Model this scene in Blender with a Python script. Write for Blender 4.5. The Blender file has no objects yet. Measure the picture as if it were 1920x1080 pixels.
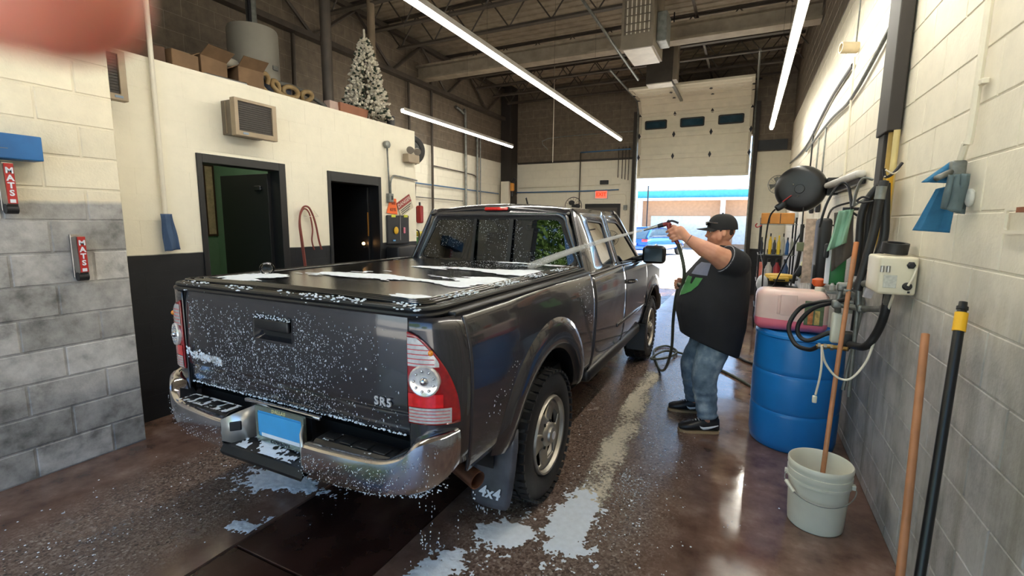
import bpy, bmesh, math, random
from math import sin, cos, pi, sqrt, radians, atan2
from mathutils import Vector, Matrix, Euler, noise

# ------------------------------------------------------------------ camera, sky, sun, exposure
SC = bpy.context.scene
COL = SC.collection
cam_d = bpy.data.cameras.new('camera')
cam = bpy.data.objects.new('camera', cam_d)
COL.objects.link(cam)
SC.camera = cam
cam_d.sensor_width = 36.0
cam_d.lens = 36.0 * 886.0 / 1920.0
cam_d.clip_start = 0.01
cam_d.clip_end = 400
CAM = (0.0, 0.0, 1.62)
R3 = Matrix(((0.8969, -0.0698, 0.4367), (0.4421, 0.1206, -0.8888), (0.0094, 0.9902, 0.1390))).to_quaternion().to_matrix()
cam.matrix_world = Matrix.Translation(CAM) @ R3.to_4x4()
cam_d.dof.use_dof = True
cam_d.dof.focus_distance = 4.2
cam_d.dof.aperture_fstop = 36.0 * 886.0 / 1920.0 / 3.2    # a phone's real 3.2 mm aperture

SC.view_settings.view_transform = 'Standard'
SC.view_settings.look = 'None'
SC.view_settings.gamma = 1.0
SC.view_settings.use_curve_mapping = False
SC.view_settings.exposure = 0.7
SC.cycles.max_bounces = 8
SC.cycles.diffuse_bounces = 4
SC.cycles.glossy_bounces = 4
SC.cycles.transmission_bounces = 6
SC.cycles.transparent_max_bounces = 16
SC.cycles.sample_clamp_indirect = 6.0
SC.cycles.caustics_reflective = False
SC.cycles.caustics_refractive = False

world = bpy.data.worlds.new('sky')
SC.world = world
world.use_nodes = True
wn = world.node_tree.nodes
wl = world.node_tree.links
wn.clear()
wo = wn.new('ShaderNodeOutputWorld')
wb = wn.new('ShaderNodeBackground')
ws = wn.new('ShaderNodeTexSky')
ws.sky_type = 'HOSEK_WILKIE'
ws.turbidity = 3.0
ws.ground_albedo = 0.4
SUN_DIR = Vector((0.45, 0.42, 0.79)).normalized()
ws.sun_direction = SUN_DIR
wb.inputs['Strength'].default_value = 9.0
wl.new(ws.outputs['Color'], wb.inputs['Color'])
wl.new(wb.outputs['Background'], wo.inputs['Surface'])

sun_d = bpy.data.lights.new('sun', 'SUN')
sun_d.energy = 20.0
sun_d.angle = radians(0.6)
sun_d.color = (1.0, 0.95, 0.86)
sun = bpy.data.objects.new('sun', sun_d)
COL.objects.link(sun)
sun.rotation_euler = SUN_DIR.to_track_quat('Z', 'Y').to_euler()
sun.location = (10, 10, 20)

TUBE = 36.0          # radiance of the LED tubes

# ------------------------------------------------------------------ helpers
rnd = random.Random(7)

def hexc(r, g, b):
    f = lambda c: (c / 255.0 / 12.92) if c / 255.0 <= 0.04045 else ((c / 255.0 + 0.055) / 1.055) ** 2.4
    return (f(r), f(g), f(b), 1.0)

class NT:
    def __init__(self, name):
        self.m = bpy.data.materials.new(name)
        self.m.use_nodes = True
        self.t = self.m.node_tree
        self.t.nodes.clear()
        self.out = self.n('ShaderNodeOutputMaterial')
    def n(self, kind, **kw):
        nd = self.t.nodes.new(kind)
        for k, v in kw.items():
            if k.startswith('i_'):
                nd.inputs[k[2:].replace('_', ' ')].default_value = v
            else:
                setattr(nd, k, v)
        return nd
    def l(self, a, b):
        self.t.links.new(a, b)
    def ramp(self, fac, stops, interp='LINEAR'):
        r = self.n('ShaderNodeValToRGB')
        r.color_ramp.interpolation = interp
        el = r.color_ramp.elements
        while len(el) < len(stops):
            el.new(0.5)
        for e, (p, c) in zip(el, stops):
            e.position = p
            e.color = c if len(c) == 4 else (*c, 1)
        self.l(fac, r.inputs['Fac'])
        return r.outputs['Color']
    def noise(self, vec, scale, detail=3, rough=0.55):
        nz = self.n('ShaderNodeTexNoise')
        nz.inputs['Scale'].default_value = scale
        nz.inputs['Detail'].default_value = detail
        nz.inputs['Roughness'].default_value = rough
        self.l(vec, nz.inputs['Vector'])
        return nz.outputs['Fac']
    def mix(self, fac, a, b, mode='MIX'):
        mx = self.n('ShaderNodeMix', data_type='RGBA', blend_type=mode)
        for sock, v in ((mx.inputs[0], fac), (mx.inputs[6], a), (mx.inputs[7], b)):
            if isinstance(v, (int, float, tuple)):
                sock.default_value = v
            else:
                self.l(v, sock)
        return mx.outputs[2]
    def math(self, op, a, b=0.0, c=0.0, clamp=False):
        md = self.n('ShaderNodeMath', operation=op, use_clamp=clamp)
        for s, v in zip(md.inputs, (a, b, c)):
            if isinstance(v, (int, float)):
                s.default_value = v
            else:
                self.l(v, s)
        return md.outputs[0]
    def pos(self):
        g = self.n('ShaderNodeNewGeometry')
        return g.outputs['Position']
    def obj(self):
        return self.n('ShaderNodeTexCoord').outputs['Object']
    def xyz(self, v):
        s = self.n('ShaderNodeSeparateXYZ')
        self.l(v, s.inputs[0])
        return s.outputs
    def scalev(self, v, s):
        mp = self.n('ShaderNodeMapping')
        mp.inputs['Scale'].default_value = s
        self.l(v, mp.inputs['Vector'])
        return mp.outputs[0]
    def bump(self, h, strength=0.3, dist=0.01, normal=None):
        b = self.n('ShaderNodeBump')
        b.inputs['Strength'].default_value = strength
        b.inputs['Distance'].default_value = dist
        self.l(h, b.inputs['Height'])
        if normal is not None:
            self.l(normal, b.inputs['Normal'])
        return b.outputs[0]
    def bsdf(self, col, rough=0.5, metal=0.0, normal=None, coat=0.0, spec=0.5, **kw):
        p = self.n('ShaderNodeBsdfPrincipled')
        for nm, v in (('Base Color', col), ('Roughness', rough), ('Metallic', metal), ('Coat Weight', coat), ('Specular IOR Level', spec)):
            if isinstance(v, (int, float, tuple)):
                p.inputs[nm].default_value = v
            else:
                self.l(v, p.inputs[nm])
        for k, v in kw.items():
            p.inputs[k.replace('_', ' ')].default_value = v
        if normal is not None:
            self.l(normal, p.inputs['Normal'])
        self.l(p.outputs[0], self.out.inputs['Surface'])
        return p

MATS = {}
def pm(name, rgb, rough=0.5, metal=0.0, var=0.12, scale=6.0, bump=0.0, bscale=60.0, coat=0.0, spec=0.5, coords='obj', **kw):
    if name in MATS:
        return MATS[name]
    t = NT(name)
    v = t.obj() if coords == 'obj' else t.pos()
    c = hexc(*rgb)
    f = t.noise(v, scale)
    lo = tuple(x * (1 - var) for x in c[:3]) + (1,)
    hi = tuple(min(1, x * (1 + var)) for x in c[:3]) + (1,)
    colr = t.ramp(f, [(0.3, lo), (0.7, hi)])
    nrm = None
    if bump:
        nrm = t.bump(t.noise(v, bscale), bump, 0.004)
    t.bsdf(colr, rough, metal, nrm, coat, spec, **kw)
    MATS[name] = t.m
    return t.m

def emat(name, rgb, strength):
    if name in MATS:
        return MATS[name]
    t = NT(name)
    e = t.n('ShaderNodeEmission')
    e.inputs['Color'].default_value = hexc(*rgb)
    e.inputs['Strength'].default_value = strength
    t.l(e.outputs[0], t.out.inputs['Surface'])
    MATS[name] = t.m
    return t.m

def glassmat(name, tint, rough=0.02, ior=1.5, spots=0.0):
    if name in MATS:
        return MATS[name]
    t = NT(name)
    tr = t.n('ShaderNodeBsdfTransparent')
    tr.inputs['Color'].default_value = (*tint, 1)
    gl = t.n('ShaderNodeBsdfGlossy')
    gl.inputs['Roughness'].default_value = rough
    fr = t.n('ShaderNodeFresnel')
    fr.inputs['IOR'].default_value = ior
    mx = t.n('ShaderNodeMixShader')
    t.l(fr.outputs[0], mx.inputs[0])
    t.l(tr.outputs[0], mx.inputs[1])
    t.l(gl.outputs[0], mx.inputs[2])
    t.l(mx.outputs[0], t.out.inputs['Surface'])
    MATS[name] = t.m
    return t.m

def frame_of(d):
    d = Vector(d).normalized()
    a = Vector((0, 0, 1)) if abs(d.z) < 0.9 else Vector((1, 0, 0))
    u = d.cross(a).normalized()
    return u, d.cross(u).normalized(), d

ORIGIN = {}

class MB:
    def __init__(self):
        self.v = []
        self.f = []
    def add(self, vs, fs):
        o = len(self.v)
        self.v += [tuple(p) for p in vs]
        self.f += [tuple(i + o for i in q) for q in fs]
        return self
    def box(self, c, s, rot=None):
        hx, hy, hz = s[0] / 2, s[1] / 2, s[2] / 2
        vs = [Vector((x, y, z)) for x in (-hx, hx) for y in (-hy, hy) for z in (-hz, hz)]
        if rot is not None:
            m = Euler(rot).to_matrix() if not isinstance(rot, Matrix) else rot
            vs = [m @ p for p in vs]
        c = Vector(c)
        return self.add([p + c for p in vs], [(0, 1, 3, 2), (4, 6, 7, 5), (0, 4, 5, 1), (2, 3, 7, 6), (0, 2, 6, 4), (1, 5, 7, 3)])
    def span(self, a, b):
        return self.box([(a[i] + b[i]) / 2 for i in range(3)], [abs(b[i] - a[i]) for i in range(3)])
    def rbox(self, c, s, r=0.02, rot=None, seg=3):
        bm = bmesh.new()
        bmesh.ops.create_cube(bm, size=1)
        for p in bm.verts:
            p.co = Vector((p.co.x * s[0], p.co.y * s[1], p.co.z * s[2]))
        bmesh.ops.bevel(bm, geom=bm.edges[:] + bm.verts[:], offset=min(r, min(s) * 0.49), segments=seg, affect='EDGES', profile=0.5)
        m = Matrix.Identity(3) if rot is None else (Euler(rot).to_matrix() if not isinstance(rot, Matrix) else rot)
        c = Vector(c)
        bm.verts.index_update()
        self.add([m @ p.co + c for p in bm.verts], [[p.index for p in f.verts] for f in bm.faces])
        bm.free()
        return self
    def cyl(self, a, b, r0, r1=None, n=16, cap=True):
        r1 = r0 if r1 is None else r1
        a, b = Vector(a), Vector(b)
        u, w, d = frame_of(b - a)
        vs = []
        for c, r in ((a, r0), (b, r1)):
            vs += [c + u * (r * cos(2 * pi * i / n)) + w * (r * sin(2 * pi * i / n)) for i in range(n)]
        fs = [(i, (i + 1) % n, n + (i + 1) % n, n + i) for i in range(n)]
        if cap:
            fs += [tuple(range(n - 1, -1, -1)), tuple(range(n, 2 * n))]
        return self.add(vs, fs)
    def tube(self, pts, r, n=8, smooth=0, closed=False):
        P = [Vector(p) for p in pts]
        if smooth:
            P = spline(P, smooth, closed)
        k = len(P)
        rr = r if callable(r) else (lambda t: r)
        vs = []
        pu = None
        for i, p in enumerate(P):
            d = (P[(i + 1) % k] - P[i - 1]) if closed else (P[min(i + 1, k - 1)] - P[max(i - 1, 0)])
            if d.length < 1e-9:
                d = Vector((0, 0, 1))
            d.normalize()
            if pu is None:
                u, w, _ = frame_of(d)
            else:
                u = (pu - d * pu.dot(d))
                if u.length < 1e-6:
                    u, w, _ = frame_of(d)
                u.normalize()
                w = d.cross(u)
            pu = u
            q = rr(i / max(1, k - 1))
            vs += [p + u * (q * cos(2 * pi * j / n)) + w * (q * sin(2 * pi * j / n)) for j in range(n)]
        fs = []
        for i in range(k if closed else k - 1):
            a, b = i * n, ((i + 1) % k) * n
            fs += [(a + j, a + (j + 1) % n, b + (j + 1) % n, b + j) for j in range(n)]
        if not closed:
            fs += [tuple(range(n - 1, -1, -1)), tuple(range((k - 1) * n, k * n))]
        return self.add(vs, fs)
    def lathe(self, c, axis, prof, n=32, closed=False):
        c = Vector(c)
        u, w, d = frame_of(axis)
        vs = []
        for r, h in prof:
            vs += [c + d * h + u * (r * cos(2 * pi * i / n)) + w * (r * sin(2 * pi * i / n)) for i in range(n)]
        fs = []
        k = len(prof)
        for j in range(k if closed else k - 1):
            a, b = j * n, ((j + 1) % k) * n
            fs += [(a + i, a + (i + 1) % n, b + (i + 1) % n, b + i) for i in range(n)]
        if not closed:
            if prof[0][0] > 1e-6:
                fs.append(tuple(range(n - 1, -1, -1)))
            if prof[-1][0] > 1e-6:
                fs.append(tuple(range((k - 1) * n, k * n)))
        return self.add(vs, fs)
    def sphere(self, c, r, nu=12, nv=8, rot=None):
        c = Vector(c)
        rx, ry, rz = (r, r, r) if isinstance(r, (int, float)) else r
        vs = []
        m = Matrix.Identity(3) if rot is None else (Euler(rot).to_matrix() if not isinstance(rot, Matrix) else rot)
        for j in range(1, nv):
            a = pi * j / nv
            vs += [c + m @ Vector((rx * sin(a) * cos(2 * pi * i / nu), ry * sin(a) * sin(2 * pi * i / nu), rz * cos(a))) for i in range(nu)]
        top, bot = len(vs), len(vs) + 1
        vs += [c + m @ Vector((0, 0, rz)), c - m @ Vector((0, 0, rz))]
        fs = []
        for j in range(nv - 2):
            fs += [(j * nu + i, (j + 1) * nu + i, (j + 1) * nu + (i + 1) % nu, j * nu + (i + 1) % nu) for i in range(nu)]
        fs += [(top, i, (i + 1) % nu) for i in range(nu)]
        b = (nv - 2) * nu
        fs += [(bot, b + (i + 1) % nu, b + i) for i in range(nu)]
        return self.add(vs, fs)
    def grid(self, fn, nu, nv):
        vs = [fn(i / nu, j / nv) for j in range(nv + 1) for i in range(nu + 1)]
        fs = [(j * (nu + 1) + i, j * (nu + 1) + i + 1, (j + 1) * (nu + 1) + i + 1, (j + 1) * (nu + 1) + i) for j in range(nv) for i in range(nu)]
        return self.add(vs, fs)
    def prism(self, poly, d):
        """poly: list of 3-D points of a flat outline; d: extrusion vector"""
        P = [Vector(p) for p in poly]
        d = Vector(d)
        k = len(P)
        fs = [tuple(range(k)), tuple(range(2 * k - 1, k - 1, -1))]
        fs += [(i, (i + 1) % k, k + (i + 1) % k, k + i) for i in range(k)]
        return self.add(P + [p + d for p in P], fs)
    def ring(self, outer, inner, d=None):
        """flat frame between two loops of equal count, optionally extruded by d"""
        k = len(outer)
        O = [Vector(p) for p in outer]
        I = [Vector(p) for p in inner]
        fs = [(i, (i + 1) % k, k + (i + 1) % k, k + i) for i in range(k)]
        if d is None:
            return self.add(O + I, fs)
        d = Vector(d)
        n2 = 2 * k
        fs += [(n2 + i, n2 + k + i, n2 + k + (i + 1) % k, n2 + (i + 1) % k) for i in range(k)]
        fs += [(i, n2 + i, n2 + (i + 1) % k, (i + 1) % k) for i in range(k)]
        fs += [(k + i, k + (i + 1) % k, n2 + k + (i + 1) % k, n2 + k + i) for i in range(k)]
        return self.add(O + I + [p + d for p in O] + [p + d for p in I], fs)
    def loft(self, loops, cap=True, closed=True):
        k = len(loops[0])
        vs = [p for L in loops for p in L]
        fs = []
        for j in range(len(loops) - 1):
            a, b = j * k, (j + 1) * k
            fs += [(a + i, a + (i + 1) % k, b + (i + 1) % k, b + i) for i in range(k if closed else k - 1)]
        if cap and closed:
            fs += [tuple(range(k - 1, -1, -1)), tuple(range((len(loops) - 1) * k, len(loops) * k))]
        return self.add(vs, fs)
    def mirror(self, xc):
        n = len(self.v)
        self.v += [(2 * xc - p[0], p[1], p[2]) for p in self.v[:n]]
        self.f += [tuple(i + n for i in reversed(q)) for q in self.f[:]]
        return self
    def mesh(self, name, smooth=False, o=(0, 0, 0), fix=True, autosmooth=True):
        me = bpy.data.meshes.new(name)
        me.from_pydata([(p[0] - o[0], p[1] - o[1], p[2] - o[2]) for p in self.v], [], self.f)
        if fix:
            bm = bmesh.new()
            bm.from_mesh(me)
            bmesh.ops.remove_doubles(bm, verts=bm.verts, dist=1e-5)
            bmesh.ops.recalc_face_normals(bm, faces=bm.faces)
            if smooth and autosmooth:
                for e in bm.edges:
                    if len(e.link_faces) == 2 and e.calc_face_angle(0) > radians(38):
                        e.smooth = False
            bm.to_mesh(me)
            bm.free()
        if smooth:
            me.polygons.foreach_set('use_smooth', [True] * len(me.polygons))
        me.update()
        return me
    def build(self, name, mat, parent=None, smooth=False, loc=None, bevel=0.0, solid=0.0, subsurf=0, local=False, fix=True):
        """part of a thing (parent given) or a top-level mesh (loc = its base); points are world points unless local"""
        if parent is not None and not local:
            o = ORIGIN[parent.name]
        elif loc is not None and not local:
            o = loc
        else:
            o = (0, 0, 0)
        me = self.mesh(name, smooth, o, fix)
        me.materials.append(mat)
        ob = bpy.data.objects.new(name, me)
        COL.objects.link(ob)
        if parent is not None:
            ob.parent = parent
            ORIGIN[ob.name] = ORIGIN.get(parent.name, (0, 0, 0)) if not local else (0, 0, 0)
        else:
            ob.location = loc if loc is not None else (0, 0, 0)
            ORIGIN[ob.name] = tuple(ob.location)
        if solid:
            md = ob.modifiers.new('solidify', 'SOLIDIFY')
            md.thickness = solid
            md.offset = 0
        if bevel:
            md = ob.modifiers.new('bevel', 'BEVEL')
            md.width = bevel
            md.segments = 2
            md.limit_method = 'ANGLE'
            md.angle_limit = radians(40)
        if subsurf:
            md = ob.modifiers.new('subsurf', 'SUBSURF')
            md.levels = subsurf
            md.render_levels = subsurf
        return ob

def spline(P, n, closed=False):
    """Catmull-Rom through the points, n steps per span"""
    P = [Vector(p) for p in P]
    k = len(P)
    out = []
    for i in range(k if closed else k - 1):
        if closed:
            p0, p1, p2, p3 = P[i - 1], P[i], P[(i + 1) % k], P[(i + 2) % k]
        else:
            p0, p1, p2, p3 = P[max(i - 1, 0)], P[i], P[i + 1], P[min(i + 2, k - 1)]
        for s in range(n):
            t = s / n
            out.append(0.5 * ((2 * p1) + (p2 - p0) * t + (2 * p0 - 5 * p1 + 4 * p2 - p3) * t * t + (3 * p1 - p0 - 3 * p2 + p3) * t ** 3))
    if not closed:
        out.append(P[-1])
    return out

def rrect(cx, cy, w, h, r, n=5):
    """rounded rectangle outline, 2-D"""
    out = []
    for sx, sy, a0 in ((1, 1, 0), (-1, 1, 90), (-1, -1, 180), (1, -1, 270)):
        for i in range(n + 1):
            a = radians(a0 + 90 * i / n)
            out.append((cx + sx * (w / 2 - r) + r * cos(a), cy + sy * (h / 2 - r) + r * sin(a)))
    return out

def tag(o, label, cat, group=None, kind=None):
    o['label'] = label
    o['category'] = cat
    if group:
        o['group'] = group
    if kind:
        o['kind'] = kind
    return o

def struct(o, label=None):
    o['kind'] = 'structure'
    if label:
        o['label'] = label
    return o

def thing(name, label, cat, loc, rotz=0.0, group=None, kind=None):
    o = bpy.data.objects.new(name, None)
    o.empty_display_size = 0.1
    COL.objects.link(o)
    o.location = loc
    o.rotation_euler = (0, 0, rotz)
    ORIGIN[o.name] = tuple(loc)
    tag(o, label, cat, group, kind)
    return o

def sroot(name, loc):
    o = bpy.data.objects.new(name, None)
    COL.objects.link(o)
    o.location = loc
    ORIGIN[o.name] = tuple(loc)
    o['kind'] = 'structure'
    return o

def text(name, s, size, mat, parent, mtx, extrude=0.001, offset=0.0, space=1.0, shear=0.0):
    """flat lettering; mtx maps the text plane (x right, y up) into the parent's world frame"""
    cu = bpy.data.curves.new(name, 'FONT')
    cu.body = s
    cu.size = size
    cu.extrude = extrude
    cu.offset = offset
    cu.align_x = 'CENTER'
    cu.align_y = 'CENTER'
    cu.space_character = space
    cu.shear = shear
    cu.resolution_u = 3
    tmp = bpy.data.objects.new('tmp', cu)
    COL.objects.link(tmp)
    bpy.context.view_layer.update()
    me = bpy.data.meshes.new_from_object(tmp.evaluated_get(bpy.context.evaluated_depsgraph_get()))
    bpy.data.objects.remove(tmp)
    bpy.data.curves.remove(cu)
    o = ORIGIN[parent.name]
    me.transform(Matrix.Translation((-o[0], -o[1], -o[2])) @ mtx)
    me.materials.clear()
    me.materials.append(mat)
    me.name = name
    ob = bpy.data.objects.new(name, me)
    COL.objects.link(ob)
    ob.parent = parent
    return ob

def plane_mtx(c, right, up):
    r = Vector(right).normalized()
    u = Vector(up).normalized()
    n = r.cross(u)
    m = Matrix((r, u, n)).transposed().to_4x4()
    m.translation = Vector(c)
    return m

def copy_tree(o, loc=None, rotz=None, parent=None):
    c = o.copy()
    COL.objects.link(c)
    c.parent = parent
    if loc is not None:
        c.location = loc
        ORIGIN[c.name] = tuple(loc)
    if rotz is not None:
        c.rotation_euler = (0, 0, rotz)
    for ch in list(o.children):
        copy_tree(ch, parent=c)
    return c

def icomesh(r=1.0, sub=1):
    bm = bmesh.new()
    bmesh.ops.create_icosphere(bm, subdivisions=sub, radius=r)
    vs = [p.co.copy() for p in bm.verts]
    fs = [[p.index for p in f.verts] for f in bm.faces]
    bm.free()
    return vs, fs
ICO_V, ICO_F = icomesh(1.0, 1)
# ------------------------------------------------------------------ wall and floor materials
def wall_mat(name, top, low, zline, wob=0.05, soft=0.02, stain=0.25, rough=0.55, streak=0.0, lowstain=0.5, top2=None, ztop2=99, bump=0.5, rlo=0.93):
    t = NT(name)
    p = t.pos()
    x = t.xyz(p)
    n1 = t.noise(p, 3.0, 4)
    n2 = t.noise(p, 9.0, 5, 0.65)
    zz = t.math('ADD', x[2], t.math('MULTIPLY', t.math('SUBTRACT', n1, 0.5), wob * 4))
    f = t.math('DIVIDE', t.math('SUBTRACT', zz, zline), soft, clamp=True)
    ctop = hexc(*top)
    clow = hexc(*low)
    dk = lambda c, k: tuple(v * k for v in c[:3]) + (1,)
    tcol = t.ramp(n2, [(0.35, dk(ctop, 1 - stain * 0.35)), (0.6, ctop)])
    n3 = t.math('ADD', t.math('MULTIPLY', n2, 0.55), t.math('MULTIPLY', t.noise(p, 1.6, 3), 0.45))
    lcol = t.ramp(n3, [(0.36, dk(clow, 1 - lowstain)), (0.5, clow), (0.64, dk(clow, 1 + lowstain * 0.7))])
    if streak:
        sv = t.scalev(p, (9, 9, 0.7))
        ns = t.noise(sv, 1.0, 4)
        lcol = t.mix(t.ramp(ns, [(0.45, (0, 0, 0, 1)), (0.7, (streak, streak, streak, 1))]), lcol, hexc(112, 110, 92))
    col = t.mix(f, lcol, tcol)
    if top2 is not None:
        f2 = t.math('GREATER_THAN', x[2], ztop2)
        c2 = hexc(*top2)
        t2 = t.ramp(n2, [(0.3, dk(c2, 0.75)), (0.7, dk(c2, 1.2))])
        col = t.mix(f2, col, t2)
    oi = t.n('ShaderNodeObjectInfo')
    rv = t.ramp(oi.outputs['Random'], [(0, (rlo, rlo, rlo, 1)), (1, (1.0, 1.0, 1.0, 1))])
    col = t.mix(t.math('SUBTRACT', 1.0, t.math('MULTIPLY', f, 0.7)), col, t.mix(1.0, col, rv, 'MULTIPLY'))
    nr = t.bump(t.noise(p, 70.0, 3), bump, 0.004)
    t.bsdf(col, rough, 0.0, nr, spec=0.4)
    return t.m

M_RIGHT = wall_mat('right_wall_paint', (236, 228, 208), (178, 176, 174), 1.12, wob=0.10, soft=0.5, streak=0.6, lowstain=0.35, stain=0.2)
M_PILLAR = wall_mat('pillar_paint', (240, 228, 200), (182, 178, 172), 1.70, wob=0.02, soft=0.03, lowstain=0.6, stain=0.2, rlo=0.62)
M_PART = wall_mat('partition_paint', (240, 232, 210), (30, 31, 34), 1.33, wob=0.004, soft=0.01, lowstain=0.2, stain=0.1, bump=0.25, rlo=0.985)
M_FAR = wall_mat('far_wall_paint', (236, 230, 212), (34, 35, 38), 1.05, wob=0.004, soft=0.01, lowstain=0.2, stain=0.12, top2=(112, 100, 86), ztop2=3.22)
M_FARM = wall_mat('far_wall_joint', (228, 222, 204), (34, 35, 38), 1.05, wob=0.004, soft=0.01, lowstain=0.2, stain=0.12, top2=(138, 128, 114), ztop2=3.22)
M_DARKB = wall_mat('dark_block', (112, 100, 86), (112, 100, 86), 0.0, stain=0.8)
M_MORTAR = pm('mortar', (176, 170, 158), 0.9, var=0.2, bump=0.6, coords='pos')
M_MORTARD = pm('mortar_dark', (124, 114, 100), 0.9, var=0.2, bump=0.6, coords='pos')

# ------------------------------------------------------------------ block walls
BLK = {}
def block_mesh(w, h, mat, bev, proud):
    k = (round(w, 3), round(h, 3), mat.name, bev)
    if k in BLK:
        return BLK[k]
    a, b = w / 2, h / 2
    mb = MB()
    mb.add([(-a, -b, -0.01), (a, -b, -0.01), (a, b, -0.01), (-a, b, -0.01),
            (-a, -b, proud - bev), (a, -b, proud - bev), (a, b, proud - bev), (-a, b, proud - bev),
            (-a + bev, -b + bev, proud), (a - bev, -b + bev, proud), (a - bev, b - bev, proud), (-a + bev, b - bev, proud)],
           [(8, 9, 10, 11)] + [(i, (i + 1) % 4, 4 + (i + 1) % 4, 4 + i) for i in range(4)] + [(4 + i, 4 + (i + 1) % 4, 8 + (i + 1) % 4, 8 + i) for i in range(4)])
    me = mb.mesh('block', fix=False)
    me.materials.append(mat)
    BLK[k] = me
    return me

CAMV = Vector(CAM)
CR = R3.transposed()
def in_view(p):
    c = CR @ (Vector(p) - CAMV)
    if c.z > -0.05:
        return 0
    u, v = c.x / -c.z * 886, c.y / -c.z * 886
    return (abs(u) < 985 and abs(v) < 570) and 1.0 / (-c.z)

def block_wall(root, mat, o, u, length, ztop, z0=0.0, openings=(), joint=0.010, bev=0.004, proud=0.008, phase=0.0, bw=0.4, bh=0.2, zmax_clip=None, limit=300):
    """running-bond blocks over a wall face that starts at o and runs along u; the blocks are parts of root"""
    u = Vector(u)
    n = u.cross(Vector((0, 0, 1)))
    basis = Matrix((u, Vector((0, 0, 1)), n)).transposed().to_4x4()
    pieces = []
    r = 0
    z = z0
    while z < ztop - 0.02:
        zl, zh = max(z, 0.0), min(z + bh, ztop)
        iv = [(0.0, length)]
        for (a, b, c, d) in openings:
            if zh > c + 0.03 and zl < d - 0.03:
                iv = [q for s, e in iv for q in ((s, min(e, a)), (max(s, b), e)) if q[1] - q[0] > 0.02]
        for s, e in iv:
            k0 = math.floor((s - phase - (r % 2) * bw / 2) / bw)
            x = phase + (r % 2) * bw / 2 + k0 * bw
            while x < e:
                a, b = max(x, s), min(x + bw, e)
                if b - a > 0.03 and zh - zl > 0.03:
                    pieces.append((a, b, zl, zh))
                x += bw
        z += bh
        r += 1
    scored = []
    for (a, b, c, d) in pieces:
        ctr = Vector(o) + u * ((a + b) / 2) + Vector((0, 0, (c + d) / 2))
        vis = in_view(ctr) or in_view(ctr + u * 0.2) or in_view(ctr - u * 0.2)
        scored.append((-(vis or 0), a, b, c, d, ctr))
    scored.sort(key=lambda q: q[0])
    rest = MB()
    ro = Vector(ORIGIN[root.name])
    for i, (sc, a, b, c, d, ctr) in enumerate(scored):
        me = block_mesh(b - a - joint, d - c - joint, mat, bev, proud)
        m = basis.copy()
        m.translation = ctr - ro
        if i < limit and sc < 0:
            ob = bpy.data.objects.new('block', me)
            COL.objects.link(ob)
            ob.parent = root
            ob.matrix_local = m
        else:
            rest.add([m @ q.co for q in me.vertices], [tuple(f.vertices) for f in me.polygons])
    if rest.v:
        st = rest.build('block_courses', mat, root, local=True, fix=False)
        st['kind'] = 'stuff'

def wall_box(name, a, b, mat, loc=None):
    loc = loc or ((a[0] + b[0]) / 2, (a[1] + b[1]) / 2, min(a[2], b[2]))
    return struct(MB().span(a, b).build(name, mat, loc=loc))

XR, XP, XL, XF, YB, ZC = 0.75, -3.87, -4.2, -6.2, 12.2, 5.2
Y0 = -1.7
# right wall
w = wall_box('wall_right', (XR + 0.006, Y0, 0), (XR + 0.2, YB + 0.2, ZC), M_RIGHT)
w['label'] = 'long white painted block wall, grey and streaked with damp below'
block_wall(w, M_RIGHT, (XR + 0.006, YB, 0), (0, -1, 0), YB - Y0, 3.8, z0=-0.13, phase=0.1, joint=0.007, bev=0.003, proud=0.0035)
block_wall(w, M_DARKB, (XR + 0.006, YB, 3.8), (0, -1, 0), YB - Y0, ZC - 3.8, phase=0.1, limit=0)  # darker grey-brown courses above the white ones
# stub wall on the left, nearest the doorway
w = wall_box('wall_left', (XP - 0.40, Y0, 0), (XP - 0.006, 1.775, ZC), M_PILLAR)
w['label'] = 'short block wall, cream above and bare stained grey blocks below'
block_wall(w, M_PILLAR, (XP - 0.006, Y0, 0), (0, 1, 0), 1.78 - Y0, ZC, phase=0.08, joint=0.011, bev=0.005, proud=0.006)
# office partition with two doorways
D1 = (2.49, 3.35, 2.17)
D2 = (3.89, 4.745, 2.16)
PT = 2.84
w = sroot('wall_partition', (XL, 3.6, 0))
w['label'] = 'low white office wall with charcoal bottom band and storage on top'
mb = MB()
T = 0.15
for a, b, c, d in ((1.78, D1[0], 0, PT), (D1[1], D2[0], 0, PT), (D2[1], 5.46, 0, PT), (D1[0], D1[1], D1[2], PT), (D2[0], D2[1], D2[2], PT)):
    mb.span((XL - T, a, c), (XL - 0.004, b, d))
mb.build('wall_core', M_PART, w)
block_wall(w, M_PART, (XL - 0.004, 1.78, 0), (0, 1, 0), 3.68, PT, openings=[(D1[0] - 1.78, D1[1] - 1.78, 0, D1[2]), (D2[0] - 1.78, D2[1] - 1.78, 0, D2[2])],
           joint=0.0014, bev=0.0007, proud=0.0012, phase=0.05)
MB().span((XF, 5.31, 0), (XL - T, 5.46, PT)).build('end_wall', M_PART, w)
# back wall round the roller doorway
DX0, DX1, DZ = -2.55, -0.02, 3.6
w = sroot('wall_back', (-2.7, YB, 0))
w['label'] = 'far block wall, white below and bare grey blocks above'
mb = MB()
for a, b, c, d in ((XF - 0.2, DX0, 0, ZC), (DX1, XR + 0.2, 0, ZC), (DX0, DX1, DZ, ZC)):
    mb.span((a, YB + 0.006, c), (b, YB + 0.2, d))
mb.build('wall_core', M_FARM, w)
block_wall(w, M_FAR, (XF, YB + 0.006, 0), (1, 0, 0), XR - XF, ZC, openings=[(DX0 - XF, DX1 - XF, 0, DZ)], joint=0.007, bev=0.002, proud=0.002)
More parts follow.
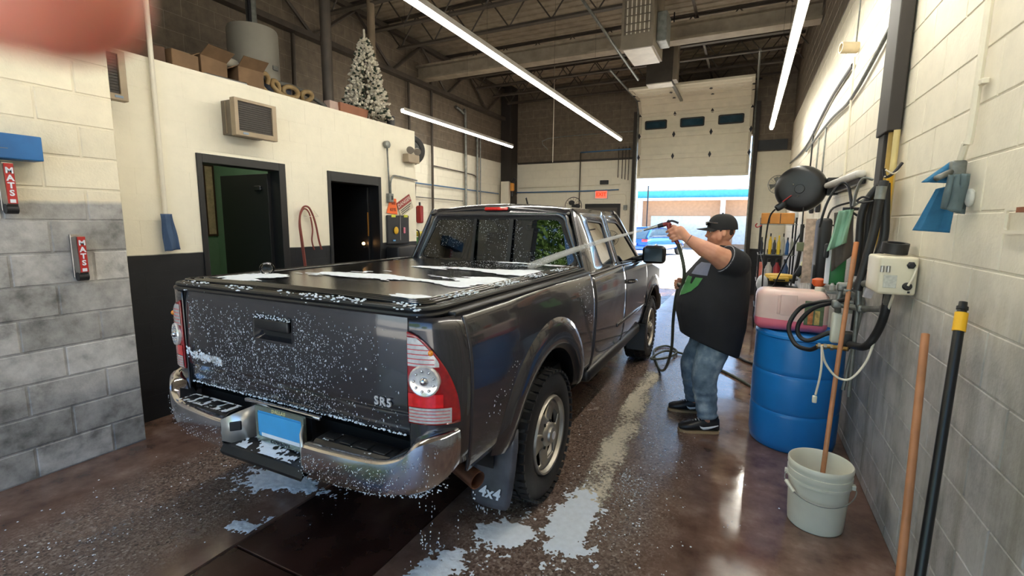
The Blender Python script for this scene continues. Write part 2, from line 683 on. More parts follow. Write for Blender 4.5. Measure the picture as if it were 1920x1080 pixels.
# far left wall
w = wall_box('wall_far_left', (XF - 0.2, Y0, 0), (XF - 0.006, YB, ZC), M_FARM)
w['label'] = 'outer left block wall seen above and past the office partition'
block_wall(w, M_FAR, (XF - 0.006, Y0, 0), (0, 1, 0), YB - Y0, ZC, phase=0.15, joint=0.007, bev=0.002, proud=0.002)
# wall round the open doorway behind the camera
OX0, OX1, OZ = -3.86, 0.68, 4.1
w = sroot('wall_front', (-2.7, Y0, 0))
mb = MB()
for a, b, c, d in ((XF - 0.2, OX0, 0, ZC), (OX1, XR + 0.2, 0, ZC), (OX0, OX1, OZ, ZC)):
    mb.span((a, Y0 - 0.2, c), (b, Y0, d))
mb.build('wall_core', M_DARKB, w)

# office rooms behind the partition
M_GREEN = pm('office_green', (118, 158, 132), 0.7, var=0.05)
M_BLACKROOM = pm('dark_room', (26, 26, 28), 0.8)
w = sroot('wall_office', (-5.2, 2.8, 0))
mb = MB()
mb.span((XF, 1.78, 0), (XF + 0.02, 3.87, PT - 0.1)).span((XF, 1.76, 0), (XL - T, 1.78, PT - 0.1)).span((XF, 3.865, 0), (XL - T, 3.875, PT - 0.1))
mb.build('green_lining', M_GREEN, w)
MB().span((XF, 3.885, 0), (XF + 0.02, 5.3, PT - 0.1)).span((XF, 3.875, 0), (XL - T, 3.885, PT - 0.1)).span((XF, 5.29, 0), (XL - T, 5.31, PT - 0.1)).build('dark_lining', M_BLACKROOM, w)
o = wall_box('ceiling_office', (XF, Y0, PT - 0.1), (XL - T, 5.46, PT - 0.02), pm('loft_boards', (96, 84, 70), 0.8))

# ------------------------------------------------------------------ floor
def floor_mat():
    t = NT('wet_concrete')
    p = t.pos()
    x = t.xyz(p)
    big = t.noise(p, 0.9, 4)
    mid = t.noise(p, 5.0, 5, 0.6)
    fine = t.noise(p, 90.0, 2, 0.6)
    base = t.ramp(mid, [(0.3, hexc(84, 62, 52)), (0.55, hexc(118, 92, 80)), (0.8, hexc(152, 128, 114))])
    # worn wheel tracks where the aggregate is bare
    def band(c, wdt):
        d = t.math('ABSOLUTE', t.math('SUBTRACT', t.math('ADD', x[0], t.math('MULTIPLY', t.math('SUBTRACT', big, 0.5), 0.5)), c))
        return t.math('SUBTRACT', 1.0, t.math('DIVIDE', d, wdt), clamp=True)
    tr = t.math('MAXIMUM', band(-2.85, 0.55), band(-0.8, 0.62))
    trk = t.math('MULTIPLY', t.ramp(tr, [(0.0, (0, 0, 0, 1)), (0.45, (1, 1, 1, 1))]), 1.0)
    grit = t.n('ShaderNodeTexVoronoi')
    grit.inputs['Scale'].default_value = 95.0
    t.l(p, grit.inputs['Vector'])
    gcol = t.ramp(grit.outputs['Color'], [(0.0, hexc(52, 42, 38)), (0.45, hexc(110, 92, 82)), (0.8, hexc(142, 124, 112)), (1.0, hexc(190, 180, 172))])
    col = t.mix(t.math('MULTIPLY', trk, 0.8), base, gcol)
    wet = t.ramp(t.noise(p, 1.7, 5, 0.6), [(0.38, (0.035, 0.035, 0.035, 1)), (0.66, (0.26, 0.26, 0.26, 1))])
    rough = t.math('ADD', wet, t.math('MULTIPLY', trk, 0.05))
    h = t.math('ADD', t.math('MULTIPLY', t.math('MULTIPLY', grit.outputs['Distance'], trk), 1.3), t.math('ADD', t.math('MULTIPLY', fine, 0.10), t.math('MULTIPLY', mid, 0.35)))
    nr = t.bump(h, 0.26, 0.006)
    t.bsdf(col, rough, 0.0, nr, spec=0.85)
    return t.m
M_FLOOR = floor_mat()
mb = MB()
TX0, TX1 = -2.20, -1.43
mb.span((XF - 0.2, Y0 - 0.2, -0.12), (TX0, YB + 0.2, 0)).span((TX1, Y0 - 0.2, -0.12), (XR + 0.2, YB + 0.2, 0)).span((TX0, Y0 - 0.2, -0.12), (TX1, YB + 0.2, -0.05))
floor = struct(mb.build('floor', M_FLOOR, loc=(-2.7, 5.2, 0)))
floor['label'] = 'wet brown concrete floor of the wash bay'
def plate_mat():
    t = NT('trench_plate')
    p = t.pos()
    n = t.noise(p, 3.2, 5)
    col = t.ramp(n, [(0.32, hexc(38, 22, 18)), (0.6, hexc(66, 42, 34)), (0.78, hexc(104, 78, 66))])
    t.bsdf(col, t.ramp(n, [(0.35, (0.16, 0.16, 0.16, 1)), (0.7, (0.45, 0.45, 0.45, 1))]), 0.0, t.bump(t.noise(p, 60), 0.15, 0.003), spec=0.6)
    return t.m
M_PLATE = plate_mat()
yy = -1.7
for L in (1.05, 0.99, 1.0, 1.22, 1.22, 1.22, 1.22, 1.22, 1.22, 1.22, 1.22, 1.22):
    y1 = min(yy + L, YB)
    o = MB().span((TX0 + 0.008, yy + 0.006, -0.05), (TX1 - 0.008, y1 - 0.006, -0.006)).build('trench_cover', M_PLATE, floor, bevel=0.004)
    yy = y1
    if yy >= YB:
        break

# ------------------------------------------------------------------ roof: deck, joists, girder
M_DECK = pm('roof_deck', (150, 138, 120), 0.7, var=0.2, coords='pos')
M_STEEL = pm('dark_steel', (70, 62, 54), 0.6, var=0.25, coords='pos')
M_GIRD = pm('pale_steel', (150, 138, 122), 0.6, var=0.2, coords='pos')
deck = MB()
ys = []
y = Y0 - 0.2
prof = []
while y < YB + 0.2:
    prof += [(y, ZC), (y + 0.09, ZC), (y + 0.11, ZC + 0.018), (y + 0.18, ZC + 0.018)]
    y += 0.20
L0 = [(XF - 0.2, a, b) for a, b in prof]
L1 = [(XR + 0.2, a, b) for a, b in prof]
deck.loft([L0, L1], closed=False)
deck.build('ceiling', M_DECK, loc=(-2.7, 5.2, ZC))
struct(bpy.data.objects['ceiling'], 'ribbed metal roof deck')
def bar_joist(yj, zt, zb, x0, x1):
    r = thing('roof_joist', 'dark open web steel joist under the roof deck', 'joist', ((x0 + x1) / 2, yj, zb), group='roof joists')
    MB().span((x0, yj - 0.045, zt - 0.012), (x1, yj + 0.045, zt)).span((x0, yj - 0.006, zt - 0.05), (x1, yj + 0.006, zt - 0.012)).build('top_chord', M_STEEL, r)
    MB().span((x0 + 0.3, yj - 0.045, zb), (x1 - 0.3, yj + 0.045, zb + 0.012)).span((x0 + 0.3, yj - 0.006, zb + 0.012), (x1 - 0.3, yj + 0.006, zb + 0.05)).build('bottom_chord', M_STEEL, r)
    n = int((x1 - x0) / 0.36)
    for i in range(n):
        xa = x0 + (x1 - x0) * i / n
        xb = x0 + (x1 - x0) * (i + 1) / n
        za, zb2 = (zt - 0.02, zb + 0.02) if i % 2 == 0 else (zb + 0.02, zt - 0.02)
        MB().cyl((xa, yj, za), (xb, yj, zb2), 0.012, n=6).build('web_bar', M_STEEL, r)
    return r
for yj in (0.8, 1.6, 2.4, 3.2, 4.0, 4.8, 5.6, 6.4, 7.2, 9.2, 10.0, 10.8, 11.6):
    bar_joist(yj, ZC - 0.002, ZC - 0.52, XF + 0.02, XR - 0.02)
for xb in (-4.4, -0.9):
    o = MB().span((xb - 0.02, Y0 + 0.02, ZC - 0.47), (xb + 0.02, YB - 0.02, ZC - 0.455)).build('bridging_rod', M_STEEL, loc=(xb, 5, ZC - 0.47))
    tag(o, 'long steel bridging strip tying the roof joists %s' % ('above the pickup bed side of the office' if xb < -3 else 'near the unit heater'), 'brace')
g = thing('roof_girder', 'pale steel girder crossing under the roof joists', 'beam', (-2.7, 8.2, 4.42))
for nm, z0, z1, hy in (('top_flange', 4.66, 4.70, 0.10), ('web', 4.46, 4.66, 0.015), ('bottom_flange', 4.42, 4.46, 0.12)):
    MB().span((XF + 0.02, 8.2 - hy, z0), (XR - 0.02, 8.2 + hy, z1)).build(nm, M_GIRD, g)
# trussed ledger along the far left wall
g = thing('wall_truss', 'dark steel truss running along the outer left wall', 'truss', (XF + 0.2, 5.2, 4.32))
MB().span((XF + 0.02, Y0, 4.32), (XF + 0.16, YB - 0.4, 4.40)).build('bottom_chord', M_STEEL, g)
MB().span((XF + 0.05, Y0, 5.05), (XF + 0.13, YB - 0.4, 5.13)).build('top_chord', M_STEEL, g)
n = 15
for i in range(n):
    ya = Y0 + (YB - 0.4 - Y0) * i / n
    yb = Y0 + (YB - 0.4 - Y0) * (i + 1) / n
    za, zb = (4.38, 5.08) if i % 2 == 0 else (5.08, 4.38)
    MB().cyl((XF + 0.09, ya, za), (XF + 0.09, yb, zb), 0.028, n=6).build('diagonal', M_STEEL, g)
# corner column, jamb posts
M_DKPAINT = pm('dark_brown_paint', (44, 38, 34), 0.6, coords='pos')
o = MB().span((XF + 0.02, YB - 0.38, 0), (XF + 0.34, YB - 0.01, ZC)).build('corner_column', M_DKPAINT, loc=(XF + 0.18, YB - 0.2, 0))
tag(o, 'dark steel column in the far corner between two block walls', 'column')
for xj in (DX0 - 0.06, DX1 + 0.06):
    o = MB().span((xj - 0.055, YB - 0.09, 0), (xj + 0.055, YB - 0.004, 4.3)).build('door_jamb', M_DKPAINT, loc=(xj, YB - 0.05, 0))
    tag(o, 'dark jamb post at the %s edge of the raised overhead door' % ('exit sign' if xj < -1 else 'wall fan'), 'jamb')

# ------------------------------------------------------------------ LED tubes
M_TUBE = emat('led_tube', (255, 250, 236), TUBE)
M_ALU = pm('fixture_alu', (196, 192, 184), 0.4, 0.6)
def led(x, y0, y1, z, label):
    r = thing('led_strip_light', label, 'light', (x, (y0 + y1) / 2, z), group='hanging LED strips')
    MB().cyl((x, y0, z), (x, y1, z), 0.026, n=12).build('lit_tube', M_TUBE, r)
    MB().prism([(x - 0.028, y0, z + 0.004), (x - 0.040, y0, z + 0.004), (x - 0.040, y0, z + 0.05), (x + 0.040, y0, z + 0.05), (x + 0.040, y0, z + 0.004), (x + 0.028, y0, z + 0.004), (x + 0.028, y0, z + 0.030), (x - 0.028, y0, z + 0.030)], (0, y1 - y0, 0)).build('housing', M_ALU, r)
    k = max(2, int((y1 - y0) / 1.6))
    for i in range(k + 1):
        yy = y0 + 0.1 + (y1 - y0 - 0.2) * i / k
        MB().cyl((x, yy, z + 0.05), (x, yy, ZC - 0.02), 0.002, n=5).build('hanging_wire', M_STEEL, r)
led(-2.44, 0.6, 9.93, 3.3, 'long bright LED strip hanging over the pickup')
led(0.27, 0.8, 9.8, 3.3, 'bright LED strip hanging along the right-hand white wall')
led(-4.90, 6.07, 9.9, 3.3, 'short bright LED strip near the dark corner column')
# ------------------------------------------------------------------ pickup truck
TC = -1.85
def tx(a):
    return TC + a
def paint_mat():
    t = NT('grey_mica_paint')
    v = t.obj()
    n = t.noise(v, 900, 1)
    col = t.ramp(n, [(0.3, (0.034, 0.032, 0.036, 1)), (0.7, (0.060, 0.056, 0.062, 1))])
    wv = t.noise(v, 2.2, 3)
    nr = t.bump(t.noise(t.scalev(v, (40, 40, 9)), 1.0, 2), 0.05, 0.002)
    p = t.bsdf(col, 0.27, 0.5, None, coat=1.0, spec=0.5)
    p.inputs['Coat Roughness'].default_value = 0.06
    t.l(nr, p.inputs['Coat Normal'])
    return t.m
M_PAINT = paint_mat()
M_CHROME = pm('wet_chrome', (205, 203, 206), 0.13, 1.0, var=0.05, bump=0.06, bscale=90)
M_BLKP = pm('black_plastic', (22, 22, 24), 0.38, var=0.2, bump=0.1)
M_GAP = pm('shadow_gap_rubber', (8, 8, 9), 0.8)
M_RUB = pm('tyre_rubber', (24, 23, 23), 0.55, var=0.25, bump=0.2)
M_RIM = pm('wheel_silver', (158, 152, 142), 0.35, 0.75, var=0.08)
M_DKMET = pm('chassis_black', (16, 15, 15), 0.7)
M_VINYL = pm('wet_vinyl', (24, 23, 23), 0.09, var=0.3, bump=0.12, bscale=220, spec=0.7)
M_TINT = glassmat('tinted_glass', (0.10, 0.11, 0.11), 0.015, 1.62)
M_QTINT = glassmat('quarter_glass', (0.10, 0.11, 0.11), 0.015, 1.35)
M_SGLASS = glassmat('side_glass', (0.24, 0.33, 0.32), 0.015, 1.33)
M_RED = pm('red_lens', (150, 14, 16), 0.12, var=0.2, scale=40, coat=1.0)
M_REDB = pm('bright_red_lens', (225, 32, 36), 0.12, var=0.15, scale=40, coat=1.0)
M_CLEAR = pm('clear_lens', (214, 208, 204), 0.15, 0.35, var=0.15, scale=60, coat=1.0)
M_AMB = pm('amber_bulb', (240, 140, 20), 0.2, coat=1.0)
M_SEAT = pm('seat_cloth', (46, 46, 48), 0.8)
M_FOAM = pm('soap_foam', (232, 238, 246), 0.55, var=0.06, scale=30, bump=0.35, bscale=120)

truck = thing('pickup_truck', 'dark grey four-wheel-drive pickup covered in soap suds', 'pickup truck', (TC, 3.9, 0))

PROF = [(0.50, 0.845), (0.56, 0.872), (0.66, 0.890), (0.80, 0.900), (0.95, 0.905), (1.06, 0.903), (1.14, 0.893), (1.20, 0.880), (1.245, 0.866), (1.27, 0.845)]
def wside(z):
    for (a, b), (c, d) in zip(PROF, PROF[1:]):
        if z <= c:
            f = max(0, (z - a) / (c - a))
            return b + (d - b) * f
    return PROF[-1][1]
RA, FA, WR = 2.46, 5.70, 0.385          # axle positions, tyre radius
def arch(y, yc, r, zc=0.40, k=1.0):
    d = abs(y - yc)
    if d >= r:
        return 0
    return zc + k * sqrt(max(0, r * r - d * d))

def side_panel(name, y0, y1, ztop, zlow, n=64, m=14, mirror=True, extra=None):
    mb = MB()
    ys = [y0 + (y1 - y0) * i / n for i in range(n + 1)]
    rows = []
    for j in range(m + 1):
        row = []
        for y in ys:
            zl, zt = zlow(y), ztop(y)
            f = j / m
            z = zl + (zt - zl) * f
            x = wside(min(z, 1.27)) + (extra(y, z) if extra else 0)
            row.append((tx(x), y, z))
        rows.append(row)
    mb.loft(rows, closed=False)
    outs = [mb]
    m2 = MB()
    m2.v = [(2 * TC - p[0], p[1], p[2]) for p in mb.v]
    m2.f = [tuple(reversed(q)) for q in mb.f]
    for q in ((mb, m2) if mirror else (mb,)):
        q.build(name, M_PAINT, truck, smooth=True, solid=0.012)

def flare_x(y, z, yc, ro=0.66, bulge=0.010):
    d = sqrt((y - yc) ** 2 + (z - 0.40) ** 2)
    f = max(0.0, min(1.0, (ro - d) / 0.035))
    return bulge * (f * f * (3 - 2 * f))
# box sides
side_panel('bed_side', 1.56, 3.262, lambda y: 1.262, lambda y: max(0.60 - 0.02 * min(1, max(0, (y - 1.5))), arch(y, RA, 0.53)), n=110, m=26, extra=lambda y, z: flare_x(y, z, RA))
# cab and front wing sides up to the belt line
def belt(y):
    return 1.235 - 0.03 * max(0, (y - 4.3)) - (0.16 * max(0, (y - 5.35)))
side_panel('cab_side', 3.29, 4.26, belt, lambda y: 0.52, n=20)
side_panel('door_panel', 4.272, 5.28, belt, lambda y: max(0.52, arch(y, FA, 0.49)), n=40)
side_panel('front_fender', 5.292, 6.40, belt, lambda y: max(0.52, arch(y, FA, 0.50)), n=70, m=20, extra=lambda y, z: flare_x(y, z, FA, 0.62) - 0.10 * max(0, (y - 6.1) / 0.3) ** 2)
# dark flare lips round the wheel openings
for sgn in (1, -1):
    for yc, r in ((RA, 0.53), (FA, 0.50)):
        mb = MB()
        L0, L1, L2 = [], [], []
        for i in range(41):
            a = radians(15) + (pi - radians(30)) * i / 40
            y, z = yc + r * cos(a), 0.40 + r * sin(a)
            x = wside(min(z, 1.2)) + 0.027
            L0.append((tx(sgn * x), y, z))
            L1.append((tx(sgn * (x - 0.03)), yc + (r - 0.03) * cos(a), 0.40 + (r - 0.03) * sin(a)))
            L2.append((tx(sgn * (x - 0.16)), yc + (r - 0.02) * cos(a), 0.40 + (r - 0.02) * sin(a)))
        mb.loft([L0, L1, L2], closed=False)
        mb.build('wheel_arch_lip', M_BLKP, truck, smooth=True, solid=0.008)
        mb = MB()
        A = [(tx(sgn * 0.80), yc + (r - 0.015) * cos(pi * i / 24), 0.40 + (r - 0.015) * sin(pi * i / 24)) for i in range(25)]
        B = [(tx(sgn * 0.45), p[1], p[2]) for p in A]
        mb.loft([A, B], closed=False)
        mb.add(B, [tuple(range(25))])
        mb.build('wheel_well', M_DKMET, truck, solid=0.006)
# body-colour rear flare crest, proud of the box side
for sgn in (1, -1):
    mb = MB()
    rows = []
    for rr, off in ((0.690, 0.0), (0.672, 0.010), (0.650, 0.022), (0.625, 0.030), (0.59, 0.034), (0.55, 0.032), (0.53, 0.026)):
        row = []
        for i in range(49):
            a = radians(13) + (pi - radians(26)) * i / 48
            y, z = RA + rr * 1.0 * cos(a), 0.40 + rr * sin(a)
            row.append((tx(sgn * (wside(min(max(z, 0.5), 1.2)) + off)), y, z))
        rows.append(row)
    mb.loft(rows, closed=False)
    mb.build('fender_flare', M_PAINT, truck, smooth=True)
# rocker and underbody
for sgn in (1, -1):
    MB().rbox((tx(sgn * 0.83), 4.2, 0.49), (0.11, 1.86, 0.10), 0.03).build('rocker_panel', M_BLKP, truck, smooth=True)
    # door moulding and crease strip
    MB().rbox((tx(sgn * 0.905), 4.62, 0.74), (0.016, 1.25, 0.035), 0.007).build('door_moulding', M_PAINT, truck, smooth=True)
mb = MB().span((tx(-0.62), 1.55, 0.52), (tx(0.62), 6.2, 0.60))
mb.span((tx(-0.50), 1.5, 0.42), (tx(-0.42), 6.2, 0.54)).span((tx(0.42), 1.5, 0.42), (tx(0.50), 6.2, 0.54))
mb.cyl((tx(-0.70), RA, 0.385), (tx(0.70), RA, 0.385), 0.05).sphere((tx(0), RA, 0.385), 0.15)
mb.cyl((tx(-0.70), FA, 0.385), (tx(0.70), FA, 0.385), 0.04)
mb.span((tx(-0.80), 1.50, 0.62), (tx(0.80), 3.25, 0.70)).span((tx(-0.8), 3.27, 0.50), (tx(0.8), 5.3, 0.58)).span((tx(-0.86), 3.262, 0.55), (tx(0.86), 3.29, 1.2))
mb.build('chassis', M_DKMET, truck)

# rear corners
CP = spline([(0.722, 1.405), (0.775, 1.410), (0.825, 1.428), (0.868, 1.465), (0.895, 1.515), (0.903, 1.56)], 6)
CP = [Vector((p[0], p[1], 0)) for p in [(q.x, q.y) if isinstance(q, Vector) else q for q in [Vector((a.x, a.y, 0)) if len(a) == 3 else Vector((a[0], a[1], 0)) for a in CP]]]
def cpt(s, off=0.0):
    k = (len(CP) - 1) * max(0.0, min(1.0, s))
    i = min(int(k), len(CP) - 2)
    f = k - i
    p = CP[i].lerp(CP[i + 1], f)
    d = (CP[i + 1] - CP[i]).normalized()
    return p + Vector((d.y, -d.x, 0)) * off
def corner_pt(sgn, s, z, off=0.0):
    p = cpt(s, off)
    w = wside(min(z, 1.265)) / 0.905
    x = p.x if s < 0.35 else p.x * (1 + (w - 1) * (s - 0.35) / 0.65)
    return (tx(sgn * x), p.y, z)
for sgn in (1, -1):
    mb = MB()
    mb.grid(lambda u, v: corner_pt(sgn, u, 0.66 + 0.60 * v), 24, 12)
    mb.build('bed_corner', M_PAINT, truck, smooth=True, solid=0.01)
    # tail lamp
    def smax(z):
        f = (z - 0.845) / 0.36
        return 0.70 * max(0.0, 1 - max(0, f) ** 1.9) ** 0.62 + 0.03
    def patch(za, zb, sa, sb, off, nu=14, nv=14):
        m_ = MB()
        def fn(u, v):
            z = za + (zb - za) * v
            a = sa(z) if callable(sa) else sa
            b = sb(z) if callable(sb) else sb
            return corner_pt(sgn, a + (max(b, a + 0.002) - a) * u, z, off)
        return m_.grid(fn, nu, nv)
    lamp = patch(0.845, 1.205, 0.02, smax, 0.012, 20, 24).build('tail_lamp', M_RED, truck, smooth=True, solid=0.01)
    lim = lambda q: (lambda z: min(q, smax(z) - 0.03))
    patch(1.075, 1.185, 0.04, lim(0.46), 0.020, 8, 8).build('reversing_lens', M_CLEAR, lamp, smooth=True)
    patch(0.915, 0.968, 0.04, lim(0.50), 0.021, 8, 6).build('brake_lens', M_REDB, lamp, smooth=True)
    patch(0.852, 0.912, 0.05, lim(0.60), 0.021, 12, 6).build('reflector_lens', M_CLEAR, lamp, smooth=True)
    for k in range(4):
        z = 0.862 + 0.013 * k
        patch(z, z + 0.002, 0.05, 0.58, 0.0235, 10, 1).build('lens_rib', M_REDB, lamp)
    for k in range(5):
        z = 1.085 + 0.018 * k
        patch(z, z + 0.0025, 0.04, lim(0.40), 0.0225, 8, 1).build('lens_rib', M_REDB, lamp)
    pc = Vector(corner_pt(sgn, 0.27, 1.020, 0.015))
    nx = Vector((sgn * 0.30, -1, 0.03)).normalized()
    MB().lathe(pc, nx, [(0.062, -0.012), (0.062, 0.006), (0.056, 0.012), (0.050, 0.010), (0.030, 0.008), (0.0, 0.007)], 24).build('led_ring', M_CLEAR, lamp, smooth=True)
    u_, w_, _ = frame_of(nx)
    for k in range(9):
        a = 2 * pi * k / 9
        MB().sphere(pc + nx * 0.011 + (u_ * cos(a) + w_ * sin(a)) * 0.040, 0.0055, 8, 6).build('led_dot', M_CHROME, lamp, smooth=True)
    MB().sphere(pc + nx * 0.009, 0.017, 10, 8).build('lamp_bulb', M_CHROME, lamp, smooth=True)
    MB().sphere(Vector(corner_pt(sgn, 0.36, 1.130, 0.02)), (0.010, 0.010, 0.012), 10, 8).build('amber_bulb', M_AMB, lamp, smooth=True)

# tailgate: flat upper panel, ledge and lower step, with a handle pocket
TG = [(1.275, 1.425), (1.265, 1.408), (1.20, 1.399), (1.00, 1.393), (0.885, 1.392), (0.868, 1.398), (0.860, 1.402), (0.80, 1.404), (0.775, 1.412)]
def tgy(z):
    for (a, b), (c, d) in zip(TG, TG[1:]):
        if z >= c:
            return d + (b - d) * (z - c) / (a - c)
    return TG[-1][1]
HX0, HX1, HZ0, HZ1 = -0.165, 0.085, 1.075, 1.185
xs = [-0.712, -0.70] + [-0.70 + (HX0 + 0.70) * i / 8 for i in range(1, 8)] + [HX0] + [HX0 + (HX1 - HX0) * i / 4 for i in range(1, 4)] + [HX1] + [HX1 + (0.70 - HX1) * i / 8 for i in range(1, 8)] + [0.70, 0.712]
zs = [1.275, 1.265, 1.23, HZ1, 1.15, 1.11, HZ0, 1.04, 1.0, 0.95, 0.905, 0.885, 0.868, 0.860, 0.83, 0.80, 0.775]
mb = MB()
vid = {}
for j, z in enumerate(zs):
    for i, x in enumerate(xs):
        vid[i, j] = len(mb.v)
        mb.v.append((tx(x), tgy(z) + 0.010 * (abs(x) / 0.712) ** 6, z))
for j in range(len(zs) - 1):
    for i in range(len(xs) - 1):
        xm, zm = (xs[i] + xs[i + 1]) / 2, (zs[j] + zs[j + 1]) / 2
        if HX0 < xm < HX1 and HZ0 < zm < HZ1:
            continue
        mb.f.append((vid[i, j], vid[i + 1, j], vid[i + 1, j + 1], vid[i, j + 1]))
tailgate = mb.build('tailgate', M_PAINT, truck, smooth=True)
MB().span((tx(-0.70), 1.43, 0.785), (tx(0.70), 1.46, 1.26)).build('inner_skin', M_DKMET, tailgate)
hx, hz = (HX0 + HX1) / 2, (HZ0 + HZ1) / 2
O = [(tx(a), tgy(b) - 0.002, b) for a, b in rrect(hx, hz, HX1 - HX0 + 0.016, HZ1 - HZ0 + 0.016, 0.03)]
I = [(tx(a), 1.438, b) for a, b in rrect(hx, hz, HX1 - HX0 - 0.03, HZ1 - HZ0 - 0.03, 0.03)]
mb = MB()
mb.loft([O, I], cap=False)
mb.add(I, [tuple(range(len(I)))])
pocket = mb.build('handle_pocket', M_PAINT, tailgate, smooth=True)
MB().rbox((tx(hx), 1.396, hz + 0.016), (HX1 - HX0 - 0.02, 0.022, 0.052), 0.009).build('handle', M_BLKP, tailgate, smooth=True)
for sx, w_ in ((-0.72, 0.006), (0.72, 0.006)):
    MB().span((tx(sx - w_), 1.41, 0.77), (tx(sx + w_), 1.45, 1.27)).build('gap_seal', M_GAP, truck)
M_BADGE = pm('chrome_badge', (214, 212, 214), 0.3, 0.35)
text('model_badge', 'SR5', 0.048, M_BADGE, tailgate, plane_mtx((tx(0.60), tgy(0.915) - 0.003, 0.905), (1, 0, 0), (0, 0, 1)), 0.003, 0.0012, 1.25)
text('name_badge', 'TACOMA', 0.050, M_BADGE, tailgate, plane_mtx((tx(-0.53), tgy(0.93) - 0.003, 0.925), (1, 0, 0), (0, 0, 1)), 0.003, 0.001, 1.1)

# bumper: two chrome wings that wrap the corners, black step pads, plate pocket between
BP = [(0.265, 1.268, 0.700, 0.545), (0.40, 1.272, 0.700, 0.548), (0.55, 1.282, 0.702, 0.55), (0.66, 1.298, 0.706, 0.555), (0.74, 1.318, 0.735, 0.565), (0.79, 1.338, 0.785, 0.572),
      (0.845, 1.375, 0.808, 0.59), (0.880, 1.415, 0.815, 0.615), (0.897, 1.45, 0.818, 0.64), (0.902, 1.485, 0.818, 0.655)]
def bspl(i, n=5):
    P3 = spline([Vector((p[0], p[1], p[2])) for p in BP], n)
    P4 = spline([Vector((p[3], 0, 0)) for p in BP], n)
    return [(a.x, a.y, a.z, b.x) for a, b in zip(P3, P4)]
BS = bspl(0)
bump_wings = {}
M_CHEEK = pm('lit_chrome', (226, 222, 214), 0.3, 0.75, var=0.05)  # bumper chrome lightened to carry the bright reflection in its colour
for sgn in (1, -1):
    mb = MB()
    loops = []
    for k, (x, y, zt, zb) in enumerate(BS):
        a, b = BS[max(0, k - 1)], BS[min(len(BS) - 1, k + 1)]
        d = Vector((b[0] - a[0], b[1] - a[1], 0)).normalized()
        nn = Vector((d.y, -d.x, 0))
        h = zt - zb
        sec = []
        for off, f in ((-0.075, 0.985), (-0.026, 1.0), (-0.010, 0.985), (-0.001, 0.94), (0.002, 0.78), (0.001, 0.5), (-0.003, 0.22), (-0.010, 0.08), (-0.030, 0.0), (-0.07, 0.02)):
            p = Vector((x, y, 0)) + nn * off
            sec.append((tx(sgn * p.x), p.y, zb + h * f))
        loops.append(sec)
    mb.loft(loops, cap=True)
    wing = mb.build('bumper_wing', M_CHROME, truck, smooth=True)
    bump_wings[sgn] = wing
    # step pad
    mb = MB()
    pr = [(1.405, 0.715), (1.36, 0.715), (1.325, 0.712), (1.305, 0.700), (1.305, 0.66), (1.405, 0.66)]
    mb.loft([[(tx(sgn * x), yy + (x - 0.3) * 0.03, zz) for yy, zz in pr] for x in (0.285, 0.40, 0.50, 0.60, 0.68)])
    pad = mb.build('step_pad', M_BLKP, truck, bevel=0.006)
    for k in range(4):
        MB().rbox((tx(sgn * (0.35 + 0.09 * k)), 1.36, 0.717), (0.06, 0.05, 0.006), 0.003).build('tread_rib', M_BLKP, pad)
    mb = MB()
    mb.loft([[(tx(sgn * x), yy, z0 + zz) for yy, zz in ((ya, 0.0), (yb, 0.0), (yb, -0.05), (ya, -0.05))] for x, ya, yb, z0 in ((0.68, 1.41, 1.325, 0.712), (0.74, 1.42, 1.36, 0.745), (0.79, 1.44, 1.39, 0.795), (0.83, 1.45, 1.41, 0.812), (0.86, 1.49, 1.46, 0.818))])
    mb.build('bumper_end_cap', M_BLKP, truck, smooth=True)
    # inward chrome face of the plate pocket
    mb = MB()
    mb.loft([[(tx(sgn * 0.268), 1.272, 0.60), (tx(sgn * 0.268), 1.272, 0.70)], [(tx(sgn * 0.225), 1.30, 0.585), (tx(sgn * 0.225), 1.30, 0.725)], [(tx(sgn * 0.165), 1.375, 0.60), (tx(sgn * 0.165), 1.375, 0.755)]], closed=False)
    mb.build('pocket_cheek', M_CHEEK, truck, smooth=True, solid=0.008)
mb = MB()
mb.loft([[(tx(s * x), yy, zz) for s in (-1,)] + [(tx(x), yy, zz)] for x, yy, zz in ((0.26, 1.262, 0.540), (0.27, 1.258, 0.556), (0.265, 1.275, 0.585), (0.20, 1.35, 0.600), (0.18, 1.385, 0.605), (0.18, 1.385, 0.54), (0.26, 1.262, 0.540))], closed=False)
mb.build('lower_step', M_BLKP, truck)
MB().span((tx(-0.2), 1.380, 0.55), (tx(0.2), 1.402, 0.765)).build('pocket_back', M_BLKP, truck)
MB().rbox((tx(0), 1.388, 0.765), (0.50, 0.02, 0.018), 0.006).build('bumper_top_bar', M_CHROME, truck, smooth=True)
MB().rbox((tx(-0.215), 1.306, 0.668), (0.050, 0.010, 0.045), 0.005, rot=(0, 0, radians(48))).build('trailer_socket', M_BLKP, truck)
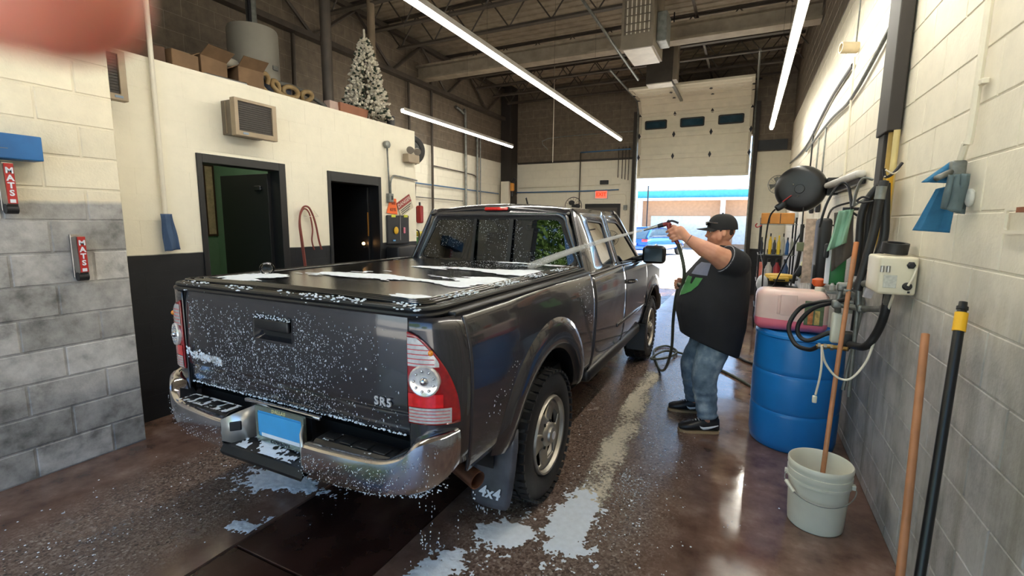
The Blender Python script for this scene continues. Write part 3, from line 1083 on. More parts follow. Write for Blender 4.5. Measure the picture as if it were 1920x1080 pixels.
# number plate
M_PLBLUE = pm('plate_blue', (70, 160, 215), 0.35, var=0.1)
M_PLW = pm('plate_white', (225, 230, 235), 0.35)
M_PLF = pm('plate_frame', (176, 190, 176), 0.25, 0.8)
M_INK = pm('dark_ink', (30, 34, 46), 0.6)
M_GOLD = pm('frame_letters', (214, 204, 150), 0.4)
PCX, PCZ, PY = 0.035, 0.692, 1.352
pl = MB().rbox((tx(PCX), PY, PCZ), (0.305, 0.006, 0.152), 0.002).build('number_plate', M_PLBLUE, truck)
O = [(tx(a), PY - 0.008, b) for a, b in rrect(PCX, PCZ, 0.318, 0.166, 0.008)]
I = [(tx(a), PY - 0.008, b) for a, b in rrect(PCX, PCZ, 0.286, 0.124, 0.008)]
MB().ring(O, I, (0, 0.012, 0)).build('plate_frame', M_PLF, pl)
MB().rbox((tx(PCX + 0.01), PY - 0.005, PCZ - 0.046), (0.27, 0.003, 0.030), 0.001).build('plate_band', M_PLW, pl)
MB().rbox((tx(PCX + 0.004), PY - 0.006, PCZ + 0.004), (0.30, 0.002, 0.094), 0.001).build('plate_field', M_PLBLUE, pl)
text('frame_text', 'DALLAS', 0.022, M_GOLD, pl, plane_mtx((tx(PCX), PY - 0.009, PCZ + 0.073), (1, 0, 0), (0, 0, 1)), 0.001, 0.0005, 1.2)
text('frame_text', 'COWBOYS', 0.022, M_INK, pl, plane_mtx((tx(PCX), PY - 0.009, PCZ - 0.073), (1, 0, 0), (0, 0, 1)), 0.001, 0.0005, 1.2)

# tonneau cover
mb = MB()
def tonz(x, y):
    return 1.302 + 0.010 * (1 - (x / 0.8) ** 2)
OUTL = rrect(0, 0, 1.60, 1.87, 0.085, 8)
loops = []
for k in (1.0, 0.985, 0.95, 0.88, 0.76, 0.60, 0.42, 0.22, 0.06):
    L = []
    for a, b in OUTL:
        x, y = a * k, 2.34 + b * k
        L.append((tx(x), y, tonz(x, y) - (0.006 if k == 1.0 else 0)))
    loops.append(L)
mb.loft(loops, cap=False)
mb.add(loops[-1], [tuple(range(len(OUTL)))])
cover = mb.build('tonneau_cover', M_VINYL, truck, smooth=True)
md = cover.modifiers.new('solidify', 'SOLIDIFY')
md.thickness = 0.018
md.offset = -1
def rail_path(hw, yr, r):
    P = [(tx(-hw), 3.27)]
    P += [(tx(-hw + r + r * cos(radians(180 + 11.25 * i))), yr + r + r * sin(radians(180 + 11.25 * i))) for i in range(9)]
    P += [(tx(hw - r + r * cos(radians(270 + 11.25 * i))), yr + r + r * sin(radians(270 + 11.25 * i))) for i in range(9)]
    return P + [(tx(hw), 3.27)]
for k, (hw, yr, z0, z1) in enumerate(((0.812, 1.398, 1.280, 1.296), (0.822, 1.392, 1.262, 1.276))):
    zz = (z0 + z1) / 2
    MB().tube([(a_, b_, zz) for a_, b_ in rail_path(hw, yr, 0.09)], 0.011, 8).build('cover_rail', M_BLKP, truck, smooth=True)
for sgn in (1, -1):
    MB().rbox((tx(sgn * 0.838), 2.39, 1.262), (0.06, 1.76, 0.022), 0.008).build('bed_rail_cap', M_BLKP, truck, smooth=True)
for off, yr in ((0.778, 1.428), (0.748, 1.458), (0.718, 1.488)):
    P = rail_path(off, yr, 0.07)
    P = P[:10] + [(P[9][0] + (P[10][0] - P[9][0]) * q / 8, yr) for q in range(1, 8)] + P[10:]
    MB().tube([(x_, y_, tonz(x_ - TC, 0) + 0.003) for x_, y_ in P], 0.0065, 8).build('cover_bead', M_VINYL, truck, smooth=True)

# ---- cab greenhouse
def rear_y(z):
    return 3.345 + (z - 1.2) * 0.20
def loop_rear(hw_b, hw_t, zb, zt, rb, rt, off=0.0, n=6):
    """rounded trapezoid on the sloping back of the cab"""
    c = [(-hw_b, zb, rb, 180), (hw_b, zb, rb, 270), (hw_t, zt, rt, 0), (-hw_t, zt, rt, 90)]
    out = []
    for i, (x, z, r, a0) in enumerate(c):
        sx = 1 if x > 0 else -1
        sz = 1 if z > 1.5 else -1
        cx, cz = x - sx * r, z - sz * r
        for k in range(n + 1):
            a = radians(a0 + 90 * k / n)
            px_, pz = cx + r * cos(a), cz + r * sin(a)
            out.append((tx(px_), rear_y(pz) - off + 0.045 * (abs(px_) / 0.8) ** 4, pz))
    return out
OUT = loop_rear(0.815, 0.635, 1.16, 1.725, 0.03, 0.10)
INN = loop_rear(0.715, 0.600, 1.285, 1.648, 0.05, 0.07)
MB().ring(OUT, INN).build('cab_back', M_PAINT, truck, smooth=True, solid=0.02)
SEAL = loop_rear(0.700, 0.585, 1.298, 1.636, 0.05, 0.07, 0.004)
MB().ring(loop_rear(0.722, 0.607, 1.278, 1.655, 0.05, 0.07, 0.012), SEAL, (0, 0.014, 0)).build('rear_window_seal', M_BLKP, truck, smooth=True)
rw = MB().add(loop_rear(0.705, 0.59, 1.293, 1.641, 0.05, 0.07, -0.002), [tuple(range(28))]).build('rear_window', M_TINT, truck)
for x, w_ in ((-0.175, 0.012), (0.160, 0.016)):
    MB().add([(tx(x + a), rear_y(z) - 0.010 + d, z) for a, z, d in ((-w_, 1.295, 0), (w_, 1.295, 0), (w_, 1.642, 0), (-w_, 1.642, 0), (-w_, 1.295, 0.012), (w_, 1.295, 0.012), (w_, 1.642, 0.012), (-w_, 1.642, 0.012))],
              [(0, 1, 2, 3), (4, 7, 6, 5), (0, 4, 5, 1), (1, 5, 6, 2), (2, 6, 7, 3), (3, 7, 4, 0)]).build('window_divider', M_BLKP, rw)
# roof
def roofp(u, v):
    y = 3.455 + (4.74 - 3.455) * v
    hw = 0.635 - 0.02 * max(0, (y - 4.2) / 0.5)
    x = -hw + 2 * hw * u
    e = abs(x) / hw
    zc = 1.762 - 0.015 * ((y - 4.0) / 0.7) ** 2
    z = zc - 0.045 * e ** 2.2 - (0.035 * max(0, (3.57 - y) / 0.115) ** 2 if y < 3.57 else 0)
    if y < 3.51:
        y = y - 0.012
    return (tx(x), y, z)
MB().grid(roofp, 28, 28).build('roof', M_PAINT, truck, smooth=True, solid=0.02)
bl = MB().rbox((tx(0.015), 3.448, 1.722), (0.235, 0.035, 0.034), 0.014).build('high_brake_lamp', M_BLKP, truck, smooth=True)
MB().rbox((tx(0.015), 3.432, 1.722), (0.215, 0.018, 0.026), 0.010).build('lens', pm('brake_lens_lit', (214, 24, 20), 0.15, var=0.15, scale=60, coat=1.0), bl, smooth=True)
# side frames: belt point and roof point at given y
def gx(z):
    return 0.805 - (z - 1.235) * 0.345
def sidept(sgn, y, z, off=0.0):
    return (tx(sgn * (gx(z) + off)), y, z)
def rounded(poly, r, n=4):
    out = []
    k = len(poly)
    for i in range(k):
        a, b, c = Vector((*poly[i - 1], 0)), Vector((*poly[i], 0)), Vector((*poly[(i + 1) % k], 0))
        da, dc = (a - b).normalized(), (c - b).normalized()
        rr = min(r, (a - b).length * 0.45, (c - b).length * 0.45)
        p0, p2 = b + da * rr, b + dc * rr
        for j in range(n + 1):
            t = j / n
            q = p0 * (1 - t) ** 2 + b * 2 * t * (1 - t) + p2 * t * t
            out.append((q.x, q.y))
    return out
CELLS = [([(3.33, 1.20), (4.265, 1.20), (4.265, 1.722), (3.47, 1.722)], [(3.80, 1.265), (4.17, 1.245), (4.17, 1.625), (3.72, 1.645)], M_QTINT, 'quarter_window'),
         ([(4.275, 1.20), (5.44, 1.10), (4.86, 1.60), (4.72, 1.715), (4.275, 1.722)], [(4.34, 1.245), (5.24, 1.205), (4.86, 1.54), (4.72, 1.628), (4.33, 1.640)], M_SGLASS, 'door_window')]
for sgn in (1, -1):
    for po, pi_, gm, nm in CELLS:
        O = [sidept(sgn, y, z) for y, z in rounded(po, 0.02)]
        I = [sidept(sgn, y, z) for y, z in rounded(pi_, 0.05)]
        MB().ring(O, I).build('window_frame', M_PAINT, truck, smooth=True, solid=0.025)
        O = [sidept(sgn, y, z, 0.014) for y, z in rounded(pi_, 0.05)]
        cy, cz = sum(p[0] for p in pi_) / len(pi_), sum(p[1] for p in pi_) / len(pi_)
        I = [sidept(sgn, cy + (y - cy) * 0.95, cz + (z - cz) * 0.93, 0.014) for y, z in rounded(pi_, 0.05)]
        MB().ring(O, I, (-sgn * 0.012, 0, 0)).build('window_seal', M_BLKP, truck, smooth=True)
        G = [sidept(sgn, y, z, 0.004) for y, z in rounded(pi_, 0.05)]
        MB().add(G, [tuple(range(len(G)))]).build(nm, gm, truck)
    # belt shoulder between side panel and glass frame
    mb = MB()
    A = [(tx(sgn * 0.858), 3.30 + 0.1 * i, belt(3.30 + 0.1 * i) + 0.0) for i in range(21)]
    B = [(tx(sgn * (0.805 + 0.008)), p[1], p[2] + 0.012) for p in A]
    mb.loft([A, B], closed=False)
    mb.build('belt_shoulder', M_PAINT, truck, smooth=True, solid=0.01)
    MB().rbox((tx(sgn * 0.83), 4.80, 1.235), (0.02, 0.86, 0.016), 0.006, rot=(radians(-2.2), 0, 0)).build('belt_trim', M_BLKP, truck)
    # door handles
    hdl = MB().tube([(tx(sgn * 0.905), 4.37, 1.075), (tx(sgn * 0.945), 4.40, 1.08), (tx(sgn * 0.948), 4.50, 1.08), (tx(sgn * 0.905), 4.54, 1.075)], 0.014, 8, 5).build('door_handle', M_PAINT, truck, smooth=True)
    # gap lines
    MB().span((tx(sgn * 0.868 - 0.01), 4.258, 0.55), (tx(sgn * 0.868 + 0.01), 4.274, 1.2)).build('door_gap', M_GAP, truck)
    MB().span((tx(sgn * 0.85 - 0.01), 3.262, 0.62), (tx(sgn * 0.85 + 0.01), 3.29, 1.23)).build('cab_gap', M_GAP, truck)
    # mirror
    mm = MB().rbox((tx(sgn * 1.02), 4.98, 1.30), (0.235, 0.11, 0.185), 0.05, seg=4).build('side_mirror', M_BLKP, truck, smooth=True)
    MB().tube([(tx(sgn * 0.80), 5.02, 1.235), (tx(sgn * 0.93), 5.0, 1.27)], 0.03, 8).build('mirror_arm', M_BLKP, mm, smooth=True)
    MB().rbox((tx(sgn * 1.02), 4.922, 1.30), (0.185, 0.012, 0.14), 0.005).build('mirror_glass', pm('mirror_glass', (44, 50, 52), 0.12, 0.6), mm)
# windscreen, hood, nose
mb = MB()
def wsp(u, v):
    z = 1.145 + (1.735 - 1.145) * v
    hw = gx(z) - 0.03
    x = -hw + 2 * hw * u
    y = 5.46 - (z - 1.145) * (5.46 - 4.735) / 0.59 - 0.12 * (abs(x) / 0.8) ** 2 * (1 - v) 
    return (tx(x), y, z - 0.03 * (abs(x) / 0.7) ** 2 * v)
mb.grid(wsp, 16, 8).build('windscreen', M_SGLASS, truck, smooth=True)
for sgn in (1, -1):
    MB().tube([(tx(sgn * 0.79), 5.40, 1.16), (tx(sgn * 0.73), 5.12, 1.40), (tx(sgn * 0.655), 4.80, 1.66), (tx(sgn * 0.63), 4.70, 1.71)], 0.035, 8, 4).build('windscreen_pillar', M_PAINT, truck, smooth=True)
def hoodp(u, v):
    y = 5.34 + 1.10 * v
    hw = 0.84 - 0.06 * v ** 3
    x = -hw + 2 * hw * u
    e = abs(x) / hw
    z = 1.195 - 0.15 * v ** 1.6 - 0.03 * e ** 4 + 0.02 * (1 - e) - 0.02 * v ** 8
    return (tx(x), y, z)
MB().grid(hoodp, 20, 16).build('hood', M_PAINT, truck, smooth=True, solid=0.015)
MB().rbox((tx(0), 6.46, 0.86), (1.40, 0.10, 0.34), 0.05).build('grille_panel', M_PAINT, truck, smooth=True)
MB().rbox((tx(0), 6.52, 0.90), (0.80, 0.04, 0.22), 0.02).build('grille', M_CHROME, truck, smooth=True)
MB().rbox((tx(0), 6.52, 0.58), (1.76, 0.18, 0.26), 0.07).build('front_bumper', M_PAINT, truck, smooth=True)
for sgn in (1, -1):
    MB().rbox((tx(sgn * 0.68), 6.42, 0.92), (0.30, 0.16, 0.18), 0.05).build('headlamp', M_CLEAR, truck, smooth=True)
# cabin: seats, dash, floor
for sx in (-0.38, 0.38):
    st = MB().rbox((tx(sx), 4.30, 1.02), (0.50, 0.13, 0.62), 0.05, rot=(radians(-14), 0, 0)).build('seat', M_SEAT, truck, smooth=True)
    MB().rbox((tx(sx), 4.22, 1.42), (0.26, 0.09, 0.18), 0.04).build('headrest', M_SEAT, st, smooth=True)
    MB().rbox((tx(sx), 4.55, 0.78), (0.50, 0.5, 0.16), 0.05).build('seat_cushion', M_SEAT, st, smooth=True)
MB().rbox((tx(0), 5.20, 1.05), (1.50, 0.36, 0.26), 0.06).build('dashboard', M_SEAT, truck, smooth=True)
wh = MB().lathe((tx(-0.38), 4.98, 1.12), (0, -1, 0.35), [(0.178, -0.012), (0.19, 0), (0.178, 0.012), (0.166, 0)], 28, closed=True).build('steering_wheel', M_BLKP, truck, smooth=True)
MB().cyl((tx(-0.56), 4.98, 1.12), (tx(-0.20), 4.98, 1.12), 0.02).build('wheel_spoke', M_BLKP, wh)
MB().rbox((tx(0), 4.66, 1.60), (0.22, 0.03, 0.06), 0.015).build('rear_view_mirror', M_BLKP, truck)
an = MB().rbox((tx(0.01), 4.06, 1.772), (0.06, 0.10, 0.02), 0.01).build('roof_aerial', M_BLKP, truck, smooth=True)
MB().tube([(tx(0.01), 4.06, 1.78), (tx(0.01), 4.02, 1.84)], 0.008, 6).build('aerial_mast', M_BLKP, an)

# ---- wheels
def wheel(sgn, y):
    xo = 0.905
    ax = Vector((sgn, 0, 0))
    c = Vector((tx(sgn * (xo - 0.12)), y, WR))
    R, w_ = WR, 0.12
    prof = [(0.235, -w_ + 0.01), (0.26, -w_), (0.33, -w_ + 0.002), (0.365, -w_ + 0.018), (0.378, -w_ + 0.045), (0.380, 0), (0.378, w_ - 0.045), (0.365, w_ - 0.018), (0.33, w_ - 0.002), (0.262, w_), (0.240, w_ - 0.012), (0.232, w_ - 0.03), (0.232, -w_ + 0.03)]
    ty = MB().lathe(c, ax, prof, 56, closed=True).build('tyre', M_RUB, truck, smooth=True)
    mb = MB()
    u_, w2, d_ = frame_of(ax)
    for k in range(44):
        for row, (h, hw, ph) in enumerate(((-0.094, 0.026, 0.0), (-0.032, 0.022, 0.5), (0.032, 0.022, 0.0), (0.094, 0.026, 0.5))):
            a = 2 * pi * (k + ph) / 44
            rdir = u_ * cos(a) + w2 * sin(a)
            tdir = (-u_ * sin(a) + w2 * cos(a))
            rr = 0.381 if abs(h) < 0.06 else 0.373
            m = Matrix((tdir, d_, rdir)).transposed()
            mb.box(c + rdir * rr + d_ * h, (0.036, hw * 2, 0.014), m)
    mb.build('tread_blocks', M_RUB, ty)
    # rim: barrel, lip, and a five-spoke disc with small triangular windows
    rim = MB().lathe(c, ax, [(0.236, w_ - 0.045), (0.232, w_ - 0.012), (0.224, w_ + 0.002), (0.214, w_ - 0.002), (0.206, w_ - 0.022), (0.200, w_ - 0.03), (0.196, -0.08), (0.225, -0.09)], 48, closed=True).build('wheel_rim', M_RIM, truck, smooth=True)
    MB().lathe(c, ax, [(0.199, w_ - 0.062), (0.0, w_ - 0.062)], 32).build('shade_disc', M_GAP, rim)  # black disc stands in for the shade seen between the spokes
    nsp = 5
    hs_ = pi / nsp
    for k in range(nsp):
        a0 = 2 * pi * k / nsp + 0.3
        rows = []
        for r, hw, h in ((0.040, hs_, w_ - 0.016), (0.085, hs_, w_ - 0.030), (0.108, hs_ * 0.97, w_ - 0.036), (0.13, hs_ * 0.74, w_ - 0.036), (0.155, hs_ * 0.56, w_ - 0.034), (0.182, hs_ * 0.48, w_ - 0.032), (0.188, hs_, w_ - 0.031), (0.206, hs_, w_ - 0.026)):
            row = []
            for q in range(9):
                e = -1 + 2 * q / 8
                a = a0 + hw * e
                hh = h - (0.012 * abs(e) ** 3 if 0.10 < r < 0.185 else 0)
                row.append(c + d_ * hh + (u_ * cos(a) + w2 * sin(a)) * r)
            rows.append(row)
        MB().loft(rows, closed=False).build('wheel_spoke', M_RIM, rim, smooth=True, solid=0.006)
    MB().lathe(c, ax, [(0.075, w_ - 0.028), (0.066, w_ - 0.010), (0.050, w_ - 0.002), (0.046, w_ + 0.010), (0.036, w_ + 0.016), (0.0, w_ + 0.018)], 28).build('hub_cap', M_RIM, rim, smooth=True)
    MB().lathe(c, ax, [(0.024, w_ + 0.017), (0.024, w_ + 0.020), (0.018, w_ + 0.021), (0.0, w_ + 0.0205)], 20).build('hub_emblem', M_BADGE, rim, smooth=True)
    for k in range(6):
        a = 2 * pi * k / 6
        MB().cyl(c + d_ * (w_ - 0.03) + (u_ * cos(a) + w2 * sin(a)) * 0.078, c + d_ * (w_ - 0.018) + (u_ * cos(a) + w2 * sin(a)) * 0.078, 0.010, n=6).build('wheel_nut', M_DKMET, rim)
for sgn in (1, -1):
    for y in (RA, FA):
        wheel(sgn, y)
# mud flaps, exhaust
M_FLAP = pm('wet_mudflap', (74, 74, 80), 0.22, var=0.25, scale=9, bump=0.1)
M_WHITEPRINT = pm('white_print', (214, 220, 228), 0.5)
for sgn in (1, -1):
    mb = MB()
    rows = []
    for z, a, b in ((0.60, 0.70, 0.905), (0.52, 0.69, 0.91), (0.40, 0.675, 0.905), (0.28, 0.665, 0.895), (0.21, 0.665, 0.885), (0.185, 0.685, 0.865)):
        rows.append([(tx(sgn * (a + (b - a) * i / 6)), 2.01 - 0.05 * (0.60 - z) / 0.4 - 0.012 * sin(pi * i / 6), z) for i in range(7)])
    fl = mb.loft(rows, closed=False).build('mud_flap', M_FLAP, truck, smooth=True, solid=0.008)
    text('flap_print', '4x4', 0.080, M_WHITEPRINT, fl, plane_mtx((tx(sgn * 0.775), 1.945, 0.262), (1, 0, 0), (0, 0.12, 1)), 0.001, 0.002, 1.0, 0.2)
    MB().rbox((tx(sgn * 0.83), 5.20, 0.37), (0.20, 0.012, 0.30), 0.005).build('mud_flap', M_BLKP, truck)
ex = MB().lathe((tx(0.735), 1.745, 0.485), (0.93, -0.30, -0.12), [(0.036, -0.45), (0.038, 0.0), (0.042, 0.12), (0.037, 0.12), (0.034, 0.0), (0.0, -0.05)], 20).build('exhaust_pipe', pm('rusty_exhaust', (120, 84, 66), 0.4, 0.7, var=0.3), truck, smooth=True)
text('door_badge', 'V6', 0.035, M_BADGE, truck, plane_mtx((tx(0.906), 5.18, 0.83), (0, 1, 0), (0, 0, 1)), 0.002, 0.0006)
# ------------------------------------------------------------------ the man with the spray gun
M_SKIN = None
def skin_mat():
    t = NT('skin')
    v = t.obj()
    col = t.ramp(t.noise(v, 14, 4), [(0.3, hexc(196, 134, 108)), (0.7, hexc(214, 158, 128))])
    p = t.bsdf(col, 0.5, 0, t.bump(t.noise(v, 160, 2), 0.12, 0.002))
    p.inputs['Subsurface Weight'].default_value = 0.08
    p.inputs['Subsurface Radius'].default_value = (0.02, 0.008, 0.004)
    return t.m
M_SKIN = skin_mat()
M_TEE = pm('black_cotton', (26, 27, 32), 0.85, var=0.25, scale=5, bump=0.5, bscale=16)
def denim_mat():
    t = NT('washed_denim')
    v = t.obj()
    n = t.noise(v, 7, 4)
    w = t.noise(t.scalev(v, (300, 300, 120)), 1.0, 2)
    col = t.ramp(n, [(0.30, hexc(62, 82, 100)), (0.52, hexc(112, 132, 148)), (0.72, hexc(176, 190, 198))])
    t.bsdf(col, 0.85, 0, t.bump(t.math('ADD', w, t.math('MULTIPLY', t.noise(v, 22, 3), 2.0)), 0.5, 0.004))
    return t.m
M_DENIM = denim_mat()
M_SHOE = pm('black_leather', (22, 22, 26), 0.4, var=0.2)
M_SOLE = pm('gum_sole', (168, 140, 104), 0.6)
M_WHT = pm('white_trim', (226, 226, 230), 0.5)
M_CAPB = pm('cap_black', (24, 25, 28), 0.8, bump=0.3, bscale=200)

man = thing('person', 'person in black T-shirt and jeans spraying the pickup with a hose', 'person', (-0.25, 4.0, 0))

def remeshed(mb, name, mat, parent, voxel, smooth_it=6, factor=0.6):
    o = mb.build(name, mat, parent, smooth=True, fix=False)
    md = o.modifiers.new('remesh', 'REMESH')
    md.mode = 'VOXEL'
    md.voxel_size = voxel
    md.use_smooth_shade = True
    md = o.modifiers.new('smooth', 'SMOOTH')
    md.factor = factor
    md.iterations = smooth_it
    return o

def capsule(mb, a, b, ra, rb, n=14):
    a, b = Vector(a), Vector(b)
    mb.cyl(a, b, ra, rb, n)
    mb.sphere(a, ra, n, 10)
    mb.sphere(b, rb, n, 10)
def chain(mb, pts, rad):
    for (p, q), (r, s) in zip(zip(pts, pts[1:]), zip(rad, rad[1:])):
        capsule(mb, p, q, r, s)

AL = radians(26)
FWD = Vector((-cos(AL), -sin(AL), 0))
LFT = Vector((sin(AL), -cos(AL), 0))
UP = Vector((0, 0, 1))
B0 = Vector((-0.165, 4.02, 0))
def bp(f, l, z):
    return B0 + FWD * f + LFT * l + UP * z

body = MB()
# torso and legs inside the clothes
body.sphere(bp(0.03, 0, 0.98), (0.20, 0.21, 0.30), 16, 12)
body.sphere(bp(-0.01, 0, 1.22), (0.15, 0.20, 0.20), 16, 12)
chain(body, [bp(-0.03, 0, 1.30), bp(-0.005, 0, 1.44), bp(0.03, 0, 1.50)], [0.075, 0.068, 0.065])
SHL, ELB, WRL = Vector((-0.055, 3.86, 1.32)), Vector((-0.205, 3.745, 1.405)), Vector((-0.395, 3.742, 1.512))
chain(body, [SHL, (SHL + ELB) / 2 + Vector((0, 0, -0.008)), ELB, ELB.lerp(WRL, 0.35) + Vector((0, 0, -0.006)), WRL], [0.088, 0.084, 0.066, 0.062, 0.034])
SHR, ELR, WRR = Vector((-0.18, 4.24, 1.32)), Vector((-0.25, 4.32, 1.08)), Vector((-0.43, 4.22, 1.10))
chain(body, [SHR, ELR, WRR], [0.085, 0.062, 0.036])
# legs
HPN, KNN, ANN = Vector((-0.15, 3.92, 0.74)), Vector((-0.215, 3.86, 0.44)), Vector((-0.175, 3.84, 0.10))
HPF, KNF, ANF = Vector((-0.21, 4.14, 0.74)), Vector((-0.335, 4.18, 0.44)), Vector((-0.305, 4.22, 0.10))
chain(body, [HPN, KNN, ANN], [0.10, 0.065, 0.04])
chain(body, [HPF, KNF, ANF], [0.10, 0.065, 0.04])
# head: skull, jaw, brow, nose, lips, ears; looks towards the truck
HC = Vector((-0.175, 4.00, 1.565))
HF = (Vector((-0.985, -0.17, -0.03))).normalized()
HL = UP.cross(HF).normalized()
HU = HF.cross(HL)
HM = Matrix((HF, HL, HU)).transposed()
def hp(f, l, u):
    return HC + HF * f + HL * l + HU * u
body.sphere(hp(-0.005, 0, 0.015), (0.098, 0.080, 0.105), 20, 14, HM)
body.sphere(hp(0.030, 0, -0.055), (0.066, 0.066, 0.075), 18, 12, HM)
body.sphere(hp(0.050, 0, -0.100), (0.040, 0.046, 0.030), 14, 10, HM)
for s in (-1, 1):
    body.sphere(hp(0.055, 0.042 * s, -0.045), (0.030, 0.026, 0.032), 12, 8, HM)
    body.sphere(hp(0.076, 0.030 * s, 0.012), (0.018, 0.026, 0.010), 12, 8, HM)
    body.sphere(hp(-0.012, 0.084 * s, -0.015), (0.018, 0.009, 0.032), 12, 8, HM)
    body.sphere(hp(0.018, 0.066 * s, -0.040), (0.026, 0.014, 0.040), 12, 8, HM)
    body.sphere(hp(0.094, 0.012 * s, -0.040), (0.010, 0.009, 0.008), 10, 8, HM)
body.sphere(hp(0.092, 0, -0.016), (0.014, 0.011, 0.030), 12, 8, HM)
body.sphere(hp(0.104, 0, -0.036), (0.014, 0.012, 0.013), 12, 8, HM)
body.sphere(hp(0.088, 0, -0.068), (0.012, 0.024, 0.007), 12, 8, HM)
body.sphere(hp(0.086, 0, -0.080), (0.012, 0.021, 0.008), 12, 8, HM)
body.sphere(hp(0.020, 0, -0.115), (0.055, 0.055, 0.035), 14, 10, HM)
# left hand closed on the gun grip
G0, G1 = Vector((-0.528, 3.745, 1.592)), Vector((-0.462, 3.75, 1.478))      # grip top and bottom
GD = (G1 - G0).normalized()
GX = Vector((-GD.z, 0, GD.x)).normalized()
if GX.x < 0:
    GX = -GX
def gp(t, x, y):
    return G0.lerp(G1, t) + GX * x + Vector((0, 1, 0)) * y
chain(body, [WRL, gp(0.50, 0.060, -0.014), gp(0.45, 0.036, -0.024)], [0.034, 0.036, 0.026])
capsule(body, gp(0.22, 0.034, -0.022), gp(0.86, 0.038, -0.022), 0.021, 0.020)
for k, (t, ln) in enumerate(((0.20, 1.0), (0.42, 1.08), (0.63, 1.0), (0.84, 0.85))):
    chain(body, [gp(t, 0.030, -0.026), gp(t - 0.02, -0.010, -0.034 * ln), gp(t, -0.030 * ln, -0.012), gp(t + 0.02, -0.026 * ln, 0.016), gp(t + 0.03, -0.006, 0.026)], [0.0115, 0.0105, 0.0095, 0.0085, 0.0075])
chain(body, [gp(0.30, 0.050, -0.006), gp(0.10, 0.034, 0.012), gp(0.0, 0.012, 0.024), gp(-0.04, -0.012, 0.024)], [0.016, 0.013, 0.0105, 0.0085])
# right hand round the hanging hose, in front of the belly
RH = Vector((-0.475, 4.17, 1.11))
chain(body, [WRR, RH + Vector((0.02, 0.02, 0))], [0.036, 0.034])
capsule(body, RH + Vector((0.005, 0.018, 0.034)), RH + Vector((0.005, 0.018, -0.034)), 0.020, 0.019)
for k, (dz, ln) in enumerate(((0.032, 1.0), (0.011, 1.08), (-0.011, 1.0), (-0.032, 0.85))):
    chain(body, [RH + Vector((-0.006, 0.020, dz)), RH + Vector((-0.030, 0.008, dz)), RH + Vector((-0.036 * ln, -0.016, dz)), RH + Vector((-0.016, -0.026 * ln, dz)), RH + Vector((0.004, -0.022, dz))], [0.0105, 0.010, 0.0092, 0.0082, 0.0075])
chain(body, [RH + Vector((0.012, 0.006, 0.036)), RH + Vector((0.006, -0.018, 0.050)), RH + Vector((-0.012, -0.030, 0.052))], [0.014, 0.011, 0.009])
bodyo = remeshed(body, 'body', M_SKIN, man, 0.0055, 5, 0.5)
# face details
M_HAIR = pm('dark_hair', (52, 36, 28), 0.8, bump=0.6, bscale=220)
M_EYEW = pm('eye_white', (225, 220, 214), 0.25)
M_IRIS = pm('eye_dark', (38, 28, 22), 0.15)
for s in (-1, 1):
    e = MB().sphere(hp(0.0765, 0.030 * s, -0.004), (0.010, 0.014, 0.008), 12, 8, HM).build('eye', M_EYEW, man, smooth=True)
    MB().sphere(hp(0.0848, 0.031 * s, -0.004), (0.004, 0.0055, 0.006), 10, 8, HM).build('iris', M_IRIS, e, smooth=True)
    MB().tube([hp(0.088, 0.012 * s, 0.013), hp(0.090, 0.028 * s, 0.018), hp(0.076, 0.050 * s, 0.012)], 0.0045, 6, 4).build('eyebrow', M_HAIR, man, smooth=True)
mb = MB()
for s in (-1, 1):
    mb.sphere(hp(-0.056, 0.042 * s, -0.004), (0.028, 0.027, 0.034), 12, 8, HM)
    mb.sphere(hp(0.004, 0.0735 * s, 0.012), (0.018, 0.008, 0.022), 12, 8, HM)
mb.sphere(hp(-0.074, 0, -0.010), (0.020, 0.048, 0.036), 12, 8, HM)
mb.build('hair', M_HAIR, man, smooth=True)
MB().tube([hp(0.104, -0.020, -0.075), hp(0.109, 0, -0.0745), hp(0.104, 0.020, -0.075)], 0.002, 6, 4).build('mouth', pm('lip_line', (128, 70, 62), 0.5), man, smooth=True)
# cap with sunglasses on it
cap = MB()
def capd(u, v):
    a = 2 * pi * u
    e = pi / 2 * v
    r = cos(e) ** 0.75 if v < 1 else 0
    return hp(-0.008 + 0.110 * r * cos(a), 0.092 * r * sin(a), 0.022 + 0.108 * sin(e))
cap.grid(capd, 36, 12)
cap.loft([[hp(-0.008 + 0.110 * cos(2 * pi * i / 36), 0.092 * sin(2 * pi * i / 36), 0.022) for i in range(36)], [hp(-0.010 + 0.109 * cos(2 * pi * i / 36), 0.092 * sin(2 * pi * i / 36), 0.008) for i in range(36)]], cap=False)
capo = cap.build('cap', M_CAPB, man, smooth=True)
mb = MB()
def brim(u, v):
    a = radians(-62 + 124 * u)
    rr = 0.098 + 0.082 * v * cos(a * 0.85)
    return hp(-0.004 + rr * cos(a), (0.094 + 0.01 * v) * sin(a), 0.016 - 0.010 * v + 0.010 * cos(a) - 0.018 * sin(a) ** 2)
mb.grid(brim, 16, 6).build('brim', M_CAPB, capo, smooth=True, solid=0.005)
MB().sphere(hp(-0.008, 0, 0.132), 0.007, 8, 6).build('cap_button', M_CAPB, capo, smooth=True)
M_LENS = pm('sunglass_lens', (16, 17, 20), 0.08, 0.2)
sg = MB().tube([hp(0.035, 0.084, 0.060), hp(0.086, 0.066, 0.066), hp(0.106, 0.020, 0.072), hp(0.110, 0.0, 0.070), hp(0.106, -0.020, 0.072), hp(0.086, -0.066, 0.066), hp(0.035, -0.084, 0.060)], 0.0035, 6, 4)
sg = sg.build('sunglasses_frame', pm('silver_frame', (186, 188, 192), 0.25, 0.9), capo, smooth=True)
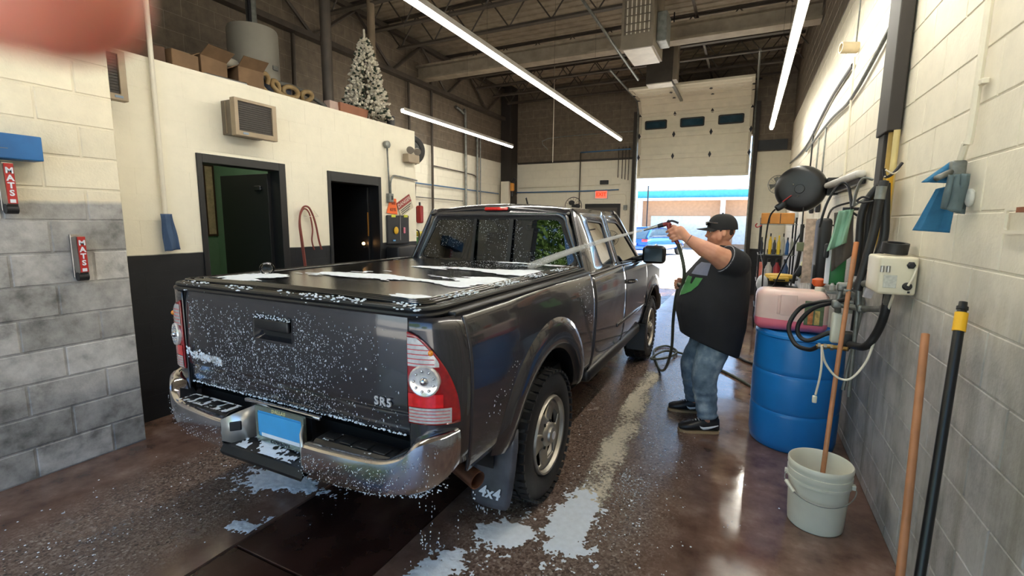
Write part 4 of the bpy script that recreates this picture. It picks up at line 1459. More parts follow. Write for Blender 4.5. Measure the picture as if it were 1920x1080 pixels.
for s in (-1, 1):
    MB().sphere(hp(0.100, 0.036 * s, 0.058), (0.010, 0.028, 0.017), 12, 8, HM).build('sunglasses_lens', M_LENS, sg, smooth=True)
# T-shirt
tee = MB()
rings = [(0.64, 0.42, 0.050, 0.215, 0.240), (0.74, 0.32, 0.052, 0.232, 0.250), (0.86, 0.18, 0.052, 0.254, 0.262), (0.98, 0.07, 0.052, 0.260, 0.266), (1.10, 0.0, 0.040, 0.250, 0.264), (1.22, 0, 0.018, 0.226, 0.258),
         (1.31, 0, -0.015, 0.180, 0.244), (1.375, 0, -0.03, 0.142, 0.205), (1.415, 0, -0.026, 0.102, 0.130), (1.445, 0, -0.014, 0.080, 0.085)]
loops = []
for z, sl, cf, hd, hw in rings:
    L = []
    for i in range(40):
        a = 2 * pi * i / 40
        ff = hd * (abs(cos(a)) ** 0.9) * (1 if cos(a) > 0 else -1)
        ll = hw * (abs(sin(a)) ** 0.9) * (1 if sin(a) > 0 else -1)
        wr = 1 + 0.012 * sin(5 * a + z * 9) * (1 if z < 1.1 else 0.3)
        L.append(bp(cf + ff * wr, ll * wr, z + sl * (cf + ff)))
    loops.append(L)
tee.loft(loops)
SLV = SHL.lerp(ELB, 0.55)
capsule(tee, bp(-0.02, 0.16, 1.31), SHL + Vector((0, 0, 0.004)), 0.115, 0.108)
tee.cyl(SHL, SLV, 0.110, 0.112, 20)
capsule(tee, bp(-0.02, -0.16, 1.31), SHR, 0.11, 0.10)
tee.cyl(SHR, SHR.lerp(ELR, 0.7), 0.10, 0.105, 20)
teeo = remeshed(tee, 't_shirt', M_TEE, man, 0.010, 4, 0.5)
SD = (ELB - SHL).normalized()
MB().lathe(SLV - SD * 0.004, SD, [(0.098, 0.0), (0.101, 0.004), (0.106, 0.002), (0.102, -0.003)], 24, closed=True).build('sleeve_hem', pm('grey_lining', (150, 152, 160), 0.8), teeo, smooth=True)
MB().lathe(bp(-0.012, 0, 1.446), (0.12, 0.0, 1), [(0.078, -0.008), (0.085, 0), (0.078, 0.010), (0.072, 0)], 28, closed=True).build('collar', M_TEE, teeo, smooth=True)
# chest print laid on the shirt
bpy.context.view_layer.update()
from mathutils.bvhtree import BVHTree
dg = bpy.context.evaluated_depsgraph_get()
BV = BVHTree.FromObject(teeo, dg)
TO = Vector(ORIGIN['person'])
def print_patch(poly, name, mat):
    """poly in (across, up) on the chest; cast on to the cloth from in front of it"""
    bm = bmesh.new()
    vs = [bm.verts.new((a, b, 0)) for a, b in poly]
    bm.faces.new(vs)
    bmesh.ops.triangulate(bm, faces=bm.faces[:])
    bmesh.ops.subdivide_edges(bm, edges=bm.edges[:], cuts=3, use_grid_fill=True)
    dirv = (FWD * -1).normalized()
    for v in bm.verts:
        src = bp(0.6, v.co.x, v.co.y) - TO
        hit = BV.ray_cast(src, dirv)
        v.co = (hit[0] if hit[0] is not None else src + dirv * 0.35) - dirv * 0.004
    me = bpy.data.meshes.new(name)
    bm.to_mesh(me)
    bm.free()
    me.materials.append(mat)
    o = bpy.data.objects.new(name, me)
    COL.objects.link(o)
    o.parent = teeo
    return o
print_patch([(0.03, 1.235), (0.19, 1.235), (0.165, 1.285), (0.14, 1.325), (0.02, 1.325), (0.0, 1.290)], 'chest_print', pm('grey_print', (112, 118, 140), 0.7))
print_patch([(0.01, 1.215), (0.075, 1.215), (0.085, 1.165), (0.105, 1.165), (0.115, 1.215), (0.175, 1.215), (0.165, 1.160), (0.13, 1.110), (0.07, 1.080), (0.0, 1.060), (-0.01, 1.100)], 'chest_print', pm('green_print', (74, 140, 78), 0.7))
print_patch([(0.002, 1.208), (0.012, 1.222), (0.012, 1.070), (0.0, 1.050)], 'chest_print', pm('pale_print', (170, 190, 170), 0.7))
# jeans
jn = MB()
jn.sphere((HPN + HPF) / 2 + Vector((0.0, 0, 0.06)), (0.185, 0.225, 0.16), 18, 12)
def leg(hip, knee, ank):
    P = spline([hip + Vector((0.01, 0, 0.02)), hip.lerp(knee, 0.5), knee, knee.lerp(ank, 0.5), ank + Vector((0, 0, 0.015))], 6)
    n = len(P)
    def rad(t):
        base = 0.128 * (1 - t) + 0.066 * t if t < 0.5 else 0.097 - (t - 0.5) * 0.05
        return base + (0.006 * sin(t * 60) if t > 0.62 else 0.002 * sin(t * 40))
    jn.tube(P, rad, 20)
leg(HPN, KNN, ANN)
leg(HPF, KNF, ANF)
jno = remeshed(jn, 'jeans', M_DENIM, man, 0.009, 3, 0.5)
# shoes
M_SHOE2 = M_SHOE
def shoe(ank, toe_dir):
    d = Vector((toe_dir[0], toe_dir[1], 0)).normalized()
    s_ = UP.cross(d)
    base = Vector((ank.x, ank.y, 0))
    P = lambda f, l, z: base + d * f + s_ * l + UP * z
    secs = [(-0.088, 0.032, 0.060, 0.115), (-0.07, 0.042, 0.055, 0.135), (-0.02, 0.046, 0.050, 0.138), (0.03, 0.047, 0.050, 0.124), (0.08, 0.050, 0.048, 0.098), (0.13, 0.054, 0.044, 0.078), (0.175, 0.049, 0.040, 0.066), (0.207, 0.030, 0.036, 0.050)]
    loops = []
    for f, hw, zm, zt in secs:
        L = []
        for i in range(20):
            a = 2 * pi * i / 20
            z = 0.018 + (zt - 0.018) * (0.5 + 0.5 * sin(a))
            w = hw * (abs(cos(a)) ** 0.6) * (1 if cos(a) > 0 else -1) * (1.0 if z < 0.05 else max(0.55, 1 - (z - 0.05) * 4.5))
            L.append(P(f, w, z))
        loops.append(L)
    sh = MB().loft(loops).build('shoe', M_SHOE, man, smooth=True)
    out = []
    for f, hw in ((-0.092, 0.020), (-0.085, 0.034), (-0.05, 0.043), (0.03, 0.047), (0.10, 0.054), (0.15, 0.054), (0.185, 0.046), (0.208, 0.030), (0.214, 0.012)):
        out.append((f, hw))
    poly = [P(f, w, 0.0) for f, w in out] + [P(f, -w, 0.0) for f, w in reversed(out)]
    MB().prism(poly, (0, 0, 0.019)).build('sole', M_SOLE, sh)
    for k in range(5):
        f = 0.045 + 0.018 * k
        zt = 0.116 - 0.0115 * k
        MB().tube([P(f, -0.026, zt - 0.010), P(f + 0.004, 0, zt + 0.004), P(f, 0.026, zt - 0.010)], 0.0045, 6, 4).build('lace', M_WHT, sh, smooth=True)
    # side swoosh on both flanks
    for sd in (-1, 1):
        crv = [(-0.075, 0.074, 0.003), (-0.04, 0.062, 0.006), (0.00, 0.050, 0.009), (0.035, 0.044, 0.010), (0.055, 0.052, 0.006), (0.062, 0.062, 0.001)]
        A, B = [], []
        for f, z, h in crv:
            w = 0.0490
            A.append(P(f, sd * (w - max(0, (z + h - 0.05)) * 0.16), z + h))
            B.append(P(f, sd * (w + 0.002 - max(0, (z - h - 0.05)) * 0.16), z - h))
        MB().loft([A, B], closed=False).build('side_mark', M_WHT, sh, smooth=True, solid=0.004)
    MB().cyl(P(-0.04, 0, 0.10), P(-0.035, 0, 0.135), 0.045, 0.047, 16).build('ankle_collar', M_SHOE, sh, smooth=True)
shoe(ANN, (-0.93, -0.30))
shoe(ANF, (-0.95, -0.20))
# bracelet on the left wrist
wd = (WRL - ELB).normalized()
MB().lathe(WRL - wd * 0.02, wd, [(0.036, -0.003), (0.040, 0), (0.036, 0.003)], 20, closed=True).build('bracelet', pm('bead_bracelet', (120, 110, 100), 0.4, 0.4, var=0.5, scale=60), man, smooth=True)

# ------------------------------------------------------------------ spray gun, hose, jet of water
M_GUN = pm('red_gun', (120, 38, 34), 0.4, var=0.2)
M_METAL = pm('brushed_metal', (170, 168, 164), 0.3, 0.9)
M_DKM = pm('dark_metal', (52, 52, 56), 0.4, 0.7)
gun = thing('spray_gun', 'red spray gun with metal lance in the man\'s raised hand', 'spray gun', (-0.52, 3.75, 1.47))
TIP = Vector((-0.715, 3.76, 1.566))
BRL = (TIP - Vector((-0.555, 3.748, 1.612))).normalized()
NB = Vector((-0.535, 3.747, 1.617))
gm = MB().tube([G1 + GD * 0.012, G0, NB + Vector((0.012, 0, 0.0)), NB + BRL * 0.05], lambda t: 0.0155, 10, 5).build('gun_body', M_GUN, gun, smooth=True)
MB().cyl(NB + BRL * 0.035, NB + BRL * 0.075, 0.018, 0.016, 14).build('collar', M_DKM, gun, smooth=True)
MB().cyl(NB + BRL * 0.070, TIP, 0.013, 0.009, 14).build('lance', M_METAL, gun, smooth=True)
MB().tube([NB + Vector((0.0, 0, 0.012)), NB + Vector((0.03, 0, 0.020)), NB + Vector((0.075, 0.0, 0.004))], 0.008, 8, 4).build('trigger_lever', M_DKM, gun, smooth=True)
MB().sphere(NB + Vector((0.004, 0, 0.014)), 0.014, 10, 8).build('pivot', M_DKM, gun, smooth=True)
M_HOSE = pm('grey_hose', (74, 78, 66), 0.5, var=0.12)
M_HOSED = pm('dark_hose', (34, 34, 36), 0.5, var=0.2)
hp_pts = [G1 + GD * 0.008, (-0.432, 3.78, 1.39), (-0.405, 3.80, 1.26), (-0.425, 3.93, 1.14), (-0.475, 4.10, 1.12), (-0.482, 4.165, 1.09), (-0.505, 4.22, 0.98), (-0.530, 4.34, 0.76), (-0.56, 4.58, 0.44), (-0.65, 4.92, 0.14),
          (-0.76, 5.28, 0.014), (-0.88, 5.70, 0.014), (-0.95, 6.10, 0.014), (-0.84, 6.35, 0.016), (-0.68, 6.12, 0.018), (-0.74, 5.70, 0.040), (-0.90, 5.55, 0.044), (-0.80, 6.0, 0.040), (-0.55, 6.02, 0.016), (-0.33, 5.80, 0.014), (0.05, 5.30, 0.014), (0.30, 4.85, 0.016), (0.55, 4.60, 0.02), (0.68, 4.5, 0.10)]
hs = MB().tube(hp_pts, 0.0135, 10, 8).build('wash_hose', M_HOSE, loc=(-0.6, 4.6, 0.0), smooth=True)
tag(hs, 'grey rubber hose running from the spray gun down on to the floor', 'hose')
def water_mat():
    t = NT('water_jet')
    v = t.obj()
    n = t.noise(t.scalev(v, (6, 6, 6)), 1.0, 3)
    tr = t.n('ShaderNodeBsdfTransparent')
    df = t.n('ShaderNodeBsdfDiffuse')
    df.inputs['Color'].default_value = (0.9, 0.9, 0.88, 1)
    tl = t.n('ShaderNodeBsdfTranslucent')
    tl.inputs['Color'].default_value = (0.9, 0.9, 0.88, 1)
    ad = t.n('ShaderNodeMixShader')
    ad.inputs[0].default_value = 0.5
    t.l(df.outputs[0], ad.inputs[1])
    t.l(tl.outputs[0], ad.inputs[2])
    mx = t.n('ShaderNodeMixShader')
    t.l(t.ramp(n, [(0.3, (0.22, 0.22, 0.22, 1)), (0.7, (0.36, 0.36, 0.36, 1))]), mx.inputs[0])
    t.l(tr.outputs[0], mx.inputs[1])
    t.l(ad.outputs[0], mx.inputs[2])
    t.l(mx.outputs[0], t.out.inputs['Surface'])
    return t.m
M_WATER = water_mat()
HIT = Vector((-1.31, 2.93, 1.316))
jet = thing('water_jet', 'white jet of water shooting from the spray gun on to the bed cover', 'water', tuple(HIT))
JD = HIT - TIP
MB().tube([TIP + JD * (0.02 + 0.98 * k / 14) + UP * (0.045 * 4 * (k / 14) * (1 - k / 14) * 0.4) for k in range(15)], lambda t: 0.008 + 0.020 * t, 12).build('spray_core', M_WATER, jet, smooth=True)
MB().tube([TIP + JD * (0.02 + 0.98 * k / 14) + UP * (0.045 * 4 * (k / 14) * (1 - k / 14) * 0.4) for k in range(15)], lambda t: 0.005 + 0.010 * t, 12).build('spray_core', M_WATER, jet, smooth=True)
dr = MB()
jr = random.Random(3)
for k in range(160):
    t = jr.random() ** 0.4
    p = TIP + JD * t + UP * (0.045 * 4 * t * (1 - t) * 0.4)
    s = (0.012 + 0.04 * t)
    p = p + Vector((jr.gauss(0, s * 0.6), jr.gauss(0, s * 0.6), jr.gauss(0, s * 0.6)))
    r = jr.uniform(0.0008, 0.0022)
    if p.z > 1.315:
        dr.add([p + q * r for q in ICO_V], ICO_F)
st = dr.build('droplets', M_FOAM, jet, fix=False)
st['kind'] = 'stuff'
# fan of water sheeting back off the cover
sp = MB()
for k in range(450):
    a = jr.uniform(-0.9, 0.9)
    d = Vector((-cos(a), -sin(a) * 0.9 - 0.25, 0)) 
    q = jr.random() ** 1.5
    p = HIT + d * q * 0.65 + UP * (0.004 + 0.06 * q * (1 - q) * jr.random())
    if 1.42 < p.y < 3.24 and abs(p.x - TC) < 0.78:
        r = jr.uniform(0.0008, 0.002)
        p.z = max(p.z, tonz(p.x - TC, 0) + 0.003)
        sp.add([p + v * r for v in ICO_V], ICO_F)
st = sp.build('splash', M_FOAM, jet, fix=False)
st['kind'] = 'stuff'
# ------------------------------------------------------------------ things along the right-hand wall
M_BLUEP = pm('blue_drum_plastic', (30, 122, 198), 0.30, var=0.10, scale=4)
M_WHITEP = pm('white_pail_plastic', (214, 212, 196), 0.38, var=0.08, scale=5)
M_WOOD = pm('pole_wood', (178, 122, 84), 0.5, var=0.18, scale=9)
M_BLKM = pm('black_metal', (20, 20, 22), 0.35, var=0.2)
M_GALV = pm('galvanised', (128, 130, 126), 0.45, 0.6, var=0.25, scale=20)
M_BEIGE = pm('beige_enamel', (222, 214, 190), 0.4, var=0.06)
M_CREAM = pm('cream_pipe', (228, 220, 200), 0.5, var=0.06)
M_YEL = pm('yellow_plastic', (232, 178, 34), 0.4)
M_BRASS = pm('brass', (150, 120, 70), 0.35, 0.8)
M_DKRUB = pm('black_rubber', (26, 26, 28), 0.5, var=0.2)

# blue drum
dc = (0.405, 3.985)
prof = [(0.0, 0.0), (0.262, 0.0), (0.276, 0.012), (0.286, 0.06), (0.289, 0.26), (0.287, 0.275), (0.282, 0.285), (0.287, 0.295), (0.290, 0.31), (0.291, 0.54), (0.289, 0.556), (0.283, 0.566), (0.289, 0.576), (0.289, 0.60), (0.286, 0.78), (0.280, 0.83), (0.268, 0.855), (0.255, 0.862), (0.252, 0.850), (0.0, 0.848)]
drum = thing('plastic_drum', 'tall blue plastic drum beside the white pail', 'drum', (dc[0], dc[1], 0))
MB().lathe((dc[0], dc[1], 0), (0, 0, 1), prof, 56).build('barrel', M_BLUEP, drum, smooth=True)
MB().lathe((dc[0], dc[1], 0.82), (0, 0, 1), [(0.282, 0.0), (0.292, 0.008), (0.290, 0.022), (0.276, 0.03)], 56).build('rim_ring', M_BLUEP, drum, smooth=True)
for a in (0.7, 2.9):
    MB().cyl((dc[0] + 0.19 * cos(a), dc[1] + 0.19 * sin(a), 0.846), (dc[0] + 0.19 * cos(a), dc[1] + 0.19 * sin(a), 0.862), 0.032, n=18).build('bung', M_BLUEP, drum, smooth=True)
# jug with pink liquid
def jug_mat(name, rgb, tr):
    t = NT(name)
    v = t.obj()
    p = t.bsdf(t.ramp(t.noise(v, 4, 3), [(0.3, hexc(*[int(c * 0.92) for c in rgb])), (0.7, hexc(*rgb))]), 0.35)
    p.inputs['Subsurface Weight'].default_value = tr
    p.inputs['Subsurface Radius'].default_value = (0.05, 0.03, 0.03)
    return t.m
M_JUG = jug_mat('milky_jug', (238, 204, 194), 0.3)
M_PINK = jug_mat('pink_liquid', (240, 120, 140), 0.2)
jx, jy, jz = 0.325, 3.95, 0.863
jug = thing('jug', 'translucent square jug of pink liquid on the blue drum', 'jug', (jx, jy, jz))
jw = MB().rbox((jx, jy, jz + 0.145), (0.455, 0.26, 0.29), 0.055, seg=6).build('jug_wall', M_JUG, jug, smooth=True)
lq = MB().rbox((jx, jy, jz + 0.145), (0.4575, 0.2625, 0.2925), 0.056, seg=6).build('liquid', M_PINK, jug, smooth=True)
bm = bmesh.new()
bm.from_mesh(lq.data)
bmesh.ops.bisect_plane(bm, geom=bm.verts[:] + bm.edges[:] + bm.faces[:], plane_co=(0, 0, 0.078), plane_no=(0.05, 0, 1), clear_outer=True)
bm.to_mesh(lq.data)
bm.free()
MB().rbox((jx - 0.08, jy - 0.128, jz + 0.19), (0.02, 0.012, 0.14), 0.005).build('moulded_rib', M_JUG, jug, smooth=True)
MB().rbox((jx - 0.02, jy - 0.128, jz + 0.19), (0.10, 0.008, 0.15), 0.003).build('moulded_panel', M_JUG, jug, smooth=True)
lb = MB().rbox((jx + 0.135, jy - 0.132, jz + 0.145), (0.115, 0.004, 0.17), 0.002).build('label', pm('jug_label', (92, 108, 78), 0.6, var=0.3, scale=30), jug)
MB().rbox((jx + 0.115, jy - 0.135, jz + 0.115), (0.03, 0.003, 0.10), 0.001).build('label_picture', pm('label_orange', (190, 118, 70), 0.6, var=0.4, scale=40), lb)
MB().rbox((jx + 0.155, jy - 0.135, jz + 0.115), (0.03, 0.003, 0.10), 0.001).build('label_picture', pm('label_yellow', (186, 160, 96), 0.6, var=0.4, scale=40), lb)
MB().cyl((jx + 0.17, jy, jz + 0.285), (jx + 0.17, jy, jz + 0.315), 0.03, n=18).build('cap', M_WHITEP, jug, smooth=True)
# pail
bx, by = 0.445, 2.885
pail = thing('pail', 'white plastic pail holding a wooden handle', 'pail', (bx, by, 0))
prof = [(0.0, 0.012), (0.118, 0.012), (0.128, 0.05), (0.142, 0.355), (0.148, 0.362), (0.152, 0.356), (0.152, 0.335), (0.146, 0.333), (0.146, 0.312), (0.151, 0.310), (0.151, 0.288), (0.145, 0.286), (0.144, 0.268), (0.149, 0.266), (0.149, 0.254), (0.142, 0.250), (0.134, 0.05), (0.130, 0.006), (0.124, 0.0), (0.0, 0.0)]
MB().lathe((bx, by, 0), (0, 0, 1), prof, 48).build('bucket_wall', M_WHITEP, pail, smooth=True)
e0, e1 = Vector((bx + 0.150, by - 0.02, 0.262)), Vector((bx - 0.150, by + 0.02, 0.262))
hd = [e0 + Vector((0.004, -0.012, 0))] + [Vector((bx + 0.168 * cos(a), by - 0.168 * sin(a), 0.262 - 0.075 * sin(a))) for a in [0.25 + (pi - 0.5) * i / 10 for i in range(11)]] + [e1 + Vector((-0.004, -0.012, 0))]
MB().tube(hd, 0.0028, 6, 3).build('wire_handle', M_GALV, pail, smooth=True)
MB().cyl((bx - 0.156, by - 0.055, 0.236), (bx - 0.120, by - 0.118, 0.208), 0.010, n=10).build('grip', M_WHITEP, pail, smooth=True)
for e in (e0, e1):
    MB().rbox(e + Vector((0, -0.008, 0)), (0.020, 0.026, 0.026), 0.004).build('handle_ear', M_WHITEP, pail)
MB().cyl((bx, by, 0.14), (bx, by, 0.142), 0.131, n=32).build('suds_water', pm('grey_water', (150, 150, 146), 0.1), pail)
st = MB().tube([(bx + 0.012, by + 0.02, 0.02), (0.515, 3.14, 0.82), (0.578, 3.36, 1.52)], 0.0125, 12, 6).build('broomstick', M_WOOD, loc=(bx + 0.012, by + 0.02, 0.02), smooth=True)
tag(st, 'long wooden handle standing in the white pail', 'pole')
MB().tube([(0.562, 3.305, 1.34), (0.578, 3.36, 1.52)], 0.0135, 12, 2).build('bare_end', pm('raw_wood', (190, 120, 74), 0.6, var=0.2), st, smooth=True)
# two poles leaning on the wall
o = MB().tube([(0.57, 1.93, 0.0), (0.635, 2.21, 0.585), (0.702, 2.50, 1.17)], 0.0145, 14, 4).build('wooden_pole', M_WOOD, loc=(0.57, 1.93, 0), smooth=True)
tag(o, 'bare wooden pole leaning against the grey block wall', 'pole')
b0, b1 = Vector((0.54, 1.72, 0.0)), Vector((0.715, 2.215, 1.35))
bpole = thing('extension_pole', 'black extension pole with a yellow collar leaning on the block wall', 'pole', tuple(b0))
d = (b1 - b0).normalized()
MB().cyl(b0, b0.lerp(b1, 0.955), 0.0155, n=18).build('shaft', M_BLKM, bpole, smooth=True)
MB().cyl(b0.lerp(b1, 0.925), b0.lerp(b1, 0.972), 0.019, n=18).build('collar', M_YEL, bpole, smooth=True)
MB().cyl(b0.lerp(b1, 0.972), b1, 0.014, 0.012, 18).build('threaded_tip', M_BLKM, bpole, smooth=True)
MB().cyl(b0.lerp(b1, 0.980), b0.lerp(b1, 0.988), 0.017, 0.017, 18).build('tip_ring', M_BLKM, bpole, smooth=True)

# wall-mounted dosing box with a strap roll on it
box = thing('dosing_box', 'beige wall box with dark knob and label sheet beside the hanging hoses', 'control box', (0.67, 2.97, 1.29))
MB().rbox((0.669, 2.98, 1.378), (0.152, 0.26, 0.185), 0.014).build('case', M_BEIGE, box, smooth=True)
MB().lathe((0.714, 2.850, 1.432), (0, -1, 0), [(0.018, 0.0), (0.018, 0.006), (0.010, 0.012), (0.0, 0.012)], 6).build('hex_plug', M_DKM, box)
MB().lathe((0.708, 2.850, 1.330), (0, -1, 0), [(0.019, 0.0), (0.019, 0.006), (0.013, 0.012), (0.0, 0.013)], 20).build('black_grommet', M_DKRUB, box, smooth=True)
MB().rbox((0.640, 2.848, 1.350), (0.052, 0.003, 0.062), 0.001).build('label_sheet', pm('grey_paper', (196, 196, 186), 0.7, var=0.15, scale=70), box)
MB().rbox((0.716, 2.848, 1.302), (0.010, 0.003, 0.010), 0.001).build('printed_square', M_DKRUB, box)
MB().tube([(0.708, 2.838, 1.335), (0.722, 2.835, 1.372), (0.735, 2.846, 1.42)], 0.005, 6, 4).build('drain_tube', M_CREAM, box, smooth=True)
for xx in (0.604, 0.628):
    MB().cyl((xx, 2.845, 1.395), (xx, 2.845, 1.425), 0.008, n=10).build('chrome_fitting', M_METAL, box, smooth=True)
roll = MB()
for k, r in enumerate((0.050, 0.044, 0.038)):
    roll.lathe((0.672, 2.97, 1.5115), (0.06, -0.12, 1), [(r, -0.030), (r + 0.005, -0.030), (r + 0.005, 0.022), (r, 0.022)], 28, closed=True)
roll = roll.build('strap_roll', M_DKRUB, loc=(0.672, 2.97, 1.47), smooth=True)
tag(roll, 'coiled black rubber strap lying on the beige wall box', 'strap')

# pipe manifold with dosing bottle
man_f = thing('pipe_manifold', 'grey pipe fittings with valves plumbed below the hanging hoses', 'manifold', (0.60, 3.2, 0.6))
MB().tube([(0.68, 2.92, 1.335), (0.655, 3.05, 1.315), (0.60, 3.30, 1.285), (0.53, 3.35, 1.26)], 0.020, 10, 4).build('upper_pipe', M_GALV, man_f, smooth=True)
MB().tube([(0.685, 3.08, 1.18), (0.62, 3.28, 1.145), (0.515, 3.36, 1.15)], 0.017, 10, 4).build('lower_pipe', M_GALV, man_f, smooth=True)
for p0, p1 in (((0.672, 2.97, 1.33), (0.682, 3.07, 1.18)), ((0.60, 3.30, 1.285), (0.61, 3.29, 1.145)), ((0.53, 3.36, 1.26), (0.515, 3.36, 1.15))):
    MB().cyl(p0, p1, 0.015, n=10).build('link_pipe', M_GALV, man_f, smooth=True)
for p, r in (((0.66, 3.0, 1.325), 0.030), ((0.60, 3.30, 1.285), 0.029), ((0.53, 3.36, 1.255), 0.030), ((0.685, 3.08, 1.18), 0.026), ((0.62, 3.28, 1.145), 0.026), ((0.515, 3.36, 1.15), 0.030)):
    MB().rbox(p, (r * 1.7, r * 1.9, r * 1.7), r * 0.45).build('fitting', M_GALV, man_f, smooth=True)
MB().cyl((0.605, 3.28, 1.145), (0.612, 3.30, 0.61), 0.011, n=10).build('down_pipe', M_GALV, man_f, smooth=True)
MB().cyl((0.635, 3.34, 1.145), (0.585, 3.32, 0.64), 0.010, n=10).build('down_pipe', M_GALV, man_f, smooth=True)
for p in ((0.545, 3.27, 1.245), (0.56, 3.26, 1.18)):
    MB().rbox(p, (0.036, 0.02, 0.016), 0.004).build('valve_lever', M_GALV, man_f, smooth=True)
btl = MB().rbox((0.530, 3.40, 1.0), (0.055, 0.055, 0.19), 0.016, seg=4).build('dosing_bottle', M_WHITEP, man_f, smooth=True)
MB().cyl((0.530, 3.40, 1.09), (0.522, 3.37, 1.14), 0.018, n=12).build('bottle_neck', M_GALV, btl, smooth=True)
MB().tube([(0.43, 3.34, 0.885), (0.50, 3.34, 0.892), (0.585, 3.30, 0.895)], 0.013, 10, 3).build('brass_connector', M_BRASS, man_f, smooth=True)
for x in (0.445, 0.475, 0.51, 0.545):
    MB().cyl((x - 0.008, 3.34, 0.888), (x + 0.008, 3.34, 0.889), 0.019, n=6).build('hex_nut', M_GALV, man_f)
MB().rbox((0.592, 3.40, 0.93), (0.07, 0.10, 0.10), 0.02).build('pump_body', M_DKRUB, man_f, smooth=True)
# hoses from the manifold
o = MB().tube([(0.52, 3.36, 1.17), (0.44, 3.45, 1.14), (0.35, 3.55, 1.08), (0.292, 3.52, 0.96), (0.33, 3.46, 0.86), (0.40, 3.38, 0.85), (0.44, 3.34, 0.885)], 0.0135, 10, 8).build('supply_hose', M_DKRUB, loc=(0.29, 3.5, 0.85), smooth=True)
tag(o, 'black hose looping in front of the pink jug', 'hose', 'hoses at the manifold')
o = MB().tube([(0.56, 3.28, 1.20), (0.50, 3.38, 1.155), (0.41, 3.45, 1.10), (0.345, 3.48, 1.0), (0.345, 3.48, 0.92), (0.40, 3.46, 0.89), (0.50, 3.44, 0.955), (0.54, 3.43, 0.96)], 0.0135, 10, 8).build('supply_hose', M_DKRUB, loc=(0.345, 3.48, 0.88), smooth=True)
tag(o, 'shorter black hose curving back under the dosing bottle', 'hose', 'hoses at the manifold')
o = MB().tube([(0.683, 3.05, 1.29), (0.682, 3.06, 1.16), (0.665, 3.10, 1.04), (0.63, 3.14, 0.955), (0.592, 3.30, 0.925)], 0.021, 12, 8).build('thick_hose', M_DKRUB, loc=(0.65, 3.1, 0.92), smooth=True)
tag(o, 'thick black hose dropping from the beige wall box', 'hose', 'hoses at the manifold')
o = MB().tube([(0.69, 2.97, 1.285), (0.69, 3.06, 1.16), (0.665, 3.10, 1.02), (0.635, 3.10, 0.88), (0.575, 3.10, 0.775), (0.51, 3.10, 0.775), (0.45, 3.10, 0.85), (0.425, 3.10, 0.94)], 0.0062, 8, 8).build('clear_tube', M_CREAM, loc=(0.57, 3.1, 0.77), smooth=True)
tag(o, 'thin white tube hanging in a loop from the beige wall box', 'tube')
ft = thing('suction_tube', 'short white suction tube with weighted end hanging before the blue drum', 'tube', (0.42, 3.1, 0.6))
MB().tube([(0.425, 3.10, 0.945), (0.432, 3.09, 0.85), (0.430, 3.09, 0.76), (0.420, 3.10, 0.655)], 0.0058, 8, 6).build('tube', M_CREAM, ft, smooth=True)
MB().rbox((0.417, 3.10, 0.628), (0.024, 0.022, 0.042), 0.006).build('foot_valve', M_WHITEP, ft, smooth=True)

# bundle of black hoses hanging on a hook by the dark channel
hb = thing('hose_hook', 'metal wall hook tied with cord, holding black hoses', 'hook', (0.70, 3.32, 1.85))
MB().tube([(0.742, 3.34, 1.96), (0.70, 3.32, 1.90), (0.665, 3.30, 1.885), (0.655, 3.30, 1.93)], 0.008, 8, 5).build('hook', M_DKM, hb, smooth=True)
MB().tube([(0.66, 3.28, 1.92), (0.70, 3.30, 1.90), (0.735, 3.34, 1.925), (0.70, 3.34, 1.90), (0.66, 3.29, 1.885)], 0.004, 6, 6).build('cord', M_CREAM, hb, smooth=True)
HB = [([(0.660, 3.28, 1.86), (0.645, 3.27, 1.75), (0.640, 3.28, 1.60), (0.62, 3.27, 1.45), (0.59, 3.26, 1.25)], 0.022, 'straight thick black hose under the wall hook, furthest forward'),
      ([(0.655, 3.36, 1.84), (0.62, 3.38, 1.78), (0.595, 3.40, 1.68), (0.60, 3.41, 1.50), (0.60, 3.40, 1.32)], 0.020, 'bowed black hose under the wall hook, next to the wooden handle'),
      ([(0.675, 3.32, 1.85), (0.685, 3.31, 1.70), (0.690, 3.30, 1.55), (0.66, 3.27, 1.42), (0.62, 3.24, 1.28)], 0.022, 'black hose under the wall hook, next to the yellow strip'),
      ([(0.663, 3.40, 1.84), (0.640, 3.44, 1.70), (0.645, 3.46, 1.50), (0.635, 3.46, 1.20), (0.63, 3.46, 0.98)], 0.018, 'longest black hose hanging close to the wall under the hook')]
for pts, r, lab in HB:
    o = MB().tube(pts, r, 10, 8).build('hanging_hose', M_DKRUB, loc=pts[-1], smooth=True)
    tag(o, lab, 'hose', 'hoses under the wall hook')
o = MB().tube([(0.648, 3.265, 1.83), (0.644, 3.262, 1.76)], 0.025, 12).build('hose_sleeve', M_GALV, loc=(0.645, 3.265, 1.76), smooth=True)
tag(o, 'grey metal sleeve round the top of a hanging black hose', 'sleeve')
o = MB().tube([(0.60, 3.28, 1.77), (0.57, 3.29, 1.775), (0.55, 3.30, 1.755), (0.575, 3.29, 1.745), (0.62, 3.28, 1.752)], 0.006, 6, 6).build('cable_loop', M_DKRUB, loc=(0.58, 3.29, 1.745), smooth=True)
tag(o, 'small black cable loop tied to the hanging hoses', 'cable')
o = MB().span((0.688, 3.36, 1.60), (0.716, 3.385, 1.90)).build('yellow_strip', M_YEL, loc=(0.70, 3.37, 1.6), bevel=0.004)
tag(o, 'yellow strip hanging between the black hoses', 'strip')
o = MB().rbox((0.652, 3.255, 1.29), (0.045, 0.02, 0.16), 0.006, rot=(0, radians(12), 0)).build('hang_tag', pm('pale_tag', (206, 200, 204), 0.6, var=0.15, scale=30), loc=(0.652, 3.255, 1.21), smooth=True)
